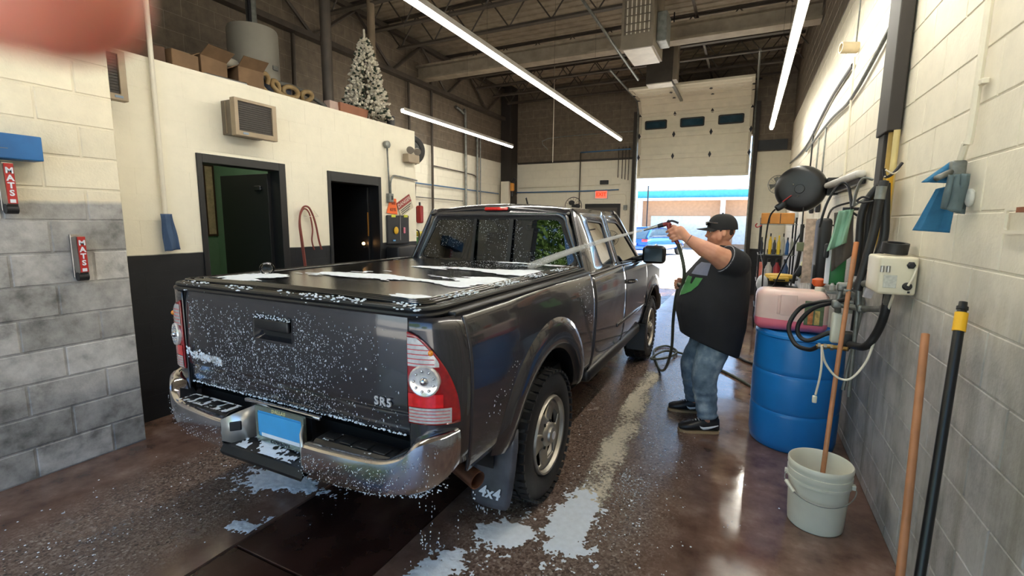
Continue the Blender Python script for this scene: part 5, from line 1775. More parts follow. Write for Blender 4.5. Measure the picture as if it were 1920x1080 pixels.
tag(o, 'pale tag hanging among the black hoses above the manifold', 'tag')
# dark steel channel with pipes up the wall
ch = thing('steel_channel', 'wide dark steel channel fixed upright on the white wall', 'channel', (0.71, 3.55, 1.85))
MB().span((0.675, 3.44, 2.15), (0.742, 3.70, ZC)).build('upper_channel', M_DKPAINT, ch, bevel=0.006)
MB().span((0.690, 3.56, 1.86), (0.742, 3.70, 2.16)).build('lower_channel', M_DKPAINT, ch, bevel=0.006)
MB().cyl((0.715, 3.50, 1.30), (0.715, 3.50, 2.2), 0.018, n=12).build('gold_pipe', pm('ochre_pipe', (178, 146, 70), 0.5, var=0.2), ch, smooth=True)
MB().cyl((0.72, 3.42, 1.47), (0.72, 3.42, 2.15), 0.016, n=12).build('cream_pipe', pm('old_cream_pipe', (206, 188, 130), 0.5, var=0.2), ch, smooth=True)

# big strap loops, green cloth and jars further along
for k, (pts, lab) in enumerate((([(0.45, 3.9, 1.60), (0.475, 3.86, 1.76), (0.53, 3.84, 1.885), (0.58, 3.82, 1.87), (0.61, 3.80, 1.72)], 'tall black strap loop above the green cloth'),
                                ([(0.60, 3.70, 1.74), (0.60, 3.66, 1.82), (0.615, 3.60, 1.90), (0.66, 3.56, 1.89)], 'grey strap bent over beside the hook of hoses'))):
    mb = MB()
    P = spline(pts, 8)
    A = [p + Vector((0, -0.02, 0)) for p in P]
    B = [p + Vector((0, 0.02, 0)) for p in P]
    o = mb.loft([A, B], closed=False).build('strap', M_DKRUB if k == 0 else M_GALV, loc=tuple(P[-1]), smooth=True, solid=0.012)
    tag(o, lab, 'strap')
br = thing('wall_bracket', 'rusty wall bracket carrying the green cloth', 'bracket', (0.67, 3.85, 1.70))
MB().span((0.57, 3.86, 1.715), (0.745, 3.88, 1.735)).build('arm', M_DKM, br)
MB().tube([(0.742, 3.87, 1.62), (0.60, 3.87, 1.72)], 0.008, 6).build('brace', M_DKM, br)
MB().tube([(0.742, 3.87, 1.84), (0.61, 3.87, 1.73)], 0.008, 6).build('brace', M_GALV, br)
def cloth(name, mat, quad, label, cat, nx=14, ny=18, fold=0.018, seed=0, solid=0.004, nrm=(-0.3, -1, 0)):
    q = [Vector(p) for p in quad]      # top-left, top-right, bottom-right, bottom-left
    n_ = Vector(nrm).normalized()
    r_ = random.Random(seed)
    ph = [r_.uniform(0, 6) for _ in range(4)]
    def fn(u, v):
        top = q[0].lerp(q[1], u)
        bot = q[3].lerp(q[2], u)
        p = top.lerp(bot, v)
        w = sin(u * 9 + ph[0] + v * 1.5) * fold * (0.3 + v) + sin(u * 17 + ph[1]) * fold * 0.4 + sin(v * 7 + ph[2] + u * 3) * fold * 0.5
        return p + n_ * w
    o = MB().grid(fn, nx, ny).build(name, mat, loc=tuple((q[2] + q[3]) / 2), smooth=True, solid=solid)
    return tag(o, label, cat)
M_GRNC = pm('green_cloth', (142, 184, 160), 0.85, bump=0.4)
M_GREYC = pm('grey_brown_cloth', (98, 90, 84), 0.85, bump=0.4)
cloth('green_cloth', M_GRNC, ((0.545, 3.84, 1.71), (0.625, 3.84, 1.725), (0.60, 3.83, 1.50), (0.505, 3.85, 1.44)), 'pale green cloth draped over the wall bracket', 'cloth', seed=2)
cloth('grey_cloth', M_GREYC, ((0.53, 3.89, 1.70), (0.635, 3.89, 1.72), (0.655, 3.89, 1.42), (0.545, 3.89, 1.30)), 'grey brown cloth hanging behind the green cloth', 'cloth', seed=3)
jar = thing('sprayer_bottle', 'green sprayer bottle with white label strip below the grey cloth', 'bottle', (0.57, 3.95, 1.20))
MB().rbox((0.585, 3.98, 1.30), (0.10, 0.10, 0.20), 0.02).build('bottle_body', pm('green_bottle', (40, 112, 62), 0.4), jar, smooth=True)
MB().rbox((0.525, 3.92, 1.33), (0.03, 0.012, 0.24), 0.004).build('label_strip', M_WHT, jar)
MB().rbox((0.510, 3.915, 1.44), (0.028, 0.03, 0.10), 0.010).build('trigger', M_DKRUB, jar, smooth=True)
o = MB().rbox((0.60, 4.0, 1.16), (0.16, 0.34, 0.02), 0.004).build('wall_shelf', M_GALV, loc=(0.6, 4.0, 1.15))
MB().span((0.655, 3.86, 1.02), (0.742, 3.88, 1.16)).build('bracket', M_GALV, o)
MB().span((0.655, 4.12, 1.02), (0.742, 4.14, 1.16)).build('bracket', M_GALV, o)
tag(o, 'small metal wall shelf above the blue drum', 'shelf')
for k, (x, y, h) in enumerate(((0.56, 3.90, 0.05), (0.60, 3.90, 0.06), (0.64, 3.90, 0.05))):
    o = MB().lathe((x, y, 1.17), (0, 0, 1), [(0.016, 0), (0.017, h * 0.7), (0.009, h * 0.85), (0.009, h), (0, h)], 14).build('glass_vial', pm('clear_vial', (186, 186, 182), 0.1, 0.3), loc=(x, y, 1.17), smooth=True)
    tag(o, 'small clear bottle on the metal wall shelf', 'bottle', 'vials on the wall shelf')
o = MB().lathe((0.505, 4.1, 1.17), (0, 0, 1), [(0.03, 0), (0.045, 0.02), (0.045, 0.05), (0.02, 0.06)], 18).build('orange_dish', pm('orange_plastic', (210, 92, 40), 0.45), loc=(0.505, 4.1, 1.17), smooth=True)
tag(o, 'orange plastic dish at the end of the wall shelf', 'dish')
o = MB().rbox((0.555, 4.55, 1.42), (0.09, 0.26, 0.50), 0.03).rbox((0.52, 4.5, 1.15), (0.04, 0.10, 0.30), 0.015)
o = o.build('tool_bag', M_DKRUB, loc=(0.55, 4.55, 1.0), smooth=True)
MB().tube([(0.56, 4.45, 1.65), (0.60, 4.5, 1.75), (0.735, 4.55, 1.80)], 0.008, 6, 5).build('bag_strap', M_DKRUB, o, smooth=True)
tag(o, 'black padded bag hung on the wall behind the strap loop', 'bag')
o = MB().span((0.47, 4.94, 1.10), (0.55, 4.97, 1.67)).build('notice_board', pm('worn_board', (190, 168, 150), 0.7, var=0.35, scale=25), loc=(0.51, 4.95, 1.1))
MB().tube([(0.54, 4.97, 1.6), (0.745, 5.0, 1.62)], 0.008, 6).build('board_stay', M_DKM, o)
tag(o, 'narrow worn board standing out from the wall by the bag', 'board')
bk = thing('soap_dispenser', 'pale dispenser with black nozzle hung below the worn board', 'dispenser', (0.50, 5.0, 1.12))
MB().rbox((0.50, 5.0, 1.21), (0.09, 0.06, 0.16), 0.02, rot=(0, radians(8), 0)).build('dispenser_body', pm('pale_yellow', (214, 208, 160), 0.4), bk, smooth=True)
MB().rbox((0.455, 4.975, 1.20), (0.05, 0.04, 0.10), 0.01, rot=(0, radians(25), 0)).build('nozzle', M_DKRUB, bk, smooth=True)
MB().rbox((0.46, 4.99, 1.42), (0.09, 0.05, 0.08), 0.008).build('upper_tray', pm('olive_box', (110, 116, 84), 0.5), bk)

# round black hose reel on the wall
reel = thing('hose_reel', 'round black hose reel mounted on the white wall', 'hose reel', (0.45, 5.5, 1.72))
RX = Vector((-0.18, -1, -0.05)).normalized()
rc = Vector((0.447, 5.5, 1.965))
MB().lathe(rc, RX, [(0.0, 0.075), (0.06, 0.078), (0.10, 0.070), (0.17, 0.075), (0.205, 0.060), (0.222, 0.03), (0.225, -0.05), (0.20, -0.09), (0.0, -0.095)], 44).build('reel_case', M_BLKM, reel, smooth=True)
MB().lathe(rc + RX * 0.078, RX, [(0.045, 0), (0.04, 0.012), (0.0, 0.014)], 20).build('hub', M_BLKM, reel, smooth=True)
for k in range(3):
    a = 2 * pi * k / 3 + 0.4
    MB().sphere(rc + RX * 0.08 + Vector((0.07 * cos(a), 0, 0.07 * sin(a))), 0.008, 8, 6).build('rivet', M_METAL, reel)
MB().span((0.66, 5.42, 1.90), (0.744, 5.60, 2.06)).build('wall_plate', M_BLKM, reel)
MB().rbox((0.29, 5.47, 1.80), (0.11, 0.06, 0.07), 0.02, rot=(0, radians(-35), 0)).build('hose_guide', M_BLKM, reel, smooth=True)
MB().tube([(0.30, 5.42, 1.84), (0.37, 5.41, 1.90)], 0.006, 6).build('red_mark', pm('red_mark', (150, 40, 40), 0.5), reel)
o = MB().tube([(0.27, 5.46, 1.79), (0.205, 5.55, 1.70), (0.185, 5.60, 1.46), (0.185, 5.60, 1.20), (0.19, 5.62, 0.95), (0.20, 5.7, 0.60)], 0.008, 8, 8).build('reel_hose', M_DKRUB, loc=(0.2, 5.7, 0.6), smooth=True)
tag(o, 'thin black hose curving down from the round hose reel', 'hose')
o = MB().tube([(0.475, 5.35, 1.78), (0.475, 5.33, 1.62)], 0.006, 8).tube([(0.475, 5.30, 1.62), (0.47, 5.28, 1.35), (0.44, 5.30, 1.05)], 0.016, 8, 4).build('lance_pole', M_DKRUB, loc=(0.44, 5.3, 1.05), smooth=True)
tag(o, 'black lance hanging on its lead under the hose reel', 'lance')
o = MB().tube([(0.49, 5.30, 1.60), (0.37, 5.60, 1.20), (0.28, 5.9, 0.86)], 0.007, 8).build('thin_rod', M_DKM, loc=(0.28, 5.9, 0.86), smooth=True)
tag(o, 'thin dark rod slanting down to the shop vacuum', 'rod')
# shop vacuum
vac = thing('shop_vacuum', 'grey shop vacuum with a yellow and black head by the shelf', 'vacuum', (0.37, 6.3, 0))
MB().lathe((0.37, 6.3, 0), (0, 0, 1), [(0.0, 0.05), (0.17, 0.05), (0.185, 0.10), (0.19, 0.80), (0.205, 0.86), (0.205, 0.90), (0.0, 0.93)], 32).build('drum', pm('vac_grey', (112, 110, 106), 0.45), vac, smooth=True)
MB().lathe((0.37, 6.3, 0.93), (0, 0, 1), [(0.11, 0), (0.12, 0.04), (0.20, 0.055), (0.20, 0.07), (0.0, 0.075)], 32).build('head', M_DKRUB, vac, smooth=True)
MB().lathe((0.37, 6.3, 1.005), (0, 0, 1), [(0.15, 0), (0.14, 0.035), (0.0, 0.045)], 32).build('yellow_lid', pm('vac_yellow', (214, 176, 70), 0.45), vac, smooth=True)
MB().rbox((0.37, 6.16, 1.0), (0.20, 0.10, 0.05), 0.015).build('yellow_band', pm('vac_yellow', (214, 176, 70), 0.45), vac, smooth=True)
for a in (0.5, 2.1, 3.7, 5.2):
    MB().sphere((0.37 + 0.15 * cos(a), 6.3 + 0.15 * sin(a), 0.035), 0.035, 10, 8).build('caster', M_DKRUB, vac, smooth=True)
o = MB().sphere((0.20, 6.05, 0.95), (0.06, 0.06, 0.10), 14, 10).cyl((0.20, 6.05, 1.03), (0.21, 6.05, 1.12), 0.012, 0.02, 10).build('plastic_bag', pm('clear_bag', (206, 210, 216), 0.25, var=0.15, bump=0.8, bscale=25), loc=(0.2, 6.05, 0.85), smooth=True)
tag(o, 'knotted clear plastic bag hanging beside the shop vacuum', 'bag')
o = MB().tube([(0.205, 6.05, 1.12), (0.19, 6.20, 1.18), (0.20, 7.90, 1.22)], 0.004, 6, 3).build('twine', M_DKRUB, loc=(0.2, 6.05, 1.12))
tag(o, 'cord carrying the knotted plastic bag', 'cord')
# wire shelf with detailing supplies
sh = thing('supply_shelf', 'metal shelf rack of detailing supplies beyond the shop vacuum', 'shelf', (0.43, 8.5, 0))
for x in (0.20, 0.66):
    for y in (8.25, 8.75):
        MB().cyl((x, y, 0), (x, y, 1.72), 0.012, n=8).build('post', M_DKM, sh)
SHZ = (0.35, 0.75, 1.16, 1.62)
for z in SHZ:
    MB().span((0.18, 8.22, z - 0.012), (0.68, 8.78, z)).build('shelf_board', M_GALV, sh)
MB().tube([(0.14, 8.20, 1.63), (0.12, 8.20, 1.60), (0.14, 8.20, 1.57), (0.20, 8.22, 1.60)], 0.010, 6, 4).build('red_clip', pm('red_plastic', (160, 40, 36), 0.4), sh)
bc = [(34, 40, 52), (226, 222, 210), (230, 190, 40), (60, 60, 64), (226, 196, 60), (170, 168, 158), (40, 90, 150), (150, 150, 140)]
bi = 0
def bottle(x, y, z, h, r, rgb, lab, capc=(30, 30, 30)):
    o = MB().lathe((x, y, z), (0, 0, 1), [(r, 0), (r, h * 0.62), (r * 0.5, h * 0.76), (r * 0.42, h * 0.86)], 14).build('bottle', pm('bottle_%d_%d_%d' % rgb, rgb, 0.35), loc=(x, y, z), smooth=True)
    MB().cyl((x, y, z + h * 0.85), (x, y, z + h), r * 0.46, n=10).build('cap', pm('cap_%d_%d_%d' % capc, capc, 0.4), o, smooth=True)
    tag(o, lab, 'bottle', 'bottles on the supply shelf')
names = ['dark', 'cream', 'yellow', 'charcoal', 'mustard yellow', 'pale grey', 'blue', 'grey']
for k in range(8):
    bottle(0.225 + 0.058 * k, 8.32, 1.16, 0.26 + 0.03 * ((k * 7) % 3), 0.024, bc[k], '%s bottle standing in the row on the upper rack shelf' % names[k], (230, 190, 40) if k in (1, 3, 4) else (40, 40, 44))
for k, (rgb, nm) in enumerate((((214, 120, 104), 'pinkish'), ((190, 188, 182), 'white grey'), ((160, 42, 50), 'red'), ((56, 80, 120), 'navy'))):
    bottle(0.235 + 0.11 * k, 8.30, 0.75, 0.34, 0.048, rgb, '%s large bottle on the middle rack shelf' % nm)
o = MB().rbox((0.41, 8.36, 1.705), (0.44, 0.26, 0.165), 0.01).build('carton', pm('orange_carton', (196, 134, 66), 0.7, var=0.15), loc=(0.41, 8.36, 1.62))
MB().span((0.30, 8.228, 1.63), (0.31, 8.231, 1.78)).build('seam', M_DKM, o)
MB().span((0.44, 8.228, 1.63), (0.45, 8.231, 1.78)).build('seam', M_DKM, o)
tag(o, 'orange brown carton on top of the supply rack', 'box')
o = MB().rbox((0.40, 8.33, 0.475), (0.40, 0.30, 0.25), 0.04).build('white_jug', pm('jug_white', (216, 214, 204), 0.4), loc=(0.4, 8.33, 0.35), smooth=True)
MB().rbox((0.46, 8.178, 0.47), (0.12, 0.004, 0.12), 0.001).build('label', pm('dark_label', (86, 74, 78), 0.6, var=0.4, scale=30), o)
tag(o, 'white square jug with dark label on the low rack shelf', 'jug')
o = MB().sphere((0.63, 8.5, 1.745), (0.07, 0.10, 0.12), 14, 10).build('rag_heap', pm('pale_rag', (214, 222, 230), 0.8, bump=0.6, bscale=25), loc=(0.63, 8.5, 1.62), smooth=True)
tag(o, 'crumpled white plastic heap on top of the supply rack', 'plastic')

# wall fan in the far corner
fan = thing('wall_fan', 'grey caged wall fan beside the raised overhead door', 'fan', (0.50, 11.9, 2.25))
fc = Vector((0.53, 11.75, 2.46))
FD = Vector((-0.3, -1, 0)).normalized()
MB().lathe(fc, FD, [(0.19, 0), (0.197, 0.006), (0.19, 0.012), (0.183, 0.006)], 32, closed=True).build('cage_ring', M_GALV, fan, smooth=True)
u_, w_, _ = frame_of(FD)
for k in range(18):
    a = 2 * pi * k / 18
    dv = u_ * cos(a) + w_ * sin(a)
    MB().tube([fc + FD * 0.06 + dv * 0.02, fc + FD * 0.05 + dv * 0.11, fc + dv * 0.19], 0.0028, 5, 3).build('cage_wire', M_GALV, fan)
for k in range(4):
    a = 2 * pi * k / 4 + 0.3
    dv = u_ * cos(a) + w_ * sin(a)
    dn = -u_ * sin(a) + w_ * cos(a)
    MB().add([fc + dv * 0.03 - dn * 0.02, fc + dv * 0.16 - dn * 0.06 + FD * 0.02, fc + dv * 0.16 + dn * 0.05 - FD * 0.02, fc + dv * 0.03 + dn * 0.02], [(0, 1, 2, 3)]).build('blade', M_GALV, fan, solid=0.004)
MB().cyl(fc - FD * 0.12, fc + FD * 0.02, 0.05, n=18).build('motor', M_DKM, fan, smooth=True)
MB().tube([fc - FD * 0.1, (0.56, 12.0, 2.40), (0.60, 12.19, 2.40)], 0.02, 8, 3).build('wall_arm', M_DKM, fan, smooth=True)

# fluorescent fitting, conduits, sockets and pipes on the right wall
fl = thing('tube_fixture', 'pale unlit batten fixture standing out from the white wall', 'light fixture', (0.68, 5.0, 1.93))
MB().rbox((0.68, 4.95, 1.985), (0.07, 1.50, 0.05), 0.02, rot=(0, 0, radians(2))).build('diffuser', pm('diffuser_grey', (206, 204, 200), 0.35), fl, smooth=True)
MB().rbox((0.725, 4.95, 1.955), (0.04, 1.40, 0.08), 0.01).build('fixture_back', M_DKM, fl)
CND = [([(0.728, 2.40, 3.2), (0.728, 2.40, 2.05), (0.722, 2.42, 1.93), (0.72, 2.45, 1.86)], 0.013, 'cream conduit bending at the bottom above the blue cloths'),
       ([(0.735, 5.20, ZC), (0.735, 5.18, 3.1)], 0.006, 'thin cable dropping from the roof to the stub pipe'),
       ([(0.73, 5.16, 3.05), (0.73, 5.10, 2.60), (0.73, 5.05, 2.0)], 0.009, 'thin cream conduit dropping from the stub pipe'),
       ([(0.73, 3.72, 2.90), (0.73, 5.05, 2.70), (0.73, 6.3, 2.74), (0.73, 8.6, 2.72)], 0.014, 'long grey pipe sloping along the white wall'),
       ([(0.73, 5.2, 3.0), (0.73, 6.5, 2.98), (0.73, 8.8, 2.80), (0.73, 11.8, 2.9)], 0.016, 'long dark pipe running to the far corner'),
       ([(0.735, 7.2, 2.70), (0.735, 7.2, 1.86)], 0.009, 'grey conduit dropping to the twin sockets'),
       ([(0.735, 6.6, 2.72), (0.735, 6.6, 1.86)], 0.009, 'grey conduit dropping behind the hose reel'),
       ([(0.735, 7.9, 2.9), (0.735, 7.9, 2.2)], 0.010, 'short dark pipe end hanging from the long pipe')]
for pts, r, lab in CND:
    o = MB().tube(pts, r, 8, 5 if len(pts) > 2 else 0).build('wall_pipe', M_CREAM if 'cream' in lab else (M_DKM if 'dark' in lab else M_GALV), loc=tuple(pts[-1]), smooth=True)
    tag(o, lab, 'pipe', 'pipes on the right wall')
for y in (2.39,):
    o = MB().rbox((0.735, y, 2.14), (0.022, 0.07, 0.02), 0.004).build('pipe_strap', M_CREAM, loc=(0.735, y, 2.13))
    tag(o, 'cream strap clipping the bent conduit to the wall', 'bracket')
o = MB().lathe((0.742, 5.14, 3.12), (-1, -0.25, 0.05), [(0.045, 0.0), (0.045, 0.13), (0.036, 0.13), (0.034, 0.02), (0.0, 0.02)], 20).build('stub_pipe', pm('old_stub', (206, 190, 156), 0.5, var=0.2), loc=(0.742, 5.14, 3.08), smooth=True)
tag(o, 'open stub of cream pipe poking from the wall up high', 'pipe')
for y, z, lab in ((7.2, 1.82, 'grey socket box at the foot of the twin conduit'), (6.6, 1.82, 'grey socket box behind the hose reel')):
    o = MB().rbox((0.725, y, z), (0.04, 0.09, 0.12), 0.008).build('socket_box', M_DKM, loc=(0.725, y, z - 0.06))
    MB().rbox((0.702, y, z), (0.006, 0.05, 0.09), 0.002).build('socket_face', M_GALV, o)
    tag(o, lab, 'socket')
# junction with blue cloths and grey mitt
jb = thing('tap_pipe', 'grey tap body at the end of the bent cream conduit', 'tap', (0.72, 2.45, 1.80))
MB().rbox((0.715, 2.45, 1.84), (0.05, 0.05, 0.06), 0.01).build('tap_body', M_GALV, jb, smooth=True)
MB().cyl((0.70, 2.44, 1.83), (0.64, 2.38, 1.80), 0.012, n=8).build('spout', M_GALV, jb, smooth=True)
M_BLUEC = pm('blue_cloth', (48, 112, 152), 0.85, var=0.25, scale=9, bump=0.5, bscale=120)
M_GRYC = pm('grey_mitt', (92, 108, 112), 0.85, var=0.25, scale=9, bump=0.5)
cloth('blue_cloth', M_BLUEC, ((0.665, 2.47, 1.765), (0.735, 2.47, 1.785), (0.735, 2.50, 1.592), (0.615, 2.50, 1.600)), 'long blue microfibre cloth hanging from the tap', 'cloth', seed=5, fold=0.008)
cloth('blue_cloth', M_BLUEC, ((0.690, 2.45, 1.865), (0.735, 2.45, 1.835), (0.715, 2.44, 1.785), (0.610, 2.44, 1.790)), 'short blue microfibre cloth folded over the tap', 'cloth', seed=6, fold=0.006)
cloth('grey_mitt', M_GRYC, ((0.672, 2.36, 1.81), (0.728, 2.36, 1.81), (0.722, 2.36, 1.665), (0.665, 2.36, 1.685)), 'grey green wash mitt hanging in front of the blue cloths', 'mitt', seed=7, fold=0.010, solid=0.02)
o = MB().sphere((0.742, 2.38, 1.725), (0.018, 0.03, 0.035), 10, 8).build('foam_clump', pm('pale_clump', (206, 206, 200), 0.7, bump=0.6), loc=(0.742, 2.38, 1.69), smooth=True)
tag(o, 'pale clump stuck on the wall beside the grey mitt', 'clump')
# rusty wire frame screwed to the wall
mb = MB()
O = [(0.738, y, z) for y, z in rrect(1.95, 1.638, 0.26, 0.082, 0.012, 3)]
I = [(0.738, y, z) for y, z in rrect(1.95, 1.638, 0.235, 0.060, 0.008, 3)]
o = MB().ring(O, I, (0.008, 0, 0)).build('wall_frame', M_CREAM, loc=(0.74, 1.95, 1.597))
MB().span((0.733, 1.86, 1.662), (0.745, 1.99, 1.678)).build('rust_patch', pm('rust', (140, 82, 52), 0.8, var=0.3, scale=40), o)
tag(o, 'small rusty cream metal frame screwed to the block wall', 'frame')
# pallet-like wooden strip by the drum
o = MB().span((0.22, 5.25, 0.0), (0.62, 5.70, 0.04)).span((0.22, 5.25, 0.30), (0.62, 5.70, 0.33)).span((0.22, 5.25, 0.04), (0.25, 5.28, 0.5)).span((0.59, 5.25, 0.04), (0.62, 5.28, 0.5)).span((0.22, 5.67, 0.04), (0.25, 5.70, 0.5)).span((0.59, 5.67, 0.04), (0.62, 5.70, 0.5)).build('low_stand', M_DKM, loc=(0.42, 5.47, 0.0), bevel=0.004)
tag(o, 'low dark metal stand on the floor behind the blue drum', 'stand')
o = MB().tube([(-0.38, 6.9, 0.014), (-0.10, 6.5, 0.014), (0.12, 6.05, 0.014), (0.40, 5.95, 0.014), (0.68, 6.0, 0.014)], 0.014, 10, 8).build('floor_hose', M_DKRUB, loc=(0.1, 6.2, 0), smooth=True)
tag(o, 'dark hose lying across the wet floor behind the man', 'hose')
# ------------------------------------------------------------------ office doors and things on the left
M_BLKPAINT = pm('black_door_paint', (20, 20, 21), 0.45, var=0.15)
def door_frame(name, d, wl, wr, wt):
    r = sroot(name, (XL, (d[0] + d[1]) / 2, 0))
    x0, x1 = XL - T - 0.01, XL + 0.012
    MB().span((x0, d[0], 0), (x1, d[0] + wl, d[2])).build('jamb', M_BLKPAINT, r, bevel=0.004)
    MB().span((x0, d[1] - wr, 0), (x1, d[1], d[2])).build('jamb', M_BLKPAINT, r, bevel=0.004)
    MB().span((x0, d[0] + wl, d[2] - wt), (x1, d[1] - wr, d[2])).build('head', M_BLKPAINT, r, bevel=0.004)
    return r
r = door_frame('door_1', D1, 0.045, 0.075, 0.075)
r['label'] = 'black framed office doorway, its black door swung open inside'
leaf = MB().span((-5.06, 3.235, 0.01), (-4.32, 3.275, 2.07)).build('door_leaf', M_BLKPAINT, r, bevel=0.003)
MB().sphere((-5.0, 3.20, 1.0), 0.03, 12, 8).cyl((-5.0, 3.235, 1.0), (-5.0, 3.20, 1.0), 0.012).build('door_knob', M_METAL, leaf, smooth=True)
MB().rbox((-4.45, 3.225, 1.93), (0.10, 0.03, 0.05), 0.01).build('door_closer', M_BLKPAINT, leaf)
r = door_frame('door_2', D2, 0.04, 0.05, 0.11)
r['label'] = 'black framed doorway to a dark room with a small lamp'
MB().span((-5.02, 4.65, 0.01), (-4.34, 4.69, 2.03)).build('door_leaf', M_BLKPAINT, r, bevel=0.003)
MB().span((-4.345, 4.642, 1.42), (-4.335, 4.656, 1.72)).build('brass_strip', pm('brass_strip', (190, 130, 60), 0.35, 0.6), r)
lp = thing('night_lamp', 'small warm glowing lamp on the black door of the dark room', 'lamp', (-4.38, 4.62, 1.25))
MB().sphere((-4.38, 4.60, 1.325), 0.020, 12, 8).build('bulb', emat('warm_bulb', (255, 190, 120), 10.0), lp, smooth=True)
MB().cyl((-4.38, 4.605, 1.27), (-4.38, 4.60, 1.31), 0.012).build('socket', M_DKM, lp)
MB().tube([(-4.38, 4.605, 1.275), (-4.38, 4.652, 1.275)], 0.008, 6).build('arm', M_DKM, lp)
# framed pictures in the office
M_FRM = pm('picture_frame', (70, 52, 40), 0.5, var=0.2)
for (y0, y1, z0, z1, rgb, lab) in ((3.50, 3.69, 1.82, 2.07, (150, 128, 130), 'small dark framed picture on the green office wall'), (3.72, 3.86, 1.40, 2.30, (196, 180, 150), 'tall brown framed picture on the green office wall'), (3.54, 3.70, 1.42, 1.79, (176, 180, 160), 'pale framed print low on the green office wall')):
    x = XF + 0.022
    o = MB().span((x, y0, z0), (x + 0.02, y1, z1)).build('picture', M_FRM, loc=(x, (y0 + y1) / 2, z0))
    MB().span((x + 0.018, y0 + 0.025, z0 + 0.025), (x + 0.023, y1 - 0.025, z1 - 0.025)).build('print', pm('print_%d_%d_%d' % rgb, rgb, 0.6, var=0.25, scale=14), o)
    tag(o, lab, 'picture')
o = MB().cyl((-4.9, 2.75, 2.735), (-4.9, 2.75, 2.70), 0.12, n=24).build('office_fill_light', emat('office_fill_glow', (255, 240, 215), 30.0), loc=(-4.9, 2.75, 2.70))  # unseen glowing disc added to brighten the office interior
tag(o, 'unseen round fill lamp added inside the green office', 'light')
# through-wall air conditioners
M_AC = pm('ac_bronze', (142, 126, 104), 0.45, 0.3, var=0.12)
M_GRILLE = pm('ac_grille', (56, 50, 44), 0.6, var=0.25, scale=60)
def ac(y0, y1, z0, z1, lab):
    r = thing('air_conditioner', lab, 'air conditioner', (XL + 0.12, (y0 + y1) / 2, z0))
    xf = XL + 0.225
    MB().span((XL + 0.001, y0 + 0.03, z0 + 0.02), (xf - 0.05, y1 - 0.03, z1 - 0.01)).build('casing', pm('ac_side', (104, 94, 80), 0.5, 0.3, var=0.15), r)
    MB().span((XL + 0.06, y0 + 0.024, z0 + 0.03), (XL + 0.068, y0 + 0.030, z1 - 0.02)).build('side_seam', M_AC, r)
    O = [(xf, y, z) for y, z in ((y0, z0), (y1, z0), (y1, z1), (y0, z1))]
    I = [(xf, y, z) for y, z in ((y0 + 0.035, z0 + 0.045), (y1 - 0.045, z0 + 0.045), (y1 - 0.045, z1 - 0.025), (y0 + 0.035, z1 - 0.025))]
    MB().ring(O, I, (-0.06, 0, 0)).build('bezel', M_AC, r, bevel=0.004)
    g = MB().span((xf - 0.03, y0 + 0.03, z0 + 0.04), (xf - 0.018, y1 - 0.04, z1 - 0.02)).build('grille', M_GRILLE, r)
    n = 14
    for k in range(n):
        zz = z0 + 0.05 + (z1 - z0 - 0.08) * k / (n - 1)
        MB().span((xf - 0.018, y0 + 0.036, zz - 0.003), (xf - 0.012, y1 - 0.046, zz + 0.003)).build('louvre', M_GRILLE, g)
    MB().rbox((xf + 0.001, y0 + 0.09, z0 + 0.025), (0.003, 0.05, 0.016), 0.001).build('maker_badge', pm('ac_badge', (110, 128, 150), 0.4), r)
ac(2.71, 3.115, 2.335, 2.65, 'brown wall air conditioner above the open office door')
ac(1.782, 1.93, 2.43, 2.765, 'narrow brown wall air unit squeezed beside the block stub wall')
# pipe and blue cloth beside the first door
o = MB().tube([(XL + 0.03, 2.20, 1.60), (XL + 0.03, 2.20, 4.3)], 0.018, 10).build('riser_pipe', M_CREAM, loc=(XL + 0.03, 2.2, 1.6), smooth=True)
MB().lathe((XL + 0.03, 2.20, 1.60), (0, 0, 1), [(0.022, 0), (0.022, 0.03)], 10).build('coupling', M_CREAM, o, smooth=True)
tag(o, 'cream pipe rising past the top of the office wall', 'pipe')
cloth('blue_rag', pm('slate_cloth', (66, 88, 118), 0.85, bump=0.4), ((XL + 0.05, 2.15, 1.655), (XL + 0.05, 2.24, 1.655), (XL + 0.06, 2.27, 1.37), (XL + 0.06, 2.16, 1.36)), 'slate blue cloth hanging at the foot of the cream pipe', 'cloth', fold=0.012, nrm=(1, 0, 0), seed=9)
# red hose looped on a rack between the doors
rk = thing('hose_rack', 'small white wire rack between the two black doorways', 'rack', (XL + 0.03, 3.62, 1.64))
MB().tube([(XL + 0.004, 3.55, 1.66), (XL + 0.05, 3.55, 1.655), (XL + 0.05, 3.70, 1.655), (XL + 0.004, 3.70, 1.66)], 0.004, 6).build('wire', M_CREAM, rk)
MB().tube([(XL + 0.004, 3.58, 1.74), (XL + 0.05, 3.56, 1.655)], 0.004, 6).build('wire', M_CREAM, rk)
MB().tube([(XL + 0.004, 3.68, 1.72), (XL + 0.05, 3.70, 1.655)], 0.004, 6).build('wire', M_CREAM, rk)
M_REDH = pm('red_hose', (128, 62, 50), 0.5, var=0.2)
RH_ = [([(XL + 0.045, 3.51, 1.10), (XL + 0.045, 3.48, 1.40), (XL + 0.045, 3.46, 1.62), (XL + 0.05, 3.50, 1.74), (XL + 0.055, 3.56, 1.755), (XL + 0.05, 3.61, 1.70), (XL + 0.05, 3.655, 1.58), (XL + 0.05, 3.69, 1.40), (XL + 0.05, 3.72, 1.30)], 'red hose looped over the rack between the doorways'),
       ([(XL + 0.03, 3.505, 1.12), (XL + 0.03, 3.475, 1.42), (XL + 0.03, 3.465, 1.60), (XL + 0.03, 3.51, 1.715), (XL + 0.035, 3.555, 1.73), (XL + 0.035, 3.60, 1.67), (XL + 0.035, 3.625, 1.52), (XL + 0.035, 3.61, 1.40), (XL + 0.035, 3.635, 1.30)], 'thinner inner coil of red hose on the rack between the doorways')]
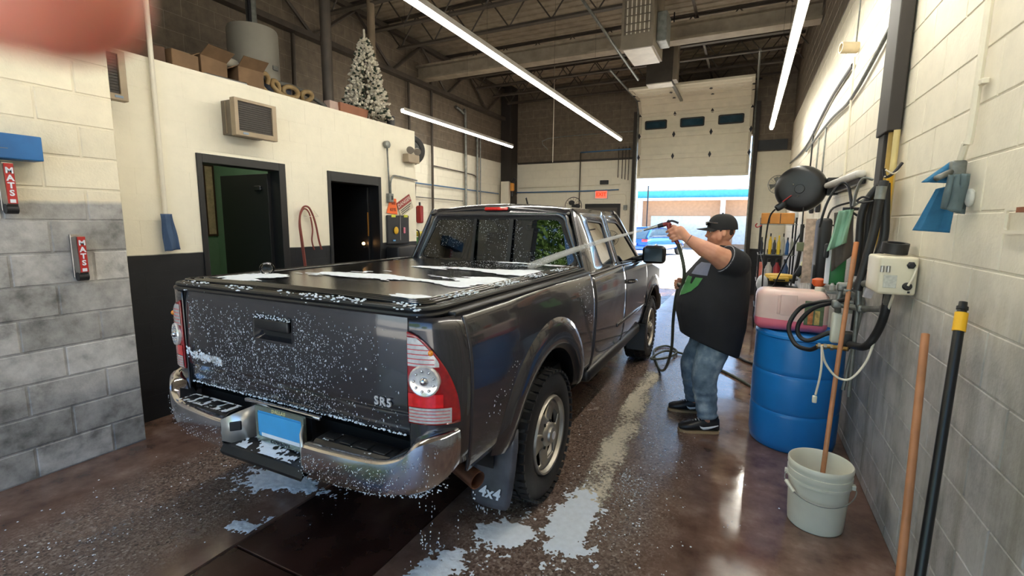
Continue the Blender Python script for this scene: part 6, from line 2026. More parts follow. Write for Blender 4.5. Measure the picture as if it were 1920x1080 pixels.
for k, (pts, lab) in enumerate(RH_):
    o = MB().tube(pts, 0.010 - 0.002 * k, 8, 8).build('air_hose', M_REDH, loc=(XL + 0.04, 3.5, 1.1), smooth=True)
    tag(o, lab, 'hose')
# electrical boxes and conduit right of the second door
eb = thing('conduit_run', 'grey conduit with round and square boxes right of the dark doorway', 'conduit', (XL + 0.03, 4.87, 1.85))
MB().lathe((XL + 0.004, 4.85, 2.575), (1, 0, 0), [(0.045, 0), (0.045, 0.045), (0.03, 0.055), (0.0, 0.055)], 20).build('round_box', M_GALV, eb, smooth=True)
MB().cyl((XL + 0.03, 4.85, 2.54), (XL + 0.03, 4.875, 1.96), 0.010, n=8).build('conduit', M_GALV, eb, smooth=True)
MB().tube([(XL + 0.03, 4.90, 1.95), (XL + 0.03, 4.90, 2.10), (XL + 0.03, 4.94, 2.18), (XL + 0.03, 5.02, 2.20), (XL + 0.03, 5.45, 2.175)], 0.011, 8, 6).build('conduit', M_GALV, eb, smooth=True)
MB().rbox((XL + 0.03, 4.88, 1.91), (0.055, 0.085, 0.11), 0.006).build('switch_box', M_GALV, eb)
MB().rbox((XL + 0.059, 4.89, 1.91), (0.006, 0.025, 0.05), 0.002).build('switch_plate', M_DKM, eb)
# emergency light
el = thing('emergency_light', 'grey twin-head emergency light at the end of the office wall', 'light', (XL + 0.06, 5.30, 2.40))
MB().rbox((XL + 0.055, 5.30, 2.45), (0.10, 0.24, 0.11), 0.008).build('battery_box', pm('beige_case', (150, 134, 112), 0.5), el)
for y in (5.22, 5.37):
    MB().lathe((XL + 0.10, y, 2.555), (0.7, -0.5, -0.35), [(0.02, -0.04), (0.045, -0.01), (0.048, 0.03), (0.0, 0.032)], 16).build('lamp_head', pm('lamp_grey', (120, 112, 102), 0.45), el, smooth=True)
    MB().cyl((XL + 0.09, y, 2.50), (XL + 0.095, y, 2.54), 0.012).build('stem', M_GALV, el)
# spare wheel past the end of the office wall
sw = thing('spare_wheel', 'black spare wheel hung up past the end of the office wall', 'wheel', (-4.50, 5.66, 2.42))
wc = Vector((-4.44, 5.66, 2.63))
WA = Vector((0.85, -0.5, 0)).normalized()
MB().lathe(wc, WA, [(0.13, -0.06), (0.16, -0.07), (0.20, -0.06), (0.215, -0.03), (0.215, 0.03), (0.20, 0.06), (0.16, 0.07), (0.13, 0.06)], 36, closed=True).build('tyre', M_RUB, sw, smooth=True)
MB().lathe(wc, WA, [(0.135, 0.05), (0.125, 0.03), (0.06, 0.035), (0.05, 0.05), (0.0, 0.05)], 28).build('steel_rim', M_BLKM, sw, smooth=True)
for k in range(8):
    a = 2 * pi * k / 8
    u_, w_, _ = frame_of(WA)
    MB().cyl(wc + WA * 0.03 + (u_ * cos(a) + w_ * sin(a)) * 0.095, wc + WA * 0.037 + (u_ * cos(a) + w_ * sin(a)) * 0.095, 0.014, n=10).build('vent_hole', M_GAP, sw)
MB().tube([wc - WA * 0.05, (-4.5, 5.47, 2.63)], 0.015, 8).build('hanger', M_DKM, sw)
# signs
sg = thing('orange_sign', 'small orange cardboard sign above the black tool panel', 'sign', (XL + 0.012, 4.955, 1.72))
MB().prism([(XL + 0.008, 4.83, 1.715), (XL + 0.008, 5.04, 1.70), (XL + 0.008, 5.02, 1.905), (XL + 0.008, 4.90, 1.905)], (0.006, 0, 0)).build('board', pm('fluo_orange', (240, 110, 46), 0.6, var=0.06), sg)
for k, s in enumerate(('SEE', 'KEYS')):
    text('lettering', s, 0.052, pm('sign_red_ink', (120, 40, 24), 0.6), sg, plane_mtx((XL + 0.016, 4.965 - 0.015 * k, 1.845 - 0.085 * k), (0, 1, 0), (0, 0, 1)), 0.001, 0.001)
dn = thing('danger_sign', 'tilted red and white danger sign beside the orange sign', 'sign', (XL + 0.012, 5.2, 1.70))
dm = Matrix.Rotation(radians(27), 3, 'X')
def dpt(a, b):
    v = dm @ Vector((0, a, b))
    return (XL + 0.008, 5.205 + v.y, 1.825 + v.z)
MB().prism([dpt(-0.15, -0.10), dpt(0.15, -0.10), dpt(0.15, 0.10), dpt(-0.15, 0.10)], (0.005, 0, 0)).build('board', pm('sign_white', (196, 184, 160), 0.5), dn)
MB().prism([dpt(-0.15, 0.0), dpt(0.15, 0.0), dpt(0.15, 0.10), dpt(-0.15, 0.10)], (0.007, 0, 0)).build('red_band', pm('sign_red', (150, 50, 44), 0.5), dn)
upd = (dm @ Vector((0, 0, 1)))
rtd = (dm @ Vector((0, 1, 0)))
text('lettering', 'DANGER', 0.072, pm('sign_pale', (214, 190, 176), 0.5), dn, plane_mtx(Vector(dpt(0, 0.05)) + Vector((0.008, 0, 0)), rtd, upd), 0.001, 0.001)
for k in range(3):
    MB().prism([dpt(-0.12, -0.030 - 0.025 * k), dpt(0.12 - 0.03 * k, -0.030 - 0.025 * k), dpt(0.12 - 0.03 * k, -0.020 - 0.025 * k), dpt(-0.12, -0.020 - 0.025 * k)], (0.0065, 0, 0)).build('text_line', M_INK, dn)
# black tool panel with small things pinned on
tp = thing('pegboard', 'black hanging tool panel with clips under the signs', 'panel', (XL + 0.02, 5.03, 1.32))
MB().rbox((XL + 0.02, 5.035, 1.50), (0.03, 0.44, 0.38), 0.012).build('panel', M_DKRUB, tp)
MB().span((XL + 0.036, 5.055, 1.36), (XL + 0.040, 5.066, 1.69)).build('silver_rule', M_METAL, tp)
for y in (4.93, 5.18):
    MB().rbox((XL + 0.038, y, 1.68), (0.006, 0.08, 0.035), 0.002).build('yellow_tag', pm('lime_tag', (206, 206, 70), 0.6), tp)
MB().sphere((XL + 0.045, 4.97, 1.49), (0.012, 0.045, 0.05), 10, 8).build('yellow_patch', pm('yellow_patch', (214, 168, 40), 0.6), tp, smooth=True)
MB().rbox((XL + 0.042, 5.14, 1.49), (0.012, 0.035, 0.08), 0.006).build('pink_clip', pm('pink_clip', (214, 120, 136), 0.5), tp)
MB().rbox((XL + 0.042, 4.93, 1.36), (0.008, 0.05, 0.02), 0.002).build('blue_clip', pm('blue_clip', (90, 150, 200), 0.5), tp)
o = MB().rbox((XL + 0.12, 5.02, 1.19), (0.22, 0.46, 0.20), 0.03).build('black_bin', M_DKRUB, loc=(XL + 0.12, 5.02, 1.09), smooth=True)
MB().span((XL + 0.005, 4.85, 1.02), (XL + 0.12, 4.88, 1.10)).span((XL + 0.005, 5.16, 1.02), (XL + 0.12, 5.19, 1.10)).build('bracket', M_DKM, o)
tag(o, 'black wall bin below the tool panel', 'bin')
# machine beyond the wall end: green generator on a stand with a leaning pole
gen = thing('pressure_washer', 'green and yellow machine on a stand past the office wall end', 'machine', (-5.05, 6.62, 0))
MB().rbox((-5.05, 6.62, 1.24), (0.34, 0.42, 0.20), 0.05).build('green_housing', pm('machine_green', (74, 140, 86), 0.45), gen, smooth=True)
MB().rbox((-5.05, 6.62, 1.40), (0.26, 0.34, 0.08), 0.03).build('yellow_cover', pm('machine_yellow', (204, 190, 60), 0.45), gen, smooth=True)
MB().tube([(-5.20, 6.42, 1.20), (-5.20, 6.45, 1.45), (-4.92, 6.45, 1.45), (-4.92, 6.42, 1.20)], 0.012, 8, 4).build('handle_bar', M_DKM, gen, smooth=True)
MB().rbox((-5.05, 6.62, 1.10), (0.40, 0.5, 0.06), 0.01).build('tray', M_GALV, gen)
for x in (-5.22, -4.88):
    for y in (6.42, 6.82):
        MB().cyl((x, y, 0), (x, y, 1.08), 0.018).build('stand_leg', M_DKM, gen)
o = MB().tube([(-5.45, 6.9, 0.02), (-6.12, 7.95, 2.36)], 0.014, 8).build('leaning_rod', M_DKM, loc=(-5.45, 6.9, 0.02), smooth=True)
tag(o, 'thin dark pole leaning on the outer left wall', 'pole')
o = MB().rbox((-6.10, 8.05, 1.75), (0.12, 0.12, 0.36), 0.03).build('extinguisher', pm('ext_red', (150, 34, 30), 0.35), loc=(-6.1, 8.05, 1.57), smooth=True)
MB().cyl((-6.10, 8.05, 1.93), (-6.10, 8.05, 2.0), 0.02).build('valve', M_DKM, o)
MB().span((-6.19, 8.02, 1.60), (-6.15, 8.08, 1.90)).build('wall_hanger', M_DKM, o)
tag(o, 'red extinguisher on the outer left wall', 'extinguisher')

# ------------------------------------------------------------------ stub wall things: blue box and MATS clips
bb = thing('blue_wall_box', 'blue painted metal box on the cream stub wall', 'box', (XP + 0.06, 1.15, 1.94))
MB().rbox((XP + 0.062, 1.15, 2.015), (0.12, 0.40, 0.14), 0.006).build('box_body', pm('blue_paint', (28, 96, 152), 0.45, var=0.15), bb)
MB().span((XP + 0.1222, 1.12, 2.000), (XP + 0.1235, 1.20, 2.003)).build('scratch', M_GALV, bb)
M_CLIP = pm('clip_steel', (168, 160, 152), 0.3, 0.85, var=0.15)
M_CLRED = pm('clip_red', (176, 40, 34), 0.4)
def mats_clip(y, z, lab):
    r = thing('mat_clip', lab, 'clip', (XP + 0.05, y, z - 0.16))
    MB().rbox((XP + 0.012, y, z), (0.02, 0.052, 0.28), 0.004).build('back_plate', M_CLIP, r)
    MB().prism([(XP + 0.02, y - 0.023, z + 0.12), (XP + 0.085, y - 0.023, z + 0.13), (XP + 0.095, y - 0.023, z - 0.10), (XP + 0.05, y - 0.023, z - 0.13), (XP + 0.02, y - 0.023, z - 0.05)], (0, 0.046, 0)).build('cheek', M_CLIP, r)
    MB().span((XP + 0.093, y - 0.020, z - 0.10), (XP + 0.099, y + 0.020, z + 0.125)).build('red_plate', M_CLRED, r)
    for k, ch_ in enumerate('MATS'):
        text('letter', ch_, 0.046, M_WHT, r, plane_mtx((XP + 0.101, y, z + 0.085 - 0.042 * k), (0, 1, 0), (0, 0, 1)), 0.001, 0.0015)
    MB().span((XP + 0.099, y - 0.012, z - 0.095), (XP + 0.1005, y + 0.012, z - 0.075)).build('white_mark', M_WHT, r)
    MB().cyl((XP + 0.06, y - 0.026, z - 0.13), (XP + 0.06, y + 0.026, z - 0.13), 0.028, n=16).build('rubber_roller', M_DKRUB, r, smooth=True)
mats_clip(1.20, 1.795, 'metal mat clip with red plate hung under the blue box')
mats_clip(1.49, 1.375, 'metal mat clip with red plate hung on bare grey blocks')

# ------------------------------------------------------------------ storage on the office roof
LZ = PT + 0.0
slab = struct(MB().span((XF, Y0, PT - 0.02), (XL - 0.02, 5.44, PT)).build('trim_1', pm('loft_deck', (92, 78, 62), 0.8), loc=(-5.2, 2, PT)))
M_CARD = pm('cardboard', (116, 90, 64), 0.8, var=0.2)
M_CARDD = pm('dark_cardboard', (82, 60, 44), 0.8, var=0.25)
def carton(x, y, s, rz, mat, lab, flaps=True):
    r = thing('carton', lab, 'box', (x, y, LZ), rz, 'cartons on the office roof')
    a, b, h = s[0] / 2, s[1] / 2, s[2]
    t = 0.006
    for nm, c, sz in (('side', (a, 0, h / 2), (t, s[1], h)), ('side', (-a, 0, h / 2), (t, s[1], h)), ('side', (0, b, h / 2), (s[0], t, h)), ('side', (0, -b, h / 2), (s[0], t, h)), ('bottom', (0, 0, t / 2), (s[0], s[1], t))):
        MB().box(c, sz).build(nm, mat, r, local=True)
    if flaps:
        MB().box((a + 0.05, 0, h + 0.035), (0.13, s[1], t), (0, radians(-35), 0)).build('flap', M_CARD, r, local=True)
        MB().box((0, -b - 0.05, h - 0.02), (s[0], 0.12, t), (radians(30), 0, 0)).build('flap', M_CARD, r, local=True)
carton(-4.42, 2.08, (0.30, 0.55, 0.13), 0.0, M_CARDD, 'long low dark carton on the office roof by the cream pipe', False)
carton(-4.40, 2.50, (0.26, 0.22, 0.14), 0.1, M_CARD, 'small closed brown carton on the office roof', False)
carton(-4.50, 2.79, (0.28, 0.26, 0.19), 0.15, M_CARD, 'brown carton with raised flaps on the office roof')
carton(-4.50, 3.18, (0.28, 0.24, 0.20), -0.1, M_CARD, 'brown carton with drooping front flap before the white tank')
o = MB().rbox((-4.33, 2.86, LZ + 0.02), (0.12, 0.42, 0.03), 0.01, rot=(radians(3), 0, 0.1)).build('metal_strip', M_METAL, loc=(-4.33, 2.86, LZ), smooth=True)
tag(o, 'bright metal strip lying in front of the open carton', 'scrap')
o = MB().sphere((-4.46, 3.02, LZ + 0.235), (0.05, 0.10, 0.04), 14, 10).build('wadding', pm('white_wadding', (196, 190, 176), 0.8, bump=0.6, bscale=30), loc=(-4.46, 3.02, LZ + 0.2), smooth=True)
tag(o, 'white packing wad on top of the cartons', 'packing')
# coiled vacuum hose
M_VHOSE = pm('ochre_hose', (140, 116, 78), 0.6, var=0.3, scale=12)
pts = []
for k in range(40):
    a = k * 0.62
    pts.append((-4.40 + 0.05 * sin(a * 0.7) - 0.05, 3.30 + 0.017 * k + 0.10 * cos(a), LZ + 0.05 + 0.085 * (1 + sin(a)) * (1 - 0.010 * k)))
o = MB().tube(pts, 0.024, 10, 3).build('coiled_hose', M_VHOSE, loc=(-4.42, 3.6, LZ), smooth=True)
tag(o, 'ochre ribbed hose coiled loosely on the office roof edge', 'hose')
o = MB().tube([(-4.52, 3.12, LZ + 0.27), (-4.50, 3.25, LZ + 0.26), (-4.50, 3.45, LZ + 0.19), (-4.50, 3.75, LZ + 0.20), (-4.44, 3.98, LZ + 0.12), (-4.36, 4.10, LZ + 0.03)], 0.022, 10, 6).build('loose_hose', pm('grey_vac_hose', (92, 90, 84), 0.6, var=0.2), loc=(-4.45, 3.6, LZ), smooth=True)
tag(o, 'grey hose arching over the ochre coil on the office roof', 'hose')
o = MB().rbox((-4.56, 3.55, LZ + 0.10), (0.10, 0.40, 0.18), 0.03).build('blue_bundle', pm('navy_bundle', (54, 60, 78), 0.7, bump=0.5, bscale=20), loc=(-4.56, 3.55, LZ), smooth=True)
tag(o, 'dark blue bundle behind the coiled ochre hose', 'bundle')
# white water tank with flue
tk = thing('water_tank', 'white cylindrical water tank with flue on the office roof', 'water heater', (-5.25, 3.86, LZ))
MB().lathe((-5.25, 3.86, LZ), (0, 0, 1), [(0.0, 0.0), (0.26, 0.0), (0.265, 0.02), (0.265, 0.90), (0.255, 0.93), (0.0, 0.965)], 40).build('tank_shell', pm('tank_white', (150, 146, 136), 0.45, var=0.05), tk, smooth=True)
MB().cyl((-5.25, 3.86, LZ + 0.95), (-5.25, 3.86, ZC - 0.01), 0.055, n=16).build('flue', M_GALV, tk, smooth=True)
MB().cyl((-5.17, 3.78, LZ + 0.95), (-5.17, 3.78, ZC - 0.01), 0.02, n=10).build('water_pipe', M_DKM, tk, smooth=True)
MB().rbox((-4.99, 3.93, LZ + 0.50), (0.02, 0.07, 0.05), 0.006).build('drain_cock', M_GALV, tk)
# posts
for x, y, r_, m_, lab in ((-4.62, 4.35, 0.062, M_STEEL, 'dark stained steel post on the office roof beside the frosted tree'), (-5.05, 5.60, 0.055, pm('tan_post', (128, 112, 92), 0.6), 'tan steel post behind the frosted tree')):
    z0 = LZ if y < 5.4 else 0
    o = MB().cyl((x, y, z0), (x, y, ZC - 0.01), r_, n=18).build('steel_post', m_, loc=(x, y, z0), smooth=True)
    MB().box((x, y, z0 + 0.006), (0.2, 0.2, 0.012)).build('base_plate', m_, o)
    tag(o, lab, 'post')
# planter and copper scraps
pt = thing('planter', 'long terracotta trough next to the frosted tree', 'planter', (-4.38, 4.42, LZ))
MB().loft([[(-4.38 + sx * (0.09 + q) , 4.42 + sy * (0.21 + q), LZ + z) for sx, sy in ((-1, -1), (1, -1), (1, 1), (-1, 1))] for z, q in ((0.0, 0.0), (0.10, 0.015), (0.12, 0.015), (0.12, 0.0), (0.05, -0.005))]).build('trough', pm('terracotta', (146, 94, 68), 0.7, var=0.15), pt)
MB().box((-4.38, 4.42, LZ + 0.07), (0.17, 0.41, 0.03)).build('soil', pm('soil', (48, 38, 30), 0.9), pt)
o = MB().rbox((-4.36, 4.14, LZ + 0.06), (0.10, 0.13, 0.12), 0.006).build('paint_tin_box', pm('pale_pink_box', (190, 164, 150), 0.6), loc=(-4.36, 4.14, LZ))
tag(o, 'pale small box at the end of the terracotta trough', 'box')
# frosted artificial tree
tr = thing('christmas_tree', 'small snow-frosted artificial Christmas tree on the office roof', 'christmas tree', (-4.47, 4.83, LZ))
TB = Vector((-4.47, 4.83, LZ))
MB().tube([TB + Vector((0, 0, 0.0)), TB + Vector((0, 0, 1.0)), TB + Vector((0.0, -0.02, 1.14))], lambda t: 0.016 * (1 - t) + 0.005, 8, 4).build('trunk', pm('tree_trunk', (70, 60, 46), 0.8), tr, smooth=True)
for k in range(4):
    a = pi / 2 * k
    MB().tube([TB + Vector((0, 0, 0.06)), TB + Vector((0.12 * cos(a), 0.12 * sin(a), 0.008))], 0.008, 6).build('stand_foot', M_DKM, tr)
trr = random.Random(11)
fo = MB()
fg = MB()
for k in range(1500):
    h = trr.random() ** 1.2
    z = 0.14 + 0.90 * h
    rmax = 0.29 * (1 - h) ** 0.75 + 0.03
    a = trr.uniform(0, 2 * pi)
    q = rmax * (0.45 + 0.6 * trr.random())
    p = TB + Vector((q * cos(a), q * sin(a), z - 0.06 * q / 0.3))
    dirv = Vector((cos(a), sin(a), trr.uniform(-0.5, 0.6))).normalized()
    u_, w_, d_ = frame_of(dirv)
    m_ = Matrix((u_, w_, d_)).transposed()
    tgt = fo if trr.random() < 0.8 else fg
    s = trr.uniform(0.7, 1.2)
    tgt.add([p + m_ @ Vector((v.x * 0.017 * s, v.y * 0.017 * s, v.z * 0.028 * s)) for v in ICO_V], ICO_F)
for k in range(8):
    p = TB + Vector((0.002 * k, -0.003 * k, 1.0 + 0.018 * k))
    fo.add([p + Vector((v.x * 0.016, v.y * 0.016, v.z * 0.02)) for v in ICO_V], ICO_F)
st = fo.build('frosted_foliage', pm('frost_white', (214, 206, 188), 0.85, var=0.15, scale=20), tr, fix=False)
st['kind'] = 'stuff'
st = fg.build('green_foliage', pm('fir_green', (52, 62, 48), 0.85), tr, fix=False)
st['kind'] = 'stuff'
o = MB().lathe((-4.33, 5.12, LZ), (0, 0, 1), [(0.05, 0), (0.055, 0.14), (0.05, 0.14), (0.045, 0.01), (0, 0.01)], 18).build('black_canister', M_DKRUB, loc=(-4.33, 5.12, LZ), smooth=True)
tag(o, 'black canister on the office roof under the frosted tree', 'canister')

# ------------------------------------------------------------------ pipes on the outer left wall
PL = [([(-6.13, 5.13, 3.2), (-6.13, 5.15, 4.30)], 0.030, M_STEEL, 'dark drop pipe on the outer left wall behind the water tank'),
      ([(-6.13, 7.80, 2.0), (-6.13, 7.80, 4.30)], 0.028, M_STEEL, 'dark drop pipe just past the spare wheel'),
      ([(-6.13, 8.55, 1.2), (-6.13, 8.55, 4.27), (-6.13, 8.45, 4.34), (-6.13, 7.82, 4.34)], 0.028, M_STEEL, 'dark pipe turning at the truss and dropping to the floor'),
      ([(-6.13, 9.90, 1.1), (-6.13, 9.90, 3.95), (-6.13, 9.80, 4.12), (-6.13, 9.5, 4.20)], 0.034, M_GALV, 'grey bent pipe crossing the short LED strip'),
      ([(-6.13, 10.45, 2.0), (-6.13, 10.45, 3.7)], 0.030, M_GALV, 'short grey duct pipe near the corner column'),
      ([(-6.13, 10.60, 2.0), (-6.13, 10.60, 3.7)], 0.018, M_GALV, 'thin grey pipe near the corner column'),
      ([(-6.14, 5.5, 2.40), (-6.14, 11.6, 2.37)], 0.014, pm('blue_line', (70, 110, 150), 0.5), 'blue air line along the outer left wall'),
      ([(-6.15, 5.5, 2.12), (-6.15, 9.8, 2.10)], 0.010, M_GALV, 'thin grey line below the blue air line'),
      ([(-6.15, 8.56, 2.80), (-6.15, 10.2, 2.76), (-6.15, 10.42, 2.70)], 0.012, M_STEEL, 'short dark line joining two drop pipes')]
for pts, r_, m_, lab in PL:
    o = MB().tube(pts, r_, 10, 4 if len(pts) > 2 else 0).build('wall_pipe', m_, loc=tuple(pts[0]), smooth=True)
    tag(o, lab, 'pipe', 'pipes on the outer left wall')
# ------------------------------------------------------------------ raised overhead door
M_DOORW = pm('door_cream', (226, 220, 202), 0.5, var=0.05, coords='pos')
M_DOORR = pm('door_rail', (196, 188, 170), 0.5, var=0.05, coords='pos')
gd = thing('overhead_door', 'cream sectional overhead door raised into the roof', 'garage door', ((DX0 + DX1) / 2, YB - 0.1, 2.70))
# path of the door: up the wall, round the track bend, then back under the roof
def track(s):
    """s = metres up from the bottom edge -> (y, z, tangent angle)"""
    zb, zt, R_ = 2.70, 4.22, 0.30
    v = zt - zb
    if s <= v:
        return YB - 0.10, zb + s, 0.0
    arc = R_ * pi / 2
    if s <= v + arc:
        a = (s - v) / R_
        return YB - 0.10 - R_ * (1 - cos(a)), zt + R_ * sin(a), a
    return YB - 0.10 - R_ - (s - v - arc), zt + R_, pi / 2
SEC = 0.50
x0, x1 = DX0 + 0.03, DX1 - 0.03
for k in range(6):
    s0, s1 = k * SEC, (k + 1) * SEC
    (ya, za, a0), (yb, zb, a1) = track(s0), track(s1)
    d = Vector((0, yb - ya, zb - za)).normalized()
    nrm = Vector((0, -d.z, d.y))        # faces the bay
    def dp(x, f, off):
        return Vector((x, ya, za)) + d * (f * (s1 - s0)) + nrm * off
    W = (x0, x1)
    prof = [(0.0, 0.045), (0.10, 0.045), (0.12, 0.022), (0.46, 0.022), (0.47, 0.034), (0.53, 0.034), (0.54, 0.022), (0.88, 0.022), (0.90, 0.045), (1.0, 0.045), (1.0, 0.0), (0.0, 0.0)]
    L0 = [dp(x0, f, off) for f, off in prof]
    L1 = [dp(x1, f, off) for f, off in prof]
    sec = MB().loft([L0, L1]).build('door_section', M_DOORW, gd)
    for xs_ in (x0 + 0.03, x1 - 0.03):
        MB().prism([dp(xs_ - 0.03, 0.1, 0.022), dp(xs_ + 0.03, 0.1, 0.022), dp(xs_ + 0.03, 0.9, 0.022), dp(xs_ - 0.03, 0.9, 0.022)], nrm * 0.022).build('end_stile', M_DOORR, sec)
    if k == 2:
        for xa, xb in ((-2.38, -1.87), (-1.57, -1.04), (-0.75, -0.22)):
            O = [dp(a, f, 0.03) for a, f in [(p[0], p[1]) for p in [(q[0], (q[1]) ) for q in rrect((xa + xb) / 2, 0.50, xb - xa, 0.42, 0.05)]]]
            I = [dp(a, f, 0.03) for a, f in rrect((xa + xb) / 2, 0.50, xb - xa - 0.06, 0.30, 0.04)]
            MB().ring(O, I, nrm * 0.02).build('window_frame', M_DKRUB, sec)
            G = [dp(a, f, 0.036) for a, f in rrect((xa + xb) / 2, 0.50, xb - xa - 0.05, 0.32, 0.04)]
            MB().add(G, [tuple(range(len(G)))]).build('pane', pm('door_pane', (40, 66, 82), 0.08, 0.1, var=0.5, scale=3), sec)
    if k > 0:
        for xh in (x0 + 0.02, -1.70, -0.885, x1 - 0.02):
            c = dp(xh, 0.0, 0.055)
            u = Vector((1, 0, 0))
            MB().prism([c - u * 0.035, c - d * 0.075, c + u * 0.035, c + d * 0.075], nrm * 0.008).build('hinge', M_DKM, gd)
for xs_ in (DX0 - 0.015, DX1 + 0.015):
    P = [track(s) for s in [i * 0.1 for i in range(45)]]
    pts = [(xs_, YB - 0.10, 0.05)] + [(xs_, y, z) for y, z, a in P]
    MB().tube(pts, 0.022, 6).build('track', M_GALV, gd)
MB().cyl((DX0 - 0.1, YB - 0.12, 4.75), (DX1 + 0.1, YB - 0.12, 4.75), 0.02, n=10).build('torsion_shaft', M_DKM, gd)
# dark lintel to the right of the door, pale panel below it
o = MB().span((0.06, YB - 0.05, 3.24), (XR - 0.08, YB - 0.004, 3.46)).build('lintel_box', pm('slate_box', (48, 52, 58), 0.6), loc=(0.35, YB - 0.03, 3.24))
tag(o, 'slate grey lintel box in the corner beyond the wall fan', 'box')
# door opener and heater hung from the roof
M_HEAT = pm('heater_enamel', (120, 110, 96), 0.5, 0.2, var=0.12)
ht = thing('unit_heater', 'box unit heater with louvred face hung from the roof joists', 'heater', (-1.34, 6.3, 3.70))
hx0, hx1, hy0, hy1, hz0, hz1 = -1.53, -1.15, 6.05, 6.75, 3.70, 4.50
MB().span((hx0, hy0 + 0.02, hz0 + 0.02), (hx1, hy1, hz1)).build('cabinet', M_HEAT, ht, bevel=0.006)
O = [(x, hy0, z) for x, z in ((hx0, hz0), (hx1, hz0), (hx1, hz1), (hx0, hz1))]
I = [(x, hy0, z) for x, z in ((hx0 + 0.035, hz0 + 0.16), (hx1 - 0.035, hz0 + 0.16), (hx1 - 0.035, hz1 - 0.04), (hx0 + 0.035, hz1 - 0.04))]
MB().ring(O, I, (0, 0.03, 0)).build('face_frame', M_HEAT, ht)
for k in range(6):
    z = hz0 + 0.20 + 0.09 * k
    MB().box(((hx0 + hx1) / 2, hy0 + 0.012, z), (hx1 - hx0 - 0.07, 0.05, 0.006), (radians(35), 0, 0)).build('louvre', M_HEAT, ht)
for k in range(6):
    x = hx0 + 0.065 + 0.052 * k
    MB().box((x, hy0 + 0.016, hz0 + 0.44), (0.014, 0.01, 0.54)).build('heat_tube', pm('pale_tube', (206, 198, 182), 0.5), ht)
MB().box(((hx0 + hx1) / 2, (hy0 + hy1) / 2, hz0 + 0.008), (hx1 - hx0 - 0.05, hy1 - hy0 - 0.06, 0.016)).build('bottom_plate', pm('white_plate', (226, 220, 210), 0.4), ht)
for x in (hx0 + 0.03, hx1 - 0.03):
    for y in (hy0 + 0.1, hy1 - 0.1):
        MB().cyl((x, y, hz1), (x, y, ZC - 0.3), 0.006, n=6).build('hanger_rod', M_DKM, ht)
MB().rbox((hx1 + 0.06, 6.4, 3.98), (0.12, 0.3, 0.34), 0.01).build('gas_valve_box', M_GALV, ht)
op = thing('door_opener', 'tall dark door operator box hung behind the unit heater', 'door operator', (-1.5, 8.9, 4.02))
MB().span((-1.76, 8.8, 4.02), (-1.32, 9.1, 4.78)).build('operator_case', pm('operator_grey', (64, 58, 52), 0.5, 0.3, var=0.2), op, bevel=0.008)
MB().span((-1.75, 8.81, 4.005), (-1.33, 9.09, 4.02)).build('bottom_cover', pm('white_plate', (226, 220, 210), 0.4), op)
MB().span((-1.32, 8.82, 4.05), (-1.25, 9.08, 4.72)).build('side_cover', M_HEAT, op)
MB().span((-1.56, 9.1, 4.36), (-1.50, 11.75, 4.40)).build('rail', M_GALV, op)
for x in (-1.72, -1.36):
    MB().cyl((x, 8.95, 4.78), (x, 8.95, ZC - 0.02), 0.012, n=6).build('hanger', M_DKM, op)
o = MB().tube([(-2.45, 6.2, 4.95), (-1.85, 8.6, 4.05)], 0.022, 8).build('brace_pipe', M_GALV, loc=(-1.85, 8.6, 4.05), smooth=True)
tag(o, 'slanting grey brace pipe left of the unit heater', 'pipe')

# ------------------------------------------------------------------ far wall things
ex = thing('exit_sign', 'glowing red exit sign on the far white wall', 'sign', (-3.43, YB - 0.03, 2.24))
MB().rbox((-3.43, YB - 0.03, 2.335), (0.34, 0.05, 0.21), 0.01).build('housing', M_WHT, ex)
MB().span((-3.58, YB - 0.058, 2.245), (-3.28, YB - 0.054, 2.425)).build('lit_face', emat('exit_red', (255, 92, 70), 1.3), ex)
text('exit_letters', 'EXIT', 0.13, emat('exit_letters', (255, 40, 20), 1.6), ex, plane_mtx((-3.43, YB - 0.060, 2.335), (1, 0, 0), (0, 0, 1)), 0.001, 0.003)
o = MB().rbox((-3.37, YB - 0.02, 2.645), (0.22, 0.03, 0.10), 0.005).build('vent_plate', M_DKRUB, loc=(-3.37, YB - 0.02, 2.6))
tag(o, 'small black plate above the exit sign', 'plate')
d3 = sroot('door_3', (-3.3, YB, 0))
d3['label'] = 'dark exit door in the far wall below the exit sign'
MB().span((-3.86, YB - 0.03, 0), (-2.93, YB - 0.003, 2.10)).build('door_surround', M_BLKPAINT, d3)
MB().span((-3.80, YB - 0.045, 0.02), (-3.0, YB - 0.025, 2.0)).build('door_leaf', pm('grey_door', (74, 68, 62), 0.5), d3)
o = MB().rbox((-2.80, YB - 0.03, 2.0), (0.09, 0.06, 0.12), 0.006).build('junction_box', M_GALV, loc=(-2.8, YB - 0.03, 1.94))
tag(o, 'grey junction box right of the far exit door', 'box')
pf = thing('pedestal_fan', 'black caged pedestal fan standing before the far wall', 'fan', (-3.95, 11.55, 0))
fc = Vector((-3.95, 11.5, 2.02))
MB().lathe(fc, (0, -1, 0), [(0.22, 0), (0.228, 0.01), (0.22, 0.02), (0.212, 0.01)], 32, closed=True).build('cage_ring', M_DKM, pf, smooth=True)
for k in range(16):
    a = 2 * pi * k / 16
    MB().tube([fc + Vector((0.03 * cos(a), -0.07, 0.03 * sin(a))), fc + Vector((0.22 * cos(a), 0, 0.22 * sin(a)))], 0.003, 5).build('cage_wire', M_DKM, pf)
for k in range(3):
    a = 2 * pi * k / 3
    MB().sphere(fc + Vector((0.10 * cos(a), 0.0, 0.10 * sin(a))), (0.08, 0.01, 0.06), 10, 8).build('blade', M_DKRUB, pf, smooth=True)
MB().cyl(fc + Vector((0, 0.14, 0)), fc, 0.05, n=16).build('motor', M_DKRUB, pf, smooth=True)
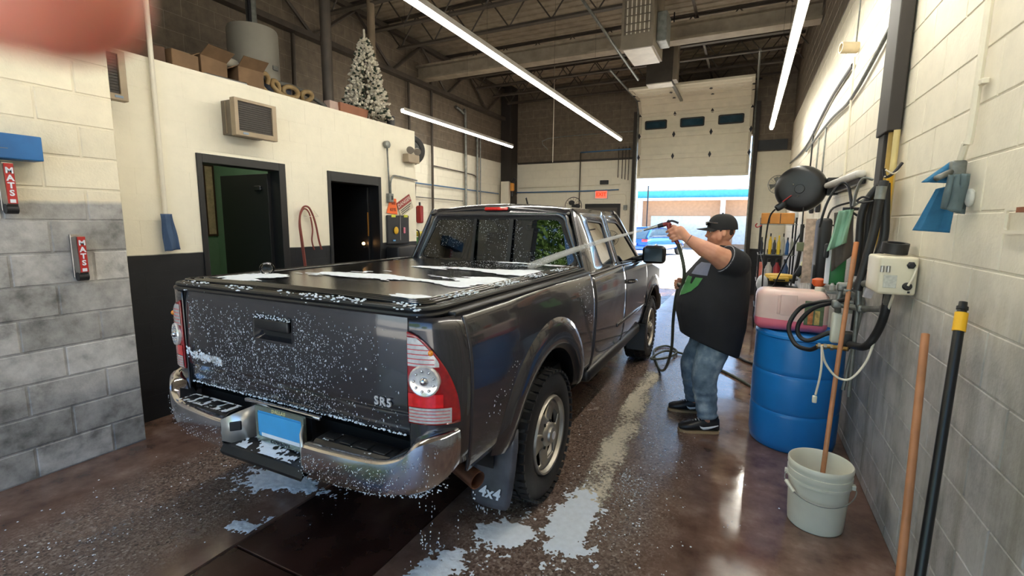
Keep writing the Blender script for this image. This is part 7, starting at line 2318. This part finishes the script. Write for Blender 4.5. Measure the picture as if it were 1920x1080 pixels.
MB().cyl((-3.95, 11.6, 0.03), (-3.95, 11.6, 2.0), 0.02, n=10).build('pole', M_DKM, pf)
MB().cyl((-3.95, 11.6, 0), (-3.95, 11.6, 0.03), 0.22, n=24).build('base', M_DKM, pf)
cb = thing('cabinet_panel', 'narrow white panel in front of the dark corner column', 'panel', (-6.0, 11.7, 0))
MB().rbox((-5.98, 11.72, 1.35), (0.24, 0.12, 2.7), 0.01).build('panel_body', M_DOORW, cb)
o = thing('yellow_gauge', 'orange regulator with gauge beside the narrow white panel', 'regulator', (-5.78, 11.72, 2.3))
MB().rbox((-5.78, 11.72, 2.55), (0.10, 0.10, 0.22), 0.03).build('bowl', pm('regulator_orange', (222, 150, 60), 0.45), o, smooth=True)
MB().cyl((-5.78, 11.72, 2.66), (-5.70, 11.72, 2.78), 0.05, n=16).build('gauge', M_DKM, o, smooth=True)
MB().cyl((-5.78, 11.72, 2.30), (-5.78, 11.72, 2.45), 0.03, n=12).build('drain', M_DKM, o, smooth=True)
MB().tube([(-5.86, 11.72, 2.70), (-5.72, 11.80, 2.72)], 0.015, 6).build('pipe', M_DKM, o)
BK = [([(-6.15, YB - 0.05, 2.43), (-4.0, YB - 0.05, 2.43), (-2.98, YB - 0.05, 2.45)], 0.016, pm('blue_line', (70, 110, 150), 0.5), 'blue air line along the far wall'),
      ([(-5.8, YB - 0.02, 2.55), (-2.95, YB - 0.02, 2.58)], 0.007, M_CREAM, 'thin cream conduit above the blue air line on the far wall'),
      ([(-4.02, YB - 0.04, 1.2), (-4.02, YB - 0.04, 3.42)], 0.014, M_STEEL, 'dark vertical line on the far wall by the pedestal fan'),
      ([(-4.02, YB - 0.04, 3.42), (-2.72, YB - 0.04, 3.44)], 0.018, pm('blue_line', (70, 110, 150), 0.5), 'blue air line high on the bare blocks'),
      ([(-4.95, YB - 0.04, 3.55), (-4.95, YB - 0.04, 3.83), (-2.62, YB - 0.04, 3.86)], 0.014, M_GALV, 'grey conduit high on the bare blocks'),
      ([(-3.02, YB - 0.03, 2.75), (-3.02, YB - 0.03, 3.5)], 0.010, M_STEEL, 'first of the thin rods left of the overhead door'),
      ([(-2.92, YB - 0.03, 2.72), (-2.92, YB - 0.03, 3.5)], 0.010, M_STEEL, 'second of the thin rods left of the overhead door'),
      ([(-2.84, YB - 0.03, 2.70), (-2.84, YB - 0.03, 3.5)], 0.010, M_STEEL, 'third of the thin rods left of the overhead door'),
      ([(-2.76, YB - 0.03, 2.68), (-2.76, YB - 0.03, 3.5)], 0.010, M_STEEL, 'thin rod closest to the overhead door jamb'),
      ([(-4.10, 10.4, 2.98), (-4.10, 10.4, ZC - 0.02)], 0.008, M_CREAM, 'pale drop cord hanging before the far wall'),
      ([(-3.24, YB - 0.02, 2.33), (-2.9, YB - 0.02, 2.34), (-2.80, YB - 0.02, 2.28), (-2.80, YB - 0.02, 2.06)], 0.007, M_CREAM, 'thin conduit curving from the exit sign to the junction box')]
for pts, r_, m_, lab in BK:
    o = MB().tube(pts, r_, 8, 4 if len(pts) > 2 else 0).build('wall_pipe', m_, loc=tuple(pts[0]), smooth=True)
    tag(o, lab, 'pipe', 'pipes on the far wall')
o = MB().span((XF + 0.36, YB - 0.03, 3.19), (DX0 - 0.12, YB - 0.002, 3.24)).build('trim_2', M_DKPAINT, loc=(-4.2, YB, 3.19))
struct(o, 'dark strip between the white paint and the bare blocks')

# ------------------------------------------------------------------ outdoors
def lot_mat():
    t = NT('car_park')
    p = t.pos()
    col = t.ramp(t.noise(p, 0.8, 5), [(0.3, hexc(168, 164, 156)), (0.7, hexc(200, 196, 188))])
    t.bsdf(col, 0.85, 0, t.bump(t.noise(p, 30, 3), 0.3, 0.01))
    return t.m
M_LOT = lot_mat()
g = struct(MB().span((-60, YB + 0.2, -0.25), (60, 120, -0.02)).build('floor_car_park', M_LOT, loc=(0, 60, -0.02)))
g = struct(MB().span((-60, -80, -0.25), (60, Y0 - 0.2, -0.02)).build('floor_forecourt', M_LOT, loc=(0, -30, -0.02)))
bd = thing('shop_building', 'long low brown building with a turquoise roof band across the car park', 'building', (-6, 36, -0.02))
M_BRK = pm('tan_wall', (176, 140, 112), 0.8, var=0.1, coords='pos')
MB().span((-40, 34, -0.02), (34, 44, 3.7)).build('wall', M_BRK, bd)
MB().span((-40.3, 33.6, 3.28), (34.3, 34.0, 3.75)).build('fascia', pm('turquoise', (70, 168, 176), 0.5), bd)
MB().span((-40.3, 33.2, 3.12), (34.3, 34.0, 3.28)).build('soffit_trim', M_WHT, bd)
MB().span((-40.3, 33.6, 3.75), (34.3, 44, 3.82)).build('roof', pm('roof_grey', (150, 150, 150), 0.8), bd)
for k in range(14):
    x = -38 + 5.2 * k
    MB().span((x, 33.3, -0.02), (x + 0.28, 33.6, 3.12)).build('column', M_WHT, bd)
for k in range(13):
    x = -37.2 + 5.2 * k
    w_ = MB().span((x, 33.95, 0.3), (x + 3.8, 33.99, 2.1)).build('shop_window', pm('shop_pane', (190, 196, 200), 0.1, var=0.1), bd)
    MB().span((x + 1.88, 33.9, 0.3), (x + 1.94, 33.95, 2.1)).build('mullion', M_WHT, w_)
o = MB().cyl((-4.9, 26.5, -0.02), (-4.9, 26.5, 3.6), 0.035, n=8).build('sign_pole', M_DKM, loc=(-4.9, 26.5, -0.02))
MB().box((-4.9, 26.5, -0.01), (0.25, 0.25, 0.02)).build('base_plate', M_DKM, o)
tag(o, 'thin dark pole standing in the car park behind the blue car', 'pole')
# parked blue car, built in its own frame (x right, y forward), rear towards the bay
M_CBLUE = pm('blue_car_paint', (26, 92, 190), 0.2, 0.3, var=0.05, coat=1.0)
M_CGLASS = pm('car_glass', (60, 80, 96), 0.06, 0.1)
def parked_car(loc, rz, lab, paint, group=None):
    c = thing('parked_car', lab, 'car', loc, rz, group)
    secs = [(-2.05, 0.55, 0.60, 0.72), (-2.0, 0.35, 0.86, 0.80), (-1.7, 0.30, 0.92, 0.86), (-0.8, 0.28, 0.93, 0.88), (0.6, 0.28, 0.92, 0.88), (1.3, 0.30, 0.86, 0.86), (1.9, 0.34, 0.74, 0.78), (2.1, 0.45, 0.62, 0.62)]
    loops = []
    for y, zb, zt, hw in secs:
        L = []
        for a, b in rrect(0, 0.5, 2 * hw, 1.0, 0.28, 4):
            L.append((a, y, zb + (zt - zb) * b))
        loops.append(L)
    MB().loft(loops).build('car_body', paint, c, smooth=True, local=True)
    gl = []
    for y, zt, hw in ((-1.95, 0.90, 0.76), (-1.35, 1.32, 0.62), (-0.9, 1.44, 0.58), (0.2, 1.44, 0.58), (0.65, 1.36, 0.60), (1.35, 0.90, 0.74)):
        gl.append([(a, y, 0.82 + (zt - 0.82) * b) for a, b in rrect(0, 0.5, 2 * hw, 1.0, 0.22, 4)])
    MB().loft(gl).build('glasshouse', M_CGLASS, c, smooth=True, local=True)
    MB().grid(lambda u, v: (-0.60 + 1.2 * u, -1.15 + 1.6 * v, 1.455 - 0.05 * (2 * u - 1) ** 2 - 0.06 * abs(2 * v - 1) ** 3), 10, 10).build('car_roof', paint, c, smooth=True, solid=0.03, local=True)
    for sx in (-1, 1):
        MB().tube([(sx * 0.72, -1.95, 0.92), (sx * 0.60, -1.35, 1.34), (sx * 0.57, -1.0, 1.43)], 0.05, 8, 3).build('rear_pillar', paint, c, smooth=True, local=True)
        MB().tube([(sx * 0.72, 1.35, 0.90), (sx * 0.58, 0.55, 1.40)], 0.04, 8).build('front_pillar', paint, c, smooth=True, local=True)
        MB().rbox((sx * 0.62, -1.99, 0.80), (0.30, 0.12, 0.12), 0.04).build('tail_light', M_REDB, c, smooth=True, local=True)
        MB().rbox((sx * 0.62, 2.0, 0.62), (0.30, 0.12, 0.14), 0.04).build('head_light', M_CLEAR, c, smooth=True, local=True)
        for y in (-1.3, 1.3):
            w_ = MB().lathe((sx * 0.80, y, 0.32), (sx, 0, 0), [(0.20, -0.1), (0.30, -0.1), (0.32, -0.06), (0.32, 0.06), (0.30, 0.09), (0.21, 0.09)], 28, closed=True).build('wheel', M_RUB, c, smooth=True, local=True)
            MB().lathe((sx * 0.80, y, 0.32), (sx, 0, 0), [(0.21, 0.08), (0.20, 0.06), (0.08, 0.07), (0.0, 0.08)], 20).build('wheel_disc', M_RIM, w_, smooth=True, local=True)
    MB().rbox((0, -2.06, 0.48), (1.5, 0.16, 0.22), 0.06).build('rear_bumper', paint, c, smooth=True, local=True)
    MB().rbox((0, -2.13, 0.62), (0.52, 0.03, 0.13), 0.01).build('number_plate', M_WHT, c, local=True)
    return c
parked_car((-4.30, 25.2, -0.02), radians(-18), 'blue hatchback parked on the sunlit car park', M_CBLUE)
# greenery and a wall behind the open doorway at the camera's back (seen mirrored in the glass and paint)
M_LEAF = pm('hedge_leaf', (96, 128, 48), 0.7, var=0.4, scale=9)
M_BARK = pm('bark', (84, 66, 50), 0.9)
tr2 = random.Random(21)
def bush(x, y, h, r_, lab):
    t = thing('tree', lab, 'tree', (x, y, -0.02))
    MB().tube([(x, y, -0.02), (x + 0.1, y, h * 0.4), (x, y + 0.1, h * 0.75)], lambda q: 0.14 * (1 - q) + 0.04, 8, 4).build('trunk', M_BARK, t, smooth=True)
    mb = MB()
    for k in range(3200):
        a, b = tr2.uniform(0, 2 * pi), tr2.uniform(-1, 1)
        q = tr2.random() ** 0.4
        p = Vector((x + r_ * q * cos(a) * sqrt(1 - b * b), y + r_ * q * sin(a) * sqrt(1 - b * b), h * 0.62 + h * 0.40 * q * b))
        s = tr2.uniform(0.2, 0.42)
        e = Euler((tr2.uniform(0, 6), tr2.uniform(0, 6), 0)).to_matrix()
        mb.add([p + e @ Vector(v) * s for v in ((-0.5, 0, 0), (0, -0.22, 0.05), (0.5, 0, 0), (0, 0.22, 0.05))], [(0, 1, 2), (0, 2, 3)])
    st = mb.build('foliage', M_LEAF, t, fix=False)
    st['kind'] = 'stuff'
bush(-6.2, -9.5, 8.0, 2.4, 'round green tree across the forecourt behind the wash bay')
bush(-2.0, -14.5, 6.0, 2.2, 'low green tree across the forecourt near the brick wall')
bush(-11.4, -10.5, 9.0, 2.6, 'tall green tree furthest along the forecourt')
# ------------------------------------------------------------------ soap suds, droplets and puddles
fr = random.Random(5)
def blob(mb, p, r, st=(1, 1, 1)):
    mb.add([Vector(p) + Vector((v.x * r * st[0], v.y * r * st[1], v.z * r * st[2])) for v in ICO_V], ICO_F)
def stuff(mb, name, loc, label, cat, mat=None, smooth=True):
    o = mb.build(name, mat or M_FOAM, loc=loc, fix=False, smooth=smooth)
    tag(o, label, cat, kind='stuff')
    return o
# droplets on the tailgate
mb = MB()
n = 0
while n < 2400:
    x, z = fr.uniform(-0.69, 0.68), fr.uniform(0.785, 1.235)
    dens = min(1.0, (1.235 - z) / 0.10) * (1.0 if x < 0.25 else max(0.12, 1 - (x - 0.25) * 2.0))
    dens *= 0.25 + 1.5 * max(0, noise.noise(Vector((x * 3.5, z * 3.5, 4))) + 0.35)
    if fr.random() > dens or (HX0 - 0.01 < x < HX1 + 0.01 and HZ0 - 0.01 < z < HZ1 + 0.01):
        continue
    r = fr.uniform(0.0008, 0.0019) * (1.7 if fr.random() < 0.12 else 1)
    blob(mb, (tx(x), tgy(z) + 0.010 * (abs(x) / 0.712) ** 6 - 0.0006, z), r, (0.9, 0.5, fr.uniform(1.0, 2.4)))
    n += 1
for k in range(380):                     # beads along the bottom edge and the ledge
    x = fr.uniform(-0.70, 0.70)
    blob(mb, (tx(x), 1.408, 0.778 + fr.uniform(-0.004, 0.004)), fr.uniform(0.0016, 0.0042), (1.2, 0.8, 1))
for k in range(160):                     # suds caught on the name badge
    x = fr.uniform(-0.70, -0.42)
    blob(mb, (tx(x), tgy(0.93) - 0.004, 0.935 - 0.10 * (x + 0.62) + fr.gauss(0, 0.012)), fr.uniform(0.003, 0.009), (1, 0.3, 1))
for k in range(90):
    x = fr.uniform(HX0, HX1)
    blob(mb, (tx(x), 1.394, HZ1 - 0.006 + fr.gauss(0, 0.008)), fr.uniform(0.002, 0.004))
stuff(mb, 'soap_droplets', (TC, 1.39, 0.78), 'white soap droplets running down the pickup tailgate', 'droplets')
# droplets on the bumper
mb = MB()
for k in range(650):
    i = fr.randrange(0, len(BS) - 14)
    x, y, zt, zb = BS[i]
    x += fr.uniform(-0.02, 0.02)
    f = fr.uniform(0.08, 0.80)
    sgn = 1 if fr.random() < 0.8 else -1
    if i > 18 and fr.random() < 0.7:
        continue
    blob(mb, (tx(sgn * x), y - 0.004, zb + (zt - zb) * f), fr.uniform(0.0009, 0.0023), (1, 0.6, fr.uniform(1, 2.0)))
for k in range(110):
    i = fr.randrange(0, len(BS) - 12)
    x, y, zt, zb = BS[i]
    x += fr.uniform(-0.02, 0.02)
    blob(mb, (tx(x), y + 0.03, zb - 0.002), fr.uniform(0.002, 0.004))
stuff(mb, 'soap_droplets', (tx(0.5), 1.28, 0.55), 'white soap droplets on the chrome rear bumper', 'droplets')
# droplets on the box side and the cab glass
mb = MB()
for k in range(600):
    y, z = fr.uniform(1.58, 3.2), fr.uniform(0.75, 1.22)
    if arch(y, RA, 0.69) > z or noise.noise(Vector((y * 2.2, z * 2.2, 9))) < 0.02:
        continue
    blob(mb, (tx(wside(z) + 0.0065), y, z), fr.uniform(0.0010, 0.0024), (0.5, 1, fr.uniform(1, 2.2)))
for k in range(1100):
    z = fr.uniform(1.30, 1.64)
    hw = 0.705 - (z - 1.29) * 0.32
    x = fr.uniform(-hw, hw)
    if noise.noise(Vector((x * 4, z * 4, 2))) < -0.1:
        continue
    blob(mb, (tx(x), rear_y(z) - 0.002 + 0.045 * (abs(x) / 0.8) ** 4 - 0.001, z), fr.uniform(0.0008, 0.0020), (1, 0.5, fr.uniform(1, 2)))
stuff(mb, 'soap_droplets', (TC, 2.5, 0.75), 'fine soap droplets on the pickup side and rear window', 'droplets')
# sheets of suds on the tonneau
def suds_sheet(fn, x0, x1, y0, y1, step, zf, h=0.004):
    nx, ny = int((x1 - x0) / step), int((y1 - y0) / step)
    mb = MB()
    idx = {}
    val = [[fn(x0 + i * step, y0 + j * step) for i in range(nx + 1)] for j in range(ny + 1)]
    for j in range(ny):
        for i in range(nx):
            c = ((i, j), (i + 1, j), (i + 1, j + 1), (i, j + 1))
            if sum(val[b][a] > 0 for a, b in c) < 3:
                continue
            q = []
            for a, b in c:
                if (a, b) not in idx:
                    idx[a, b] = len(mb.v)
                    x, y = x0 + a * step, y0 + b * step
                    v = max(0.0, val[b][a])
                    mb.v.append((x, y, zf(x, y) + h * min(1.0, v * 3) * (0.7 + 0.6 * noise.noise(Vector((x * 28, y * 28, 1))))))
                q.append(idx[a, b])
            mb.f.append(tuple(q))
    return mb
def cover_f(X, Y):
    x = X - TC
    a = noise.noise(Vector((x * 1.1 + 3, Y * 5.0, 0.5))) + 0.5 * noise.noise(Vector((x * 4, Y * 16, 2.5))) + 0.25 * noise.noise(Vector((x * 14, Y * 40, 7)))
    m = -0.42
    m += 0.75 * math.exp(-((x - 0.25) / 0.55) ** 2 - ((Y - 2.55 - 0.15 * x) / 0.16) ** 2)
    m += 0.75 * math.exp(-((x - 0.15) / 0.65) ** 2 - ((Y - 1.98) / 0.09) ** 2)
    m += 0.55 * math.exp(-((x + 0.50) / 0.18) ** 2 - ((Y - 1.50) / 0.12) ** 2)
    m += 0.55 * math.exp(-((x - 0.62) / 0.16) ** 2 - ((Y - 1.50) / 0.12) ** 2)
    m += 0.50 * math.exp(-((x - 0.62) / 0.12) ** 2 - ((Y - 2.35) / 0.7) ** 2)
    m += 0.45 * math.exp(-((x + 0.55) / 0.35) ** 2 - ((Y - 1.75) / 0.1) ** 2)
    return a * 0.66 + m
mb = suds_sheet(cover_f, tx(-0.76), tx(0.76), 1.42, 3.22, 0.008, lambda X, Y: tonz(X - TC, Y) + 0.003, 0.006)
stuff(mb, 'soap_suds', (TC, 2.3, 1.30), 'streaks of white soap suds on the black bed cover', 'suds')
# suds along the cover rails and rear lip
mb = MB()
for k in range(1100):
    if fr.random() < 0.6:
        x = fr.uniform(-0.78, 0.78)
        if noise.noise(Vector((x * 6, 1, 3))) < -0.05:
            continue
        blob(mb, (tx(x), 1.400 + fr.gauss(0, 0.008), 1.270 + fr.choice((0, 0.022, 0.036)) + fr.gauss(0, 0.003)), fr.uniform(0.002, 0.006), (1.8, 1, 0.6))
    else:
        y = fr.uniform(1.48, 3.2)
        if noise.noise(Vector((y * 5, 7, 3))) < -0.02:
            continue
        blob(mb, (tx(fr.choice((0.745, 0.775, 0.80)) + fr.gauss(0, 0.004)), y, 1.312 + fr.gauss(0, 0.002)), fr.uniform(0.002, 0.006), (1, 1.8, 0.6))
stuff(mb, 'soap_suds', (TC, 1.4, 1.26), 'soap suds clinging to the bed cover rails', 'suds')
# suds on the bumper steps
def step_f(X, Y):
    x = X - TC
    return 0.62 * noise.noise(Vector((x * 11, Y * 26, 3))) + 0.5 * noise.noise(Vector((x * 30, Y * 50, 5))) + 0.3 * noise.noise(Vector((x * 80, Y * 80, 5))) + (0.12 if x < -0.2 else -0.35) - 9 * max(0, 1.318 - Y)
mb = suds_sheet(step_f, tx(-0.665), tx(-0.295), 1.31, 1.40, 0.0035, lambda X, Y: 0.7165, 0.003)
m2 = suds_sheet(step_f, tx(0.30), tx(0.66), 1.31, 1.395, 0.0035, lambda X, Y: 0.7165, 0.002)
mb.add(m2.v, m2.f)
def shelf_f(X, Y):
    x = X - TC
    return 0.6 * noise.noise(Vector((x * 9 + Y * 14, Y * 22, 13))) + 0.5 * noise.noise(Vector((x * 34, Y * 40, 15))) + 0.3 * noise.noise(Vector((x * 80, Y * 80, 5))) + 0.10
m2 = suds_sheet(shelf_f, tx(-0.19), tx(0.18), 1.283, 1.366, 0.0035, lambda X, Y: 0.5875 + (Y - 1.275) * 0.2, 0.003)
mb.add(m2.v, m2.f)
stuff(mb, 'soap_suds', (TC, 1.32, 0.58), 'soap suds on the steps of the rear bumper', 'suds')
# one big soap bubble
bp_ = (tx(-0.60), 1.80)
o = MB().sphere((bp_[0], bp_[1], tonz(-0.60, 0) + 0.034), (0.040, 0.040, 0.038), 24, 16).build('soap_bubble', glassmat('bubble_film', (0.97, 0.97, 0.98), 0.02, 1.35), loc=(bp_[0], bp_[1], tonz(-0.60, 0)), smooth=True)
tag(o, 'single big clear soap bubble on the bed cover', 'bubble')
# drips falling from the bumper corner
mb = MB()
for k in range(26):
    x, y = fr.uniform(0.62, 0.90), fr.uniform(1.36, 1.62)
    z = fr.uniform(0.05, 0.55)
    for q in range(fr.randrange(2, 6)):
        zz = z - q * fr.uniform(0.012, 0.03)
        if zz > 0.01:
            blob(mb, (tx(x) + fr.gauss(0, 0.001), y, zz), fr.uniform(0.0015, 0.0038), (0.8, 0.8, fr.uniform(1, 2.2)))
for k in range(10):
    x, y = fr.uniform(0.66, 0.88), 2.0 - fr.uniform(0.03, 0.06)
    blob(mb, (tx(x), y, 0.18 - fr.random() * 0.05), 0.003, (0.7, 0.7, 3))
stuff(mb, 'falling_drips', (tx(0.78), 1.5, 0.0), 'soapy drips falling from the corner of the rear bumper', 'drips')
# foam lying on the floor
PUD = [('foam_puddle', [(-2.60, 1.80, 0.20, 0.13, 1.0), (-2.35, 1.88, 0.24, 0.10, 0.8)], -3.0, -1.9, 1.45, 2.2, 'white foam puddle on the floor under the number plate'),
       ('foam_puddle', [(-2.32, 1.44, 0.10, 0.055, 1.0), (-2.20, 1.52, 0.05, 0.10, 0.7)], -2.55, -2.21, 1.25, 1.72, 'small foam puddle at the edge of the trench cover'),
       ('foam_puddle', [(-1.05, 2.00, 0.13, 0.10, 1.1), (-0.95, 2.08, 0.10, 0.07, 0.9)], -1.35, -0.7, 1.75, 2.30, 'bright white foam puddle behind the rear wheel'),
       ('foam_puddle', [(-0.76, 2.24, 0.13, 0.16, 0.95), (-0.74, 2.48, 0.12, 0.25, 0.75), (-0.66, 2.05, 0.12, 0.10, 0.6)], -1.05, -0.35, 1.8, 2.95, 'speckled foam patch on the floor beside the rear wheel'),
       ('foam_puddle', [(-1.14, 1.72, 0.16, 0.11, 0.8), (-1.22, 1.60, 0.10, 0.10, 0.65)], -1.40, -0.85, 1.42, 1.98, 'thin foam spots on the floor behind the mud flap')]
for nm, els, xa, xb, ya, yb, lab in PUD:
    def pf_(X, Y):
        s = sum(k * math.exp(-((X - cx) / rx) ** 2 - ((Y - cy) / ry) ** 2) for cx, cy, rx, ry, k in els)
        a = noise.noise(Vector((X * 9, Y * 9, 1.5))) * 0.34 + noise.noise(Vector((X * 34, Y * 34, 4.5))) * 0.42 + noise.noise(Vector((X * 75, Y * 75, 8))) * 0.34
        return s - 0.50 + a * (1.25 - 0.45 * s)
    mb = suds_sheet(pf_, xa, xb, ya, yb, 0.0045, lambda X, Y: 0.002, 0.005)
    stuff(mb, nm, ((xa + xb) / 2, (ya + yb) / 2, 0), lab, 'foam')
# scum film drifting along the truck side, and thin broken lather (films with their own ragged outline)
def film_mat(name, rgb, cx, slope, wid, y0, y1, big, fine, thr, soft, power):
    t = NT(name)
    p = t.pos()
    x = t.xyz(p)
    ctr = t.math('ADD', cx, t.math('MULTIPLY', t.math('SUBTRACT', x[1], 3.0), slope))
    d = t.math('DIVIDE', t.math('ABSOLUTE', t.math('SUBTRACT', x[0], ctr)), wid)
    m = t.math('SUBTRACT', 1.0, t.math('MULTIPLY', d, d), clamp=True)
    ends = t.math('MULTIPLY', t.math('DIVIDE', t.math('SUBTRACT', x[1], y0), 0.5, clamp=True), t.math('DIVIDE', t.math('SUBTRACT', y1, x[1]), 0.5, clamp=True))
    m = t.math('MULTIPLY', m, ends)
    nb_ = t.noise(t.scalev(p, (1, 0.4, 1)), big, 4, 0.6)
    nf_ = t.noise(p, fine, 3, 0.7)
    v = t.math('ADD', t.math('MULTIPLY', m, power), t.math('ADD', t.math('MULTIPLY', nb_, 0.9), t.math('MULTIPLY', nf_, 0.9)))
    fac = t.math('MULTIPLY', t.math('DIVIDE', t.math('SUBTRACT', v, thr), soft, clamp=True), t.math('GREATER_THAN', m, 0.0))
    df = t.n('ShaderNodeBsdfDiffuse')
    df.inputs['Color'].default_value = hexc(*rgb)
    tr = t.n('ShaderNodeBsdfTransparent')
    mx = t.n('ShaderNodeMixShader')
    t.l(fac, mx.inputs[0])
    t.l(tr.outputs[0], mx.inputs[1])
    t.l(df.outputs[0], mx.inputs[2])
    t.l(mx.outputs[0], t.out.inputs['Surface'])
    return t.m
def film(mat, x0, x1, y0, y1, z, lab, cat):
    m_ = MB().grid(lambda u, v: (x0 + (x1 - x0) * u, y0 + (y1 - y0) * v, z), 4, 12)
    return stuff(m_, 'lather_film', ((x0 + x1) / 2, (y0 + y1) / 2, 0), lab, cat, mat)
film(film_mat('scum_film', (216, 206, 186), -0.74, -0.03, 0.17, 2.0, 5.6, 5.0, 38.0, 1.28, 0.24, 0.62), -1.05, -0.40, 2.0, 5.6, 0.0015, 'beige scum streak on the wet floor along the pickup', 'scum')
film(film_mat('broken_lather', (214, 222, 232), -0.62, 0.0, 0.55, 1.45, 3.4, 2.2, 70.0, 1.36, 0.10, 0.34), -1.35, -0.05, 1.45, 3.4, 0.0010, 'thin broken lather on the rough floor beside the rear wheel', 'lather')
film(film_mat('broken_lather_left', (176, 188, 202), -2.83, 0.0, 0.42, 0.5, 2.3, 2.2, 70.0, 1.37, 0.12, 0.34), -3.4, -2.25, 0.5, 2.3, 0.0010, 'thin broken lather in the worn wheel track by the stub wall', 'lather')
mb = MB()
for k in range(900):
    if fr.random() < 0.35:
        X, Y = fr.gauss(-2.85, 0.28), fr.uniform(0.7, 2.2)
    else:
        X, Y = fr.gauss(-0.62, 0.38), fr.gauss(2.4, 0.8)
    if noise.noise(Vector((X * 3, Y * 3, 6))) < -0.05 or X > 0.6 or Y < 0.3 or (TX0 < X < TX1 and fr.random() < 0.8):
        continue
    blob(mb, (X, Y, 0.001), fr.uniform(0.0015, 0.0045), (1.3, 1.3, 0.5))
stuff(mb, 'foam_specks', (-1.5, 2.0, 0), 'fine specks of foam scattered over the wet floor', 'foam', smooth=False)

# ------------------------------------------------------------------ photographer's finger at the lens edge
fa = Vector((-0.06223, 0.02476, 1.64290))
fdir = Vector((-0.9249, -0.3063, 0.2253)).normalized()
fup = Vector((-0.3508, 0.9241, 0.1516)).normalized()
fg_ = MB()
chain(fg_, [fa, fa + fdir * 0.024, fa + fdir * 0.050 + fup * 0.004, fa + fdir * 0.082 + fup * 0.014], [0.0078, 0.0086, 0.0090, 0.0098])
M_FINGER = pm('finger_skin', (236, 150, 128), 0.5, var=0.06, scale=60, Subsurface_Weight=0.4, Subsurface_Scale=0.02)
fing = thing('finger', 'pink fingertip of the photographer at the edge of the lens', 'finger', tuple(fa + fdir * 0.08))
fb = remeshed(fg_, 'finger_skin', M_FINGER, fing, 0.0012, 6, 0.5)
nb = fa + fdir * 0.004 + fup * 0.0066
u_ = fdir
w_ = fdir.cross(fup).normalized()
n_ = w_.cross(u_)
if n_.dot(fup) < 0:
    n_ = -n_
mb = MB()
mb.grid(lambda u, v: nb + u_ * (0.012 * (v - 0.5)) + w_ * (0.0115 * (u - 0.5)) - n_ * (0.0040 * (2 * u - 1) ** 2), 8, 8)
mb.build('finger_nail', pm('nail', (226, 184, 168), 0.3), fing, smooth=True, solid=0.0006)
